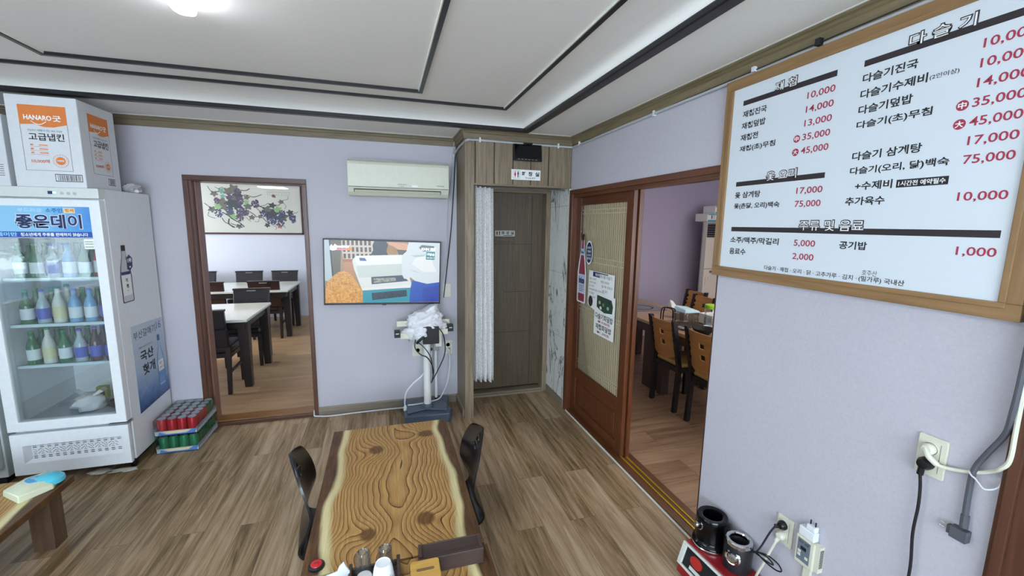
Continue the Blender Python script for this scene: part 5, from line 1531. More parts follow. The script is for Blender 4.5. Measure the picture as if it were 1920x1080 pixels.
sg = thing('toilet_sign', 'white toilet sign with red and blue figures on the wood header', 'sign', (1.152, YF, 2.104))
GF = FB(1.025, YF - .001, 2.062)
mb = MB(); mb.fbox(GF, 0, .255, 0, .083, 0, .005, m_pwhite); mb.build('plate', sg, bevel=.001)
G2 = FB(1.025, YF - .006, 2.062)
mb = MB()
for a, b, c, d in ((.014, .074, .010, .0118), (.014, .074, .0712, .073), (.014, .0158, .010, .073), (.0722, .074, .010, .073)): mb.fbox(G2, a, b, c, d, 0, .0006, m_pnavy)
mb.build('border', sg)
def figure(mb, fr, cx, cy, s, m, skirt):
    mb.disc(fr, cx, cy + .024 * s, .0042 * s, .0042 * s, .0006, m, 12)
    if skirt: mb.flat(fr, [(cx - .009 * s, cy - .006 * s), (cx + .009 * s, cy - .006 * s), (cx + .005 * s, cy + .018 * s), (cx - .005 * s, cy + .018 * s)], .0006, m); mb.fbox(fr, cx - .0035 * s, cx + .0035 * s, cy - .022 * s, cy - .006 * s, 0, .0006, m)
    else: mb.flat(fr, [(cx - .004 * s, cy - .006 * s), (cx + .004 * s, cy - .006 * s), (cx + .008 * s, cy + .018 * s), (cx - .008 * s, cy + .018 * s)], .0006, m); mb.fbox(fr, cx - .004 * s, cx + .004 * s, cy - .022 * s, cy - .006 * s, 0, .0006, m)
mb = MB(); figure(mb, G2, .032, .041, 1, mat('sign_red', '#c22f3c', .5), True); mb.build('woman_figure', sg)
mb = MB(); figure(mb, G2, .057, .041, 1, m_pnavy, False); mb.build('man_figure', sg)
for s, u in (('화', .088), ('장', .147), ('실', .207)): MB().text(s, G2, u, .032, u + .037, .068, m_pblack, bold=.035).build('lettering', sg)
mb = MB(); mb.text('TOILET', G2, .120, .011, .210, .022, m_pblack, bold=.01); mb.build('lettering', sg)
s2 = thing('door_sign', 'small grey toilet sign with black figures on the alcove door', 'sign', (1.125, YA + .08, 1.607))
D2 = FB(1.028, YA + .0845, 1.578)
mb = MB(); mb.fbox(D2, 0, .200, 0, .056, 0, .002, mat('sign_grey', '#b9b3aa', .5)); mb.build('plate', s2)
D3 = FB(1.028, YA + .0825, 1.578)
mb = MB(); figure(mb, D3, .020, .028, .85, m_pblack, True); figure(mb, D3, .045, .028, .85, m_pblack, False); mb.build('figures', s2)
for s, u in (('화', .066), ('장', .112), ('실', .158)): MB().text(s, D3, u, .018, u + .030, .048, m_pblack, bold=.03).build('lettering', s2)
mb = MB(); mb.fbox(D3, .085, .175, .006, .011, 0, .0005, m_pblack); mb.build('underline', s2)
mo = thing('security_monitor', 'small black monitor mounted on the wood header above the toilet sign', 'monitor', (1.156, YF, 2.21))
MFr = Frame((1.156, YF - .035, 2.280), (1, 0, 0), Vector((0, .16, 1)).normalized(), Vector((0, -1, .16)).normalized())
mb = MB(); mb.fbox(MFr, -.122, .122, -.068, .068, -.018, .0, m_blackp); mb.build('case', mo, bevel=.004)
mb = MB(); mb.fbox(MFr, -.112, .112, -.050, .060, 0, .0012, mat('dark_screen', '#0c0d10', .12)); mb.build('screen', mo)
mb = MB()
for k in range(6): mb.fbox(MFr, -.090 + k * .030, -.072 + k * .030, -.061, -.056, 0, .002, m_steel)
mb.build('buttons', mo)
mb = MB(); mb.box(1.12, 1.19, YF - .03, YF, 2.24, 2.32, m_blackp); mb.box(1.12, 1.19, YF - .05, YF, 2.345, 2.355, m_blackp); mb.build('bracket', mo)

# ------------------------------------------------------------------ SLIDING DOORS (one behind the other)
m_paper = mat('lattice_paper', '#a89a7b', .8); m_slat = mat('lattice_slat', '#dfd2b6', .7)
def sliding(label, x, y0, y1, group):
    o = thing('sliding_door', label, 'door', (x + .015, (y0 + y1) / 2, .024), group)
    th = .030; z0, z1 = .026, 1.945; sw_ = .085
    for ya, yb in ((y0, y0 + sw_), (y1 - sw_, y1)):
        mb = MB(); mb.box(x, x + th, ya, yb, z0, z1, m_doorwood); mb.build('stile', o, bevel=.003)
    for za, zb in ((z1 - .085, z1), (.345, .440), (z0, z0 + .085)):
        mb = MB(); mb.box(x, x + th, y0 + sw_, y1 - sw_, za, zb, m_doorwood_y); mb.build('rail', o, bevel=.003)
    mb = MB(); mb.box(x + .010, x + .022, y0 + sw_, y1 - sw_, z0 + .08, .35, m_doorwood); mb.box(x + .005, x + .024, y0 + sw_ + .035, y1 - sw_ - .035, z0 + .115, .315, m_doorwood); mb.build('lower_panel', o, bevel=.006)
    mb = MB(); mb.box(x + .006, x + .010, y0 + sw_, y1 - sw_, .44, z1 - .085, glass('reeded_glass', '#fcfcfa', .03, .15, .10)); mb.build('glass_pane', o)
    mb = MB(); mb.box(x + .020, x + .023, y0 + sw_, y1 - sw_, .44, z1 - .085, m_paper)
    n = 24; wy = y1 - y0 - 2 * sw_
    for k in range(1, n):
        y = y0 + sw_ + wy * k / n; mb.box(x + .013, x + .020, y - .0042, y + .0042, .44, z1 - .085, m_slat)
    for z in (.50, .525, .98, 1.01, 1.40, 1.44, 1.79, 1.82): mb.box(x + .0115, x + .018, y0 + sw_, y1 - sw_, z - .004, z + .004, m_slat)
    mb.build('lattice', o)
    mb = MB(); mb.box(x - .002, x + .001, y0 + .03, y0 + .05, .86, 1.02, m_frame); mb.build('finger_pull', o)
    return o
sliding('front brown sliding door with reeded glass and pasted posters', 1.606, 2.53, 3.405, 'brown sliding doors')
sliding('rear brown sliding door hidden behind the poster door, only its dark edge showing', 1.642, 2.515, 3.40, 'brown sliding doors')
# posters on the sliding door
DF = FR(1.606, 3.405, 0)     # u measured from the far edge
def du(y): return 3.405 - y
bt = thing('bottle_cutout', 'pink bottle shaped sticker with navy tag on the sliding door glass', 'sticker', (1.606, 3.25, 1.33))
mb = MB()
cx = du(3.265); z0, h, w = 1.052, .558, .118
pts = [(-.5, .02), (-.44, 0), (.44, 0), (.5, .02), (.5, .42), (.40, .56), (.20, .74), (.16, .93), (-.16, .93), (-.20, .74), (-.40, .56), (-.5, .42)]
mb.flat(DF, [(cx + x * (w + .045), z0 - .012 + y * (h + .045)) for x, y in pts], .0010, m_pwhite)
mb.disc(DF, cx + .118, 1.475, .062, .098, .0008, m_pwhite, 26); mb.build('white_outline', bt)
m_rose = vgrad('rose_bottle', [(0.0, '#54182b'), (.12, '#c24a5c'), (.2, '#a2364c'), (.4, '#5e1c2e')], 'Y', .06, 8.0, .25)
mb = MB(); mb.flat(DF, [(cx + x * w, z0 + y * h) for x, y in pts], .0016, mat('rose_glass', '#9a3a50', .3, vary=.2, scale=12)); mb.fbox(DF, cx - .024, cx + .024, z0 + .93 * h, z0 + h + .012, .0004, .0018, mat('bottle_crown', '#3c1a20', .4)); mb.build('bottle_picture', bt)
mb = MB(); mb.fbox(DF, cx - .034, cx + .034, 1.445, 1.500, .0012, .0022, mat('rose_label', '#c9d3ea', .4)); mb.text('Inice', FR(1.6038, 3.405, 0), cx - .026, 1.46, cx + .028, 1.485, m_pnavy, bold=.03); mb.build('neck_label_picture', bt)
mb = MB(); mb.fbox(DF, cx - .057, cx + .057, 1.12, 1.285, .0012, .0022, mat('rose_label', '#c9d3ea', .4))
mb.text('Inice', FR(1.6038, 3.405, 0), cx - .050, 1.205, cx + .050, 1.265, m_pnavy, bold=.05)
for k in range(4): mb.fbox(DF, cx - .045, cx + .045 - .015 * (k % 2), 1.185 - k * .015, 1.189 - k * .015, .0022, .0026, m_pnavy)
mb.build('label_picture', bt)
mb = MB(); mb.disc(DF, cx + .118, 1.475, .050, .084, .0018, m_pnavy, 26)
for s, v in (('신선한', 1.505), ('가을엔', 1.475), ('오디와', 1.445), ('함께', 1.418)): mb.text(s, FR(1.604, 3.405, 0), cx + .085, v, cx + .150, v + .020, m_pwhite, bold=.02)
mb.build('tag_picture', bt)
os_ = thing('origin_sheet', 'white ingredient origin sheet with navy heading on the sliding door', 'notice', (1.606, 2.92, 1.19))
f3 = FR(1.604, 3.405, 0)
mb = MB(); mb.flat(f3, [(du(3.135), 1.050), (du(3.055), 1.030), (du(3.0), 1.020), (du(2.725), 1.03), (du(2.722), 1.335), (du(3.130), 1.335)], .0002, m_pwhite); mb.build('sheet', os_)
mb = MB(); mb.fbox(f3, du(3.06), du(2.82), 1.292, 1.330, .0002, .0006, m_pnavy); mb.text('원산지', f3, du(3.02), 1.300, du(2.95), 1.322, m_pwhite, bold=.03, d=.0010)
mb.fbox(f3, du(2.945), du(2.76), 1.285, 1.322, .0006, .0009, m_pwhite); mb.text('콩나물 다슬기', f3, du(2.94), 1.292, du(2.76), 1.318, m_pblack, d=.0014); mb.build('heading', os_)
mb = MB()
for k, s in enumerate(('쌀밥 : 국내산', '고춧가루 : 국내산', '콩 : 국내산', '배추김치(배추:국내산, 고춧가루:국내산)', '닭 : 국내산', '오리 : 국내산')):
    L_ = .25 if k == 3 else (.11 if len(s) > 7 else .08)
    v = 1.262 - k * .029
    mb.text(s, f3, du(3.115), v, du(3.115) + L_, v + .017, m_pblack)
for k, (s, a, l) in enumerate((('재첩 국내산', 2.93, .13), ('밀가루 호주산', 2.91, .16), ('낙지 중국', 2.90, .08))): mb.text(s, f3, du(a), 1.255 - k * .034, du(a) + l, 1.276 - k * .034, m_pblack)
mb.build('lettering', os_)
mb = MB(); mb.disc(f3, du(3.085), 1.085, .040, .045, .0006, mat('dish_picture', '#3a2f2c', .5, vary=.5, scale=60), 10); mb.build('dish_picture', os_)
dsn = thing('dish_poster', 'white dish poster with a food photo and red prices under the origin sheet', 'notice', (1.606, 2.85, .98))
mb = MB(); mb.flat(f3, [(du(3.010), .838), (du(2.700), .838), (du(2.697), 1.17), (du(3.008), 1.17)], .0010, m_pwhite); mb.build('sheet', dsn)
mb = MB(); m_dish = mat('green_dish_picture', '#2f4a38', .4, vary=.9, scale=45)
mb.flat(f3, [(du(2.975), 1.060), (du(2.93), 1.045), (du(2.85), 1.030), (du(2.735), 1.045), (du(2.725), 1.10), (du(2.75), 1.145), (du(2.975), 1.155)], .0014, m_dish)
for k, (a, z, c) in enumerate(((2.93, 1.10, '#a7ab98'), (2.87, 1.09, '#6f8a6a'), (2.80, 1.075, '#8fb8ac'), (2.78, 1.12, '#3a3550'), (2.91, 1.06, '#d9ddd8'))): mb.disc(f3, du(a), z, .018, .014, .0018, mat('dish_bit_%s' % ('leaf', 'herb', 'jade', 'shell', 'rice')[k], c, .5), 10)
mb.build('food_photo', dsn)
mb = MB(); mb.text('다슬기회덮밥', f3, du(2.990), .968, du(2.72), 1.015, m_pblack, bold=.02, d=.0016); mb.text('재첩회덮밥', f3, du(2.980), .885, du(2.735), .930, m_pblack, bold=.02, d=.0016); mb.build('dish_name', dsn)
mb = MB(); mb.text('₩14,000원', f3, du(2.945), .938, du(2.76), .962, m_pred, bold=.015, d=.0016); mb.text('₩1 ,000원', f3, du(2.955), .852, du(2.765), .876, m_pred, bold=.015, d=.0016); mb.build('price', dsn)

# ------------------------------------------------------------------ RIGHT WALL sockets, cords, controller
o1 = socket_plate('wall_socket', 'double socket on the right wall under the menu board, white and black plugs in it', FR(XR, .775, 1.022), .072, .124, 2)
pf = Frame((XR - .008, .779, 1.045), (0, -1, 0), (0, 0, 1), (-1, 0, 0))
mb = MB(); mb.lathe([(.017, 0), (.0175, .012), (.012, .020), (0, .021)], None, m_ivory, 18, pf); mb.tube([(XR - .02, .785, 1.05), (XR - .03, .770, 1.03), (XR - .024, .750, 1.012)], .008, m_ivory, 10)
mb.tube([(XR - .024, .752, 1.013), (XR - .018, .738, 1.010), (XR - .012, .700, 1.020), (XR - .010, .669, 1.034), (XR - .014, .64, 1.055), (XR - .030, .619, 1.078), (XR - .030, .606, 1.11), (XR - .030, .606, 1.20), (XR - .030, .607, 1.40), (XR - .03, .607, 1.9)], .0055, m_ivory, 8)
tag(mb.build('cable', org=(XR - .02, .76, 1.04)), 'ivory plug and cord from the upper outlet to the brown door casing', 'cord')
pf = Frame((XR - .008, .779, .999), (0, -1, 0), (0, 0, 1), (-1, 0, 0))
mb = MB(); mb.lathe([(.019, 0), (.0195, .016), (.014, .028), (0, .030)], None, m_blackp, 18, pf); mb.tube([(XR - .026, .782, .992), (XR - .026, .784, .962)], .0085, m_blackp, 10, False)
mb.tube([(XR - .026, .784, .965), (XR - .022, .780, .92), (XR - .020, .778, .855), (XR - .022, .779, .765), (XR - .02, .772, .62), (XR - .03, .785, .40), (XR - .03, .80, .15), (XR - .04, .83, .008), (XR - .1, .95, .008)], .0043, m_cb, 8)
tag(mb.build('cable', org=(XR - .02, .779, .98)), 'black plug and cord hanging down from the lower outlet on the right wall', 'cord')
mb = MB()
mb.tube([(XR - .035, .612, 1.9), (XR - .035, .612, 1.5), (XR - .034, .613, 1.319), (XR - .034, .616, 1.232), (XR - .022, .626, 1.17), (XR - .014, .655, 1.099), (XR - .014, .674, 1.041), (XR - .014, .677, .975), (XR - .014, .675, .885)], .0072, m_cgd, 10)
mb.tube([(XR - .014, .675, .90), (XR - .014, .674, .862)], .0095, m_cgd, 10, False)
mb.box(XR - .027, XR - .004, .660, .697, .822, .856, m_cgd); mb.box(XR - .023, XR - .008, .696, .706, .827, .852, m_cgd)
for z in (.845, .833): mb.tube([(XR - .015, .705, z), (XR - .017, .724, z + .004)], .0018, m_chrome, 8, False)
tag(mb.build('hanging_cord', org=(XR - .02, .675, .9), bevel=.004), 'thick dark grey cord with unplugged plug hanging beside the brown door casing', 'cord')
mb = MB(); mb.tube([(XR - .022, .681, 1.032), (XR - .028, .672, 1.026), (XR - .028, .664, 1.022), (XR - .03, .655, 1.015), (XR - .03, .64, 1.005), (XR - .015, .622, 1.02), (XR - .01, .618, 1.06)], .0022, m_cw, 6)
tag(mb.build('cable_tie', org=(XR - .02, .668, 1.03)), 'white wire tie where the grey and ivory cords cross', 'cable tie')
socket_plate('wall_socket', 'low double socket on the right wall above the stove', FR(XR, 1.199, .452), .072, .122, 2)
pf = Frame((XR - .008, 1.203, .475), (0, -1, 0), (0, 0, 1), (-1, 0, 0))
mb = MB(); mb.lathe([(.019, 0), (.0195, .012), (.012, .024), (0, .026)], None, m_blackp, 18, pf); mb.tube([(XR - .022, 1.205, .470), (XR - .035, 1.222, .462)], .008, m_blackp, 10, False)
mb.tube([(XR - .033, 1.219, .464), (XR - .04, 1.236, .42), (XR - .045, 1.262, .34), (XR - .045, 1.28, .30), (XR - .035, 1.30, .275), (XR - .022, 1.325, .25), (XR - .010, 1.36, .21)], .004, mat('navy_cable', '#2a2c3e', .45), 8)
mb.tube([(XR - .045, 1.275, .298), (XR - .04, 1.235, .315), (XR - .04, 1.185, .318), (XR - .04, 1.165, .300), (XR - .042, 1.19, .285), (XR - .046, 1.24, .285), (XR - .04, 1.28, .285), (XR - .02, 1.32, .262)], .003, m_cb, 8)
mb.tube([(XR - .046, 1.285, .295), (XR - .044, 1.23, .310), (XR - .044, 1.20, .300), (XR - .046, 1.23, .292), (XR - .04, 1.29, .280)], .003, m_cb, 8)
tag(mb.build('lamp_cord', org=(XR - .02, 1.2, .47)), 'dark cord with a tied loop from the low socket to the grey pot', 'cord')
pf = Frame((XR - .008, 1.203, .429), (0, -1, 0), (0, 0, 1), (-1, 0, 0))
mb = MB(); mb.lathe([(.018, 0), (.0185, .014), (.012, .024), (0, .025)], None, m_ivory, 18, pf); mb.tube([(XR - .022, 1.204, .424), (XR - .030, 1.212, .40)], .0085, m_ivory, 10, False)
mb.tube([(XR - .029, 1.210, .405), (XR - .034, 1.222, .36), (XR - .04, 1.250, .26), (XR - .04, 1.275, .18), (XR - .03, 1.29, .08), (XR - .03, 1.29, .02)], .0055, m_ivory, 8)
tag(mb.build('ivory_cord', org=(XR - .02, 1.2, .43)), 'ivory plug and cord hanging from the low socket down beside the stove', 'cord')
ct = thing('boiler_controller', 'ivory boiler controller with grey keypad on the right wall', 'controller', (XR, 1.093, .445))
CF = FR(XR, 1.130, .384)
mb = MB(); mb.fbox(CF, 0, .074, 0, .118, 0, .030, m_ivory); mb.build('case', ct, bevel=.004)
mb = MB(); mb.fbox(CF, .074, .092, .010, .118, 0, .024, m_ivory)
for k in range(15): mb.fbox(CF, .0915, .0925, .030 + k * .0052, .033 + k * .0052, .003, .021, m_dark)
mb.build('side_vent', ct)
CK = FR(XR - .030, 1.130, .384)
mb = MB(); mb.fbox(CK, .010, .060, .018, .108, 0, .0015, mat('keypad_grey', '#6c7683', .4)); mb.build('keypad', ct)
mb = MB(); mb.fbox(CK, .024, .046, .066, .080, .0015, .0024, m_dark); mb.build('display', ct)
mb = MB(); mb.text('온수 난방', CK, .015, .092, .055, .102, m_pblack, bold=.02, d=.002); mb.build('lettering', ct)
for u, v in ((.014, .050), (.014, .036), (.044, .036)):
    mb = MB(); mb.fbox(CK, u, u + .012, v, v + .011, .0015, .004, m_ivory); mb.build('key', ct, bevel=.001)
mb = MB(); mb.fbox(CF, .030, .058, -.40 + .016, .0, .0, .014, m_ivory); mb.build('trunking', ct, bevel=.001)
ch = thing('phone_charger', 'white plug charger lying on top of the boiler controller', 'charger', (XR - .02, 1.095, .505))
mb = MB(); mb.fbox(CF, .006, .068, .120, .158, .002, .030, m_white); mb.fbox(CF, .030, .066, .158, .180, .004, .026, m_white); cc = mb.build('body', ch, bevel=.004)
mb = MB()
for u in (.038, .058): mb.tube([CF.p(u, .180, .014), CF.p(u, .197, .014)], .0025, m_dark, 8, False)
mb.build('prong', ch)

# ------------------------------------------------------------------ red stove/scale and the two pots
KO = Vector((1.402, 1.475, 0)); KZ = .125
kx = Vector((.148, .130, 0)).normalized(); ky = Vector((-kx.y, kx.x, 0))
ks = thing('dial_scale', 'red box scale with white framed dark window, on the floor by the right wall', 'scale', (1.45, 1.45, 0))
# front (window) edge runs along the wall direction, body behind it towards the wall
m_redp = mat('scale_red', '#8f1d22', .35)
def kp(a, b, z):   # a along Y away from the camera, b towards the wall
    return Vector((1.262 + .0 + b, 1.60 - a, z))
q = [(1.268, 1.30), (1.555, 1.30), (1.555, 1.60), (1.385, 1.60)]
A, D_ = Vector((1.343, 1.554, .062)), Vector((1.378, 1.556, .168))
B_, Cc_ = A + Vector((.008, -.34, 0)), D_ + Vector((.022, -.34, 0))
def qf(u, v, d=0.0):
    p = A.lerp(B_, u).lerp(D_.lerp(Cc_, u), v)
    nn = (B_ - A).cross(D_ - A).normalized()
    if nn.x > 0: nn = -nn
    return p + nn * d
def qquad(mb, u0, u1, v0, v1, d0, d1, m):
    lo = [qf(u0, v0, d0), qf(u1, v0, d0), qf(u1, v1, d0), qf(u0, v1, d0)]; hi = [qf(u0, v0, d1), qf(u1, v0, d1), qf(u1, v1, d1), qf(u0, v1, d1)]
    mb.hexa(lo, hi, m)
mb = MB(); mb.hexa([Vector((1.349, 1.212, .015)), Vector((1.556, 1.212, .015)), Vector((1.556, 1.555, .015)), Vector((1.340, 1.555, .015))],
                [Vector((1.409, 1.212, .171)), Vector((1.556, 1.212, .171)), Vector((1.556, 1.556, .171)), Vector((1.387, 1.556, .171))], m_redp)
mb.build('body', ks, bevel=.005)
mb = MB()
for x in (1.375, 1.535):
    for y in (1.24, 1.53): mb.lathe([(.014, 0), (.014, .016)], (x, y, 0), m_blackp, 12)
mb.build('foot', ks)
mb = MB(); mf = mat('scale_white_frame', '#d8d9d2', .35)
qquad(mb, 0, 1, 0, .10, -.01, .006, mf); qquad(mb, 0, 1, .90, 1, -.01, .006, mf); qquad(mb, 0, .07, .1, .9, -.01, .006, mf); qquad(mb, .93, 1, .1, .9, -.01, .006, mf); mb.build('window_frame', ks, bevel=.003)
mb = MB(); qquad(mb, .05, .95, .08, .92, -.02, -.004, mat('scale_window', '#23282a', .1)); mb.build('window', ks)
mb = MB()
pts = [qf(.28 + .11 * math.cos(a), .56 + .22 * math.sin(a), -.0030) for a in [2 * PI * k / 24 for k in range(24)]]
mb.face(pts, mat('scale_dial_red', '#b5302a', .35)); qquad(mb, .2, .9, .16, .30, -.004, -.0025, mf)
mb.build('dial', ks)

def pot(name, label, x, y, z, prof, m, ringm, knob_dir, kz, lip=None):
    o = thing(name, label, 'pot', (x, y, z))
    mb = MB(); mb.lathe(prof, (x, y, z), m, 36, closed=False); mb.build('body', o)
    if lip:
        mb = MB(); mb.lathe(lip, (x, y, z), ringm, 36, closed=False); mb.build('rim_ring', o)
    d = Vector((math.cos(knob_dir), math.sin(knob_dir), .15)).normalized(); up = Vector((0, 0, 1)); u = up.cross(d).normalized(); v = d.cross(u)
    return o, d, u, v
kx_, ky_ = 1.484, 1.503
PZ = .172
o, d, u, v = pot('black_pot', 'glossy black open cylinder pot with chrome knob on the red scale', kx_, ky_, PZ,
    [(.082, 0), (.084, .004), (.084, .014), (.081, .022), (.073, .028), (.069, .034), (.068, .120), (.071, .130), (.071, .144), (.066, .152), (.050, .152), (.044, .148), (.041, .120), (.041, .04), (0, .04)], mat('gloss_black', '#08080a', .14, spec=.35, vary=.01), None, PI - .12, .1)
mb = MB(); mb.lathe([(.0855, .0015), (.0865, .004), (.0865, .010), (.0845, .012)], (kx_, ky_, PZ), m_chrome, 36, closed=False); mb.build('base_ring', o)
kf = Frame(Vector((kx_, ky_, PZ + .098)) + d * .065, u, v, d)
mb = MB(); mb.lathe([(.024, -.006), (.0245, .002), (.021, .004)], None, m_chrome, 24, kf, closed=False); mb.build('knob_plate', o)
mb = MB(); mb.lathe([(.012, .0), (.014, .012), (.0145, .020), (.011, .026), (0, .028)], None, m_chrome, 20, kf); mb.build('knob', o)
gx, gy = 1.498, 1.354
o, d, u, v = pot('grey_pot', 'dark grey open cylinder pot with chrome rim and knob, in front of the black pot', gx, gy, PZ,
    [(.060, 0), (.060, .110), (.054, .122), (.040, .122), (.037, .116), (.037, .03), (0, .03)], mat('gunmetal', '#2b2c2f', .3, .35), None, PI + .42, .06)
mb = MB(); mb.lathe([(.0545, .112), (.056, .116), (.056, .132), (.052, .136), (.042, .136), (.0385, .132), (.0385, .10)], (gx, gy, PZ), m_chrome, 36, closed=False); mb.build('rim_ring', o)
kf = Frame(Vector((gx, gy, PZ + .062)) + d * .056, u, v, d)
mb = MB(); mb.lathe([(.032, -.010), (.034, .003), (.028, .007), (.020, .004)], None, m_chrome, 28, kf, closed=False); mb.build('knob_plate', o)
mb = MB(); mb.lathe([(.019, .0), (.021, .012), (.017, .019), (0, .021)], None, m_chrome, 22, kf); mb.build('knob', o)
mb = MB(); mb.tube([(1.455, 1.572, PZ + .08), (1.470, 1.600, .20), (1.510, 1.625, .215), (1.545, 1.640, .20), (1.556, 1.645, .13), (1.554, 1.64, .06), (1.54, 1.625, .006)], .004, m_cb, 8); tag(mb.build('pot_cord', org=(1.5, 1.63, .2)), 'short black cord behind the glossy black pot', 'cord')

# ------------------------------------------------------------------ LED ceiling lamp
m_led = emit('led_white', '#f2f6ff', 38.0)
lp = thing('led_ceiling_light', 'long white LED tube light on the ceiling', 'light', (-.672, 1.37, ZU))
mb = MB(); mb.box(-.708, -.640, .78, 1.985, ZU - .022, ZU, m_white); mb.build('housing', lp, bevel=.004)
mb = MB(); pf_ = Frame((-.674, 0, ZU - .022), (1, 0, 0), (0, 1, 0), (0, 0, -1))
mb.prism(pf_, rrect(-.036, .036, .78, 2.0, .034), 0, .034, m_led); mb.build('diffuser', lp, bevel=.008)
mb = MB(); mb.lathe([(.055, 0), (.055, .010), (.048, .016), (0, .016)], None, m_offwhite, 28, Frame((-.575, 1.86, ZU), (1, 0, 0), (0, -1, 0), (0, 0, -1)))
tag(mb.build('ceiling_rosette', org=(-.575, 1.86, ZU)), 'small round white ceiling cover beside the LED light', 'cover')

# ------------------------------------------------------------------ LEFT ROOM: marble-topped tables, leather chairs, grape painting
m_mtop = mat('cream_marble_top', '#d9dcd2', .12, vary=.05, scale=5)
m_espresso = mat('espresso_wood', '#1d1614', .35)
def dining_table(label, x1, y0, y1, ln, yi=.10):
    cx, cy = x1 - ln / 2, (y0 + y1) / 2
    t = thing('dining_table', label, 'table', (cx, cy, 0), 'marble topped tables in the left room')
    mb = MB(); mb.box(x1 - ln, x1, y0, y1, .693, .722, m_mtop); mb.build('tabletop', t, bevel=.006)
    mb = MB(); mb.box(x1 - ln + .03, x1 - .03, y0 + .03, y1 - .03, .62, .680, m_espresso); mb.box(x1 - ln + .012, x1 - .012, y0 + .012, y1 - .012, .676, .693, m_espresso); mb.build('apron', t, bevel=.003)
    for sx in (x1 - .060, x1 - ln + .060):
        for sy in (y0 + yi, y1 - .10):
            a, b = .050, .034
            mb = MB(); mb.hexa([Vector((sx + i * b + .012 * (1 if sx > cx else -1), sy + j * b, 0)) for i, j in ((-1, -1), (1, -1), (1, 1), (-1, 1))], [Vector((sx + i * a, sy + j * a, .68)) for i, j in ((-1, -1), (1, -1), (1, 1), (-1, 1))], m_espresso); mb.build('leg', t, bevel=.003)
    return t
dining_table('nearer marble topped dining table with dark legs in the left room', -1.325, 4.70, 5.66, 1.45)
dining_table('farther marble topped dining table in the left room under the grape painting', -1.330, 6.62, 7.62, 1.55, .21)
m_leab = mat('black_leather', '#17161a', .3, bump=.15, scale=30); m_leabr = mat('brown_leather', '#33201c', .35, bump=.15, scale=30)
def leather_chair(leather, label, group):
    """origin on the floor, seat faces +Y, back at y<0"""
    o = thing('leather_dining_chair', label, 'chair', (0, 0, 0), group)
    mb = MB(); mb.box(-.200, .200, -.02, .40, .40, .465, leather); mb.build('seat', o, org=(0, 0, 0), bevel=.022, seg=3)
    mb = MB(); mb.box(-.195, .195, -.015, .39, .355, .40, m_espresso); mb.build('seat_frame', o, org=(0, 0, 0), bevel=.003)
    sl = lambda z: -.02 - .10 * max(0, (z - .40) / .46)
    mb = MB()
    for z0, z1 in ((.47, .66), (.66, .845)):
        mb.hexa([Vector((-.195, sl(z0) - .032, z0)), Vector((.195, sl(z0) - .032, z0)), Vector((.195, sl(z0) + .014, z0)), Vector((-.195, sl(z0) + .014, z0))], [Vector((-.20, sl(z1) - .032, z1)), Vector((.20, sl(z1) - .032, z1)), Vector((.20, sl(z1) + .014, z1)), Vector((-.20, sl(z1) + .014, z1))], leather)
    bk = mb.build('backrest', o, org=(0, 0, 0), bevel=.010, seg=3)
    mb = MB(); y = sl(.845); mb.box(-.205, .205, y - .038, y + .018, .838, .858, m_espresso); mb.build('top_rail', o, org=(0, 0, 0), bevel=.003)
    mb = MB(); mb.box(-.05, .05, y - .0395, y - .036, .822, .836, m_steel); mb.box(-.05, .05, y + .016, y + .0195, .822, .836, m_steel); mb.build('grip', o, org=(0, 0, 0), bevel=.002)
    for sx in (-.178, .178):
        mb = MB(); mb.hexa([Vector((sx + i * .016, .355 + j * .016, 0)) for i, j in ((-1, -1), (1, -1), (1, 1), (-1, 1))], [Vector((sx + i * .020, .355 + j * .020, .36)) for i, j in ((-1, -1), (1, -1), (1, 1), (-1, 1))], m_espresso); mb.build('leg', o, org=(0, 0, 0))
        mb = MB(); mb.hexa([Vector((sx + i * .016, -.070 + j * .016, 0)) for i, j in ((-1, -1), (1, -1), (1, 1), (-1, 1))], [Vector((sx + i * .020, -.022 + j * .022, .48)) for i, j in ((-1, -1), (1, -1), (1, 1), (-1, 1))], m_espresso); mb.build('leg', o, org=(0, 0, 0))
        mb = MB(); mb.box(sx - .009, sx + .009, -.05, .35, .20, .225, m_espresso); mb.build('stretcher', o, org=(0, 0, 0))
    return o
GL = 'leather dining chairs in the left room'
cb_ = leather_chair(m_leab, 'black leather chair with its back to the doorway, in front of the nearer table', GL); cb_.location = (-1.665, 4.67, 0)
cbr = leather_chair(m_leabr, 'brown leather chair at the right end of the farther table front side', GL); cbr.location = (-1.640, 6.80, 0)
dup(cb_, (-1.60, 5.83, 0), PI, 'black leather chair facing the doorway behind the nearer table', GL)
dup(cbr, (-2.325, 6.78, 0), 0, 'brown leather chair at the left of the farther table front side', GL)
dup(cb_, (-1.635, 7.90, 0), PI, 'black leather chair behind the farther table, nearest the right end', GL)
dup(cb_, (-2.175, 7.92, 0), PI, 'black leather chair behind the farther table, second from the right end', GL)
dup(cb_, (-2.865, 7.95, 0), PI, 'black leather chair behind the farther table beside the door jamb', GL)
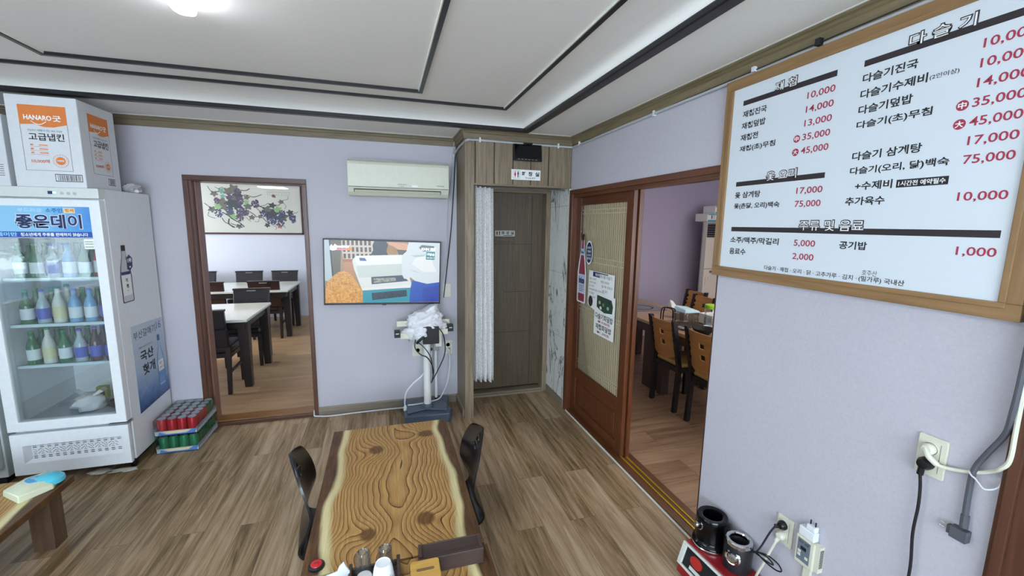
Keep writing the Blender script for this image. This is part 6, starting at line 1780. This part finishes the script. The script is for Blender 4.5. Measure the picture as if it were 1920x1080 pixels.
# grape painting
pn = thing('grape_painting', 'framed ink painting of grape vines on the far wall of the left room', 'painting', (-2.15, 8.3, 1.466))
px0, px1, pz0, pz1 = -2.960, -1.345, 1.458, 2.318
PFm = FB(px0, 8.3, pz0); pw, ph = px1 - px0, pz1 - pz0
mb = MB(); mfr = MATS['espresso_wood']; mfr2 = wood('mahogany_frame', '#4a2a1e', '#2e1912', axis=0, scale=3, stretch=12)
for a, b, c, d in ((0, pw, 0, .028), (0, pw, ph - .028, ph), (0, .028, 0, ph), (pw - .028, pw, 0, ph)): mb.fbox(PFm, a, b, c, d, 0, .032, mfr2)
mb.build('frame', pn, bevel=.003)
mb = MB(); mb.fbox(PFm, .02, pw - .02, .02, ph - .02, 0, .012, mat('painting_paper', '#eceee5', .6, vary=.02, scale=8)); mb.build('paper', pn)
mb = MB(); mb.fbox(PFm, .027, pw - .027, .027, ph - .027, .020, .022, glass('picture_glass', '#fdfdfc', .03)); mb.build('glass_pane', pn)
PA = FB(px0, 8.3 - .012, pz0)
def pp(cx, cy): return (.03 + (cx - 60) / 1650 * (pw - .06), ph - .03 - (cy - 75) / 810 * (ph - .06))
inks = [mat('ink_grey', '#6d7468', .8, vary=.3), mat('ink_dark', '#3c4346', .8, vary=.3), mat('ink_brown', '#7b7668', .8, vary=.3)]
grp = [mat('grape_navy', '#343e63', .7, vary=.3), mat('grape_purple', '#4b4262', .7, vary=.3), mat('grape_blue', '#49567f', .7, vary=.3), mat('grape_plum', '#614c68', .7, vary=.3)]
grn = [mat('leaf_lime', '#9fcf86', .7), mat('leaf_teal', '#7fb9a0', .7)]
rnd = random.Random(21)
leaves, grapes, vines = MB(), MB(), MB()
_d = [0.0005]
def leaf(mb, cx, cy, r, m):
    u, v = pp(cx, cy); s = r / 1650 * pw; a0 = rnd.uniform(0, 6); _d[0] += .0000045
    pts = [(u + s * (1 + .28 * math.sin(5 * a + a0)) * math.cos(a), v + s * .85 * (1 + .28 * math.sin(5 * a + a0)) * math.sin(a)) for a in [2 * PI * k / 22 for k in range(22)]]
    mb.flat(PA, pts, _d[0], m)
def bunch(cx, cy, r, n, ms):
    for k in range(n):
        a, q = rnd.uniform(0, 2 * PI), math.sqrt(rnd.random()) * r
        u, v = pp(cx + q * math.cos(a), cy + q * 1.1 * math.sin(a)); _d[0] += .0000035
        s = 11 / 1650 * pw
        grapes.disc(PA, u, v, s, s, _d[0] + .0006, rnd.choice(ms), 9)
for cx, cy, r, k in ((640, 330, 95, 0), (640, 150, 75, 2), (700, 240, 70, 1), (560, 200, 70, 2), (450, 380, 85, 2), (600, 400, 95, 1), (680, 420, 80, 1), (340, 240, 52, 2), (290, 500, 55, 0), (840, 290, 42, 2), (850, 440, 60, 0), (560, 560, 60, 0), (690, 780, 45, 0), (900, 625, 45, 2), (1030, 610, 35, 2), (1240, 415, 52, 1), (1150, 490, 70, 0), (1240, 560, 85, 1), (1400, 620, 75, 0), (1390, 350, 40, 0), (1525, 530, 50, 1), (1140, 755, 40, 1), (1180, 580, 60, 1), (480, 460, 60, 2)):
    leaf(leaves, cx, cy, r, inks[k])
for cx, cy, r, k in ((450, 190, 50, 1), (470, 280, 38, 1), (830, 365, 42, 0), (380, 450, 50, 0), (610, 620, 50, 0), (1330, 480, 58, 0)): leaf(leaves, cx, cy, r, grn[k])
leaf(leaves, 1345, 775, 38, mat('leaf_red', '#d9806c', .7)); leaf(leaves, 1270, 250, 30, mat('bird_brown', '#8a6a58', .7)); leaf(leaves, 1290, 268, 18, mat('bird_brown', '#8a6a58', .7))
N_, P_ = [grp[0], grp[2]], [grp[1], grp[3]]
for cx, cy, r, n, ms in ((390, 560, 62, 60, N_), (560, 510, 60, 55, N_), (730, 340, 65, 60, P_), (570, 280, 50, 40, P_), (970, 390, 62, 60, P_), (700, 190, 45, 34, P_), (740, 530, 75, 80, [grp[0], grp[1]]), (800, 540, 55, 45, P_), (710, 630, 60, 55, P_), (375, 355, 45, 34, P_), (1090, 550, 55, 50, N_), (1220, 660, 80, 85, N_), (1350, 690, 80, 85, N_), (1390, 560, 60, 55, N_), (1560, 610, 55, 50, N_), (1580, 680, 30, 18, N_)):
    bunch(cx, cy, r, n, ms)
def vine(pts, r=.006, m=inks[1]):
    P = [PA.p(*pp(*p), .0012) for p in pts]; vines.tube(P, r, m, 5)
for pts, r in (([(250, 120), (280, 180), (330, 230), (420, 200)], .004), ([(360, 130), (420, 160), (470, 130), (520, 180)], .004), ([(740, 170), (800, 175), (850, 170), (895, 140)], .007), ([(760, 260), (840, 250), (950, 280), (1080, 235)], .005), ([(180, 400), (240, 450), (290, 500)], .005), ([(240, 540), (220, 600), (260, 630), (330, 650)], .004),
               ([(430, 640), (470, 710), (540, 750), (590, 800)], .006), ([(450, 550), (520, 590), (600, 660), (700, 720), (770, 790)], .008), ([(540, 650), (530, 740), (620, 800)], .010), ([(560, 730), (640, 760), (720, 770)], .006), ([(900, 390), (960, 440), (1040, 520)], .005), ([(1030, 430), (1080, 450), (1110, 480)], .008), ([(860, 520), (930, 570), (980, 620)], .006), ([(1070, 620), (1110, 670), (1150, 710)], .006),
               ([(1430, 320), (1500, 300), (1510, 250)], .003), ([(1430, 370), (1465, 420), (1440, 470)], .003), ([(1430, 570), (1500, 590), (1530, 580)], .008), ([(1590, 540), (1640, 530), (1655, 510)], .004), ([(1040, 430), (1130, 410), (1170, 380), (1200, 400)], .004), ([(1240, 760), (1290, 790), (1270, 830)], .003), ([(800, 620), (840, 660), (880, 690)], .003), ([(940, 690), (990, 700), (1010, 660)], .003), ([(1400, 760), (1440, 800)], .003), ([(1280, 400), (1350, 410), (1360, 380)], .005)):
    vine(pts, r)
for k in range(13):
    for j in range(2):
        if j == 1 and k in (2, 3, 4, 7): continue
        x, y = 1178 + k * 29, 190 + j * 40
        u, v = pp(x + rnd.uniform(-3, 3), y + rnd.uniform(-6, 6)); s = .007
        vines.flat(PA, [(u - s * .5, v - s), (u + s * .2, v - s * .6), (u + s * .6, v + s), (u - s * .3, v + s * .7)], .0010, inks[1])
leaves.build('leaves_picture', pn); grapes.build('grapes_picture', pn); vines.build('vines_picture', pn)

# unseen ceiling lights added to brighten the left and right rooms
def room_light(label, x, y, power):
    o = thing('added_ceiling_light', label, 'light', (x, y, 2.5))
    mb = MB(); mb.prism(Frame((x, y, 2.5), (1, 0, 0), (0, 1, 0), (0, 0, -1)), rrect(-.30, .30, -.30, .30, .04), 0, .05, m_white); mb.build('housing', o, bevel=.004)
    mb = MB(); mb.prism(Frame((x, y, 2.45), (1, 0, 0), (0, 1, 0), (0, 0, -1)), rrect(-.27, .27, -.27, .27, .04), 0, .012, emit('added_light_panel', '#fff3e4', power)); mb.build('diffuser', o)
room_light('unseen square white ceiling light added to brighten the left dining room', -2.4, 5.4, 19.0)
room_light('unseen square white ceiling light added to brighten the right dining room', 3.4, 3.3, 42.0)

# ------------------------------------------------------------------ RIGHT ROOM
m_ttop = wood('ash_table_top', '#b59a78', '#94795a', axis=1, scale=3.0, stretch=14, rough=.35)
m_tleg = wood('dark_walnut_leg', '#4a3a30', '#2f241e', axis=2, scale=3.0, stretch=12)
for y0, y1, lb in ((3.585, 5.00, 'farther wood grill table with a dark cooktop in the right room'), (2.155, 3.570, 'nearer wood table with water bottle and glasses in the right room')):
    t = thing('grill_table', lb, 'table', (2.955, (y0 + y1) / 2, 0), 'wood tables in the right room')
    mb = MB(); mb.box(2.60, 3.31, y0, y1, .690, .722, m_ttop); mb.build('tabletop', t, bevel=.004)
    mb = MB(); mb.box(2.625, 3.285, y0 + .03, y1 - .03, .60, .690, m_tleg); mb.build('apron', t, bevel=.003)
    for x in (2.69, 3.22):
        for y, yl in ((y0 + .04, .20), (y1 - .24, .20)) if y0 > 3 else ((y0 + .04, .20), (y1 - .08, .07)):
            mb = MB(); mb.box(x - .045, x + .045, y, y + yl, 0, .60, m_tleg); mb.build('leg', t, bevel=.004)
    if y0 > 3:
        mb = MB(); mb.box(2.74, 3.17, 4.16, 4.62, .722, .726, mat('cooktop_grey', '#6d6c70', .2)); ctp = mb.build('cooktop', t)
        mb = MB(); mb.lathe([(.15, .7262), (.15, .7268), (.135, .7268), (.135, .7262)], (2.955, 4.39, 0), m_dark, 36, closed=False); mb.build('burner_ring', ctp)
m_ply = wood('honey_plywood', '#b9854e', '#9c6a38', axis=1, scale=3.0, stretch=10, rough=.35); m_tan = mat('tan_vinyl', '#b08d54', .35, bump=.1)
m_frm = mat('black_chair_frame', '#131214', .35)
def grill_chair(label, group):
    """origin on floor under the back posts' middle, seat faces +X, width along Y"""
    o = thing('plywood_back_chair', label, 'chair', (0, 0, 0), group)
    pst_ = lambda z: -.005 - .085 * max(0, (z - .42) / .43)
    for sy in (-1, 1):
        mb = MB(); y = sy * .172
        zs = [0, .42, .64, .862]
        for a, b in zip(zs[:-1], zs[1:]):
            mb.hexa([Vector((pst_(a) - .02 + (-.02 * (1 - a / .42) if a < .42 else 0), y - .017, a)), Vector((pst_(a) + .02 + (-.02 * (1 - a / .42) if a < .42 else 0), y - .017, a)), Vector((pst_(a) + .02 + (-.02 * (1 - a / .42) if a < .42 else 0), y + .017, a)), Vector((pst_(a) - .02 + (-.02 * (1 - a / .42) if a < .42 else 0), y + .017, a))],
                    [Vector((pst_(b) - .02, y - .017, b)), Vector((pst_(b) + .02, y - .017, b)), Vector((pst_(b) + .02, y + .017, b)), Vector((pst_(b) - .02, y + .017, b))], m_frm)
        mb.build('back_post', o, org=(0, 0, 0))
        mb = MB(); mb.box(.345, .380, y - .017, y + .017, 0, .41, m_frm); mb.build('front_leg', o, org=(0, 0, 0))
        mb = MB(); mb.box(-.01, .37, y - .014, y + .014, .375, .42, m_frm); mb.build('side_rail', o, org=(0, 0, 0))
    mb = MB(); mb.box(.345, .378, -.165, .165, .375, .42, m_frm); mb.build('cross_rail', o, org=(0, 0, 0))
    mb = MB(); mb.box(-.02, .015, -.165, .165, .375, .42, m_frm); mb.build('cross_rail', o, org=(0, 0, 0))
    mb = MB(); mb.box(.0, .395, -.185, .185, .42, .462, m_tan); mb.build('seat', o, org=(0, 0, 0), bevel=.018, seg=3)
    ys = [-.166, -.140, -.115, -.045, -.018, .012, .055, .100, .140, .166]
    zz = [.535, .560, .590, .612, .640, .660, .690, .712, .740, .762, .795, .815, .845]
    def keep(i, j):
        hole = (3 <= i <= 4) and (j in (3, 4) or j in (7, 8)) 
        notch = (i in (0, 8)) and j in (2, 5, 7, 9)
        return not hole and not notch
    def fn(u, v, d):
        return Vector((pst_(v) - .004 - .030 * (1 - (u / .17) ** 2) + d, u, v - (.05 * (1 - (u / .17) ** 2) if v < .55 else (.025 * (1 - (u / .17) ** 2) if v < .57 else 0)) + (0)))
    mb = MB(); mb.grid(ys, zz, keep, fn, .013, m_ply); mb.build('backrest', o, org=(0, 0, 0))
    for z in (.60, .675, .725, .778):
        for sy in (-1, 1):
            mb = MB(); mb.box(pst_(z) - .012, pst_(z) + .010, sy * .155 - .017, sy * .155 + .017, z - .010, z + .010, m_frm); mb.build('bracket', o, org=(0, 0, 0))
    return o
GC = 'plywood back chairs around the right room tables'
gc = grill_chair('plywood back chair seen whole at the near side of the right room table', GC); gc.location = (2.545, 3.288, 0)
dup(gc, (2.545, 2.770, 0), 0, 'plywood back chair half hidden by the right wall edge', GC)
dup(gc, (3.86, 4.61, 0), PI, 'plywood back chair on the far side of the table, in front of the lilac wall', GC)
dup(gc, (3.66, 4.23, 0), PI, 'plywood back chair on the far side of the table, in front of the standing cooler', GC)

# standing air conditioner
sa = thing('standing_air_conditioner', 'tall cream standing air conditioner in the right room corner', 'air conditioner', (4.62, 5.28, 0))
m_cream = mat('cream_panel', '#ddd6c8', .35); m_side = mat('grey_side_panel', '#a9a9a6', .4)
mb = MB(); mb.prism(FT(0, 0, 0), [(4.405, 5.12), (4.435, 5.085), (4.95, 5.085), (5.01, 5.13), (5.01, 5.46), (4.70, 5.46), (4.48, 5.22)], 0, 1.775, m_side); mb.build('cabinet', sa, bevel=.008)
SA = FB(4.435, 5.085, 0)
mb = MB(); mb.fbox(SA, .0, .51, 1.10, 1.545, 0, .012, m_cream); mb.build('upper_panel', sa, bevel=.004)
mb = MB(); mb.fbox(SA, .0, .51, .03, 1.088, 0, .012, m_cream); lpn = mb.build('lower_panel', sa, bevel=.004)
mb = MB(); mb.fbox(SA, .10, .40, 1.035, 1.070, .012, .016, m_steel); mb.build('control_strip', lpn)
mb = MB(); mb.lathe([(.035, 0), (.036, .01), (.026, .012), (.025, .004)], None, m_cream, 20, Frame(SA.p(.06, .95, .012), SA.u, SA.v, SA.n), closed=False); mb.fbox(SA, .028, .092, .86, .95, .012, .022, m_cream); mb.build('holder', lpn)
mb = MB(); mb.fbox(SA, .02, .50, 1.555, 1.745, -.0, .004, m_dark)
mb.build('outlet_opening', sa)
for k in range(6):
    mb = MB(); mb.fbox(SA, .02, .50, 1.572 + k * .031, 1.580 + k * .031, .002, .016, m_steel); mb.build('louver', sa)
m_teal = mat('pack_teal', '#4fb0c4', .4)
for k, (x0, x1, y0, y1, z0, h, lb) in enumerate(((4.47, 4.74, 5.12, 5.38, 1.775, .115, 'lower white and teal tissue pack on the standing air conditioner'), (4.60, 4.86, 5.13, 5.38, 1.890, .115, 'upper white and teal tissue pack on the standing air conditioner'))):
    o = thing('tissue_bundle', lb, 'tissue pack', ((x0 + x1) / 2, (y0 + y1) / 2, z0), 'tissue packs on the standing air conditioner')
    mb = MB(); mb.box(x0, x1, y0, y1, z0, z0 + h, m_pwhite); mb.build('pack', o, bevel=.012, seg=3)
    mb = MB(); f = FB(x0, y0 - .001, z0); mb.fbox(f, .008, x1 - x0 - .008, .0, .026, 0, .001, m_teal); mb.fbox(f, .008, x1 - x0 - .008, h - .022, h - .006, 0, .001, m_teal); mb.fbox(f, .06, .085, .04, .09, 0, .0012, m_steel); mb.fbox(f, .10, .12, .045, .055, 0, .0012, m_steel); mb.fbox(f, .10, .12, .072, .085, 0, .0012, m_steel); mb.build('printed_band', o)
# things on the right room table
TT = .722
rk = thing('wire_holder', 'dark wire holder beside the glasses on the right room table', 'holder', (2.80, 3.72, TT))
m_wire = mat('bronze_wire', '#2e211c', .3, .7)
for dx in (0, .03):
    mb = MB(); mb.tube([(2.77 + dx, 3.74, TT), (2.77 + dx, 3.735, TT + .10), (2.785 + dx, 3.72, TT + .135), (2.84 + dx, 3.68, TT + .130), (2.86 + dx, 3.665, TT + .10), (2.86 + dx, 3.66, TT)], .006, m_wire, 8); mb.build('wire_loop', rk)
m_gl2 = glass('table_glass', '#f8fbfb', .14, .03)
for k, (x, y, lb) in enumerate(((2.86, 3.60, 'leftmost'), (2.90, 3.51, 'middle'), (2.945, 3.43, 'rightmost'))):
    tumbler('table_tumbler', f'{lb} of the three upside-down glasses on the right room table', x, y, TT + .014, .034, .095, m_gl2, 'upside-down glasses on the right room table')
tb = MB(); tb.lathe([(.135, 0), (.14, .004), (.145, .014), (.138, .014), (.13, .006), (0, .006)], (2.91, 3.46, TT), mat('tray_brown', '#3b2a22', .4), 30, closed=False); tag(tb.build('round_tray', org=(2.91, 3.46, TT)), 'dark round tray under the three glasses on the right room table', 'tray')
npk = thing('napkin_stack', 'napkins with pale blue cover on the right room table', 'napkins', (3.06, 3.74, TT))
mb = MB(); mb.box(2.97, 3.15, 3.62, 3.82, TT, TT + .085, mat('napkin_brown_case', '#8a7663', .5)); mb.build('case', npk, bevel=.006)
mb = MB(); mb.hexa([Vector((2.96, 3.60, TT + .085)), Vector((3.16, 3.60, TT + .085)), Vector((3.16, 3.84, TT + .085)), Vector((2.96, 3.84, TT + .085))], [Vector((2.98, 3.62, TT + .12)), Vector((3.14, 3.61, TT + .105)), Vector((3.13, 3.80, TT + .12)), Vector((2.99, 3.82, TT + .135))], mat('napkin_blue', '#bfe3f0', .6)); mb.build('cover', npk, bevel=.006)
mb = MB(); mb.hexa([Vector((2.95, 3.80, TT + .10)), Vector((3.02, 3.78, TT + .10)), Vector((3.02, 3.84, TT + .10)), Vector((2.95, 3.86, TT + .10))], [Vector((2.95, 3.84, TT + .19)), Vector((2.97, 3.82, TT + .18)), Vector((3.0, 3.85, TT + .15)), Vector((2.96, 3.87, TT + .19))], m_pwhite); mb.build('napkin', npk)
wb = thing('water_bottle', 'clear water bottle with lime green lid on the right room table', 'bottle', (3.00, 3.29, TT))
mb = MB(); mb.lathe([(.052, 0), (.056, .006), (.056, .12), (.054, .128), (.056, .136), (.056, .185), (.050, .20)], (3.00, 3.29, TT), m_gl2, 26, closed=False); mb.build('body', wb)
mb = MB(); mb.lathe([(.054, .196), (.058, .20), (.058, .232), (.052, .238), (0, .238)], (3.00, 3.29, TT), mat('lime_lid', '#9fd733', .35), 26); mb.build('lid', wb)
mb = MB(); mb.lathe([(.050, .006), (.050, .11), (0, .11)], (3.00, 3.29, TT), glass('water_tint', '#e9f4f8', .08), 24); mb.build('water', wb)
bw = MB(); bw.lathe([(.055, 0), (.06, .006), (.098, .05), (.102, .056), (.096, .056), (.055, .010), (0, .010)], (2.79, 3.135, TT), m_dark, 30, closed=False); tag(bw.build('black_bowl', org=(2.79, 3.135, TT)), 'black bowl near the edge of the right room table', 'bowl')
pl_ = MB(); pl_.lathe([(.05, 0), (.085, .012), (.088, .014), (.05, .006), (0, .006)], (2.765, 3.33, TT), mat('steel_dish', '#c9ccce', .2, .8), 26, closed=False); tag(pl_.build('steel_dish', org=(2.765, 3.33, TT)), 'small steel dish between the black bowl and the glasses', 'dish')
wx = MB(); wx.box(3.10, 3.29, 3.30, 3.56, TT, TT + .10, m_pwhite); tag(wx.build('white_box', org=(3.2, 3.43, TT), bevel=.004), 'white carton behind the water bottle on the right room table', 'box')
for k, (x, y, lb) in enumerate(((3.03, 3.16, 'white paper cup right of the water bottle'), (2.93, 3.22, 'low white tub in front of the water bottle'))):
    mb = MB(); r, h = ((.038, .085), (.050, .045))[k]
    mb.lathe([(r * .8, 0), (r, h), (r * .96, h), (r * .76, .004), (0, .004)], (x, y, TT), m_pwhite, 22, closed=False); tag(mb.build(('paper_cup', 'white_tub')[k], org=(x, y, TT)), lb, ('cup', 'tub')[k])

# ------------------------------------------------------------------ OUTSIDE the left window (seen mirrored in the fridge glass)
mb = MB(); mb.box(-16, XL - .15, -12, 9, -.35, -.05, mat('pavement_grey', '#77767a', .8)); S('ground_outside', mb)
def tree(name, label, x, y, h, r, m, seed, trunk=True):
    o = thing(name, label, 'tree', (x, y, -.05), 'greenery outside the side window')
    rn = random.Random(seed)
    mb = MB(); mb.tube([(x, y, -.05), (x + .05, y, h * .35), (x + .02, y + .03, h * .6)], .06, mat('bark', '#5a4636', .8), 8); mb.build('trunk', o)
    mb = MB()
    for k in range(2200):
        a, b, q = rn.uniform(0, 2 * PI), rn.uniform(-1, 1), rn.random() ** .4 * r
        c = Vector((x + q * math.cos(a) * math.sqrt(1 - b * b), y + q * math.sin(a) * math.sqrt(1 - b * b), h * .72 + q * b * .9))
        d = Vector((rn.uniform(-1, 1), rn.uniform(-1, 1), rn.uniform(-.6, .6))).normalized(); e = d.orthogonal().normalized(); s = rn.uniform(.08, .16)
        mb.face([c - d * s, c + e * s * .45, c + d * s, c - e * s * .45], m)
    mb.build('foliage', o)
tree('garden_tree', 'bright green tree outside the side window', -6.6, -4.3, 2.6, 1.15, mat('leaf_bright', '#6d9438', .6, vary=.4, scale=6), 1)
tree('garden_tree', 'dark green tree outside the side window beyond the pink shrub', -9.6, -5.6, 3.7, 2.0, mat('leaf_dark', '#34502c', .6, vary=.4, scale=6), 2)
tree('garden_tree', 'dark green tree outside the side window behind the car', -8.0, -9.2, 3.7, 2.0, mat('leaf_dark', '#34502c', .6, vary=.4, scale=6), 3)
tree('pink_shrub', 'pink flowering shrub outside the side window', -6.5, -6.6, 1.7, .65, mat('petal_pink', '#c8707e', .6, vary=.3, scale=6), 4)
tree('garden_tree', 'dark green tree outside the side window furthest from the house front', -10.5, -1.2, 3.7, 2.0, MATS['leaf_dark'], 6)
car = thing('parked_car', 'grey parked car outside the side window', 'car', (-4.6, -3.1, -.05))
mcar = mat('car_paint', '#8fa0b2', .15, .5, coat=.6)
cs = Frame((0, 0, 0), (0, 1, 0), (0, 0, 1), (1, 0, 0))
bodyp = [(-5.2, .20), (-1.1, .20), (-1.05, .55), (-1.25, .78), (-2.1, .92), (-5.0, .95), (-5.25, .70)]
mb = MB(); mb.prism(cs, bodyp, -5.3, -3.85, mcar); mb.build('body', car, bevel=.06, seg=3)
mb = MB(); mb.prism(cs, [(-4.8, .93), (-2.2, .90), (-2.8, 1.32), (-4.2, 1.36)], -5.18, -3.97, mat('car_window', '#20262c', .08)); mb.build('cabin', car, bevel=.05, seg=3)
for y in (-4.4, -1.75):
    for x in (-5.24, -3.92):
        mb = MB(); mb.lathe([(.10, -.08), (.31, -.09), (.31, .09), (.10, .08)], None, m_dark, 22, Frame((x, y, .26), (0, 1, 0), (0, 0, 1), (1, 0, 0))); mb.build('wheel', car)

if _fc.users == 0 or True:
    bpy.data.objects.remove(_fo); bpy.data.curves.remove(_fc)
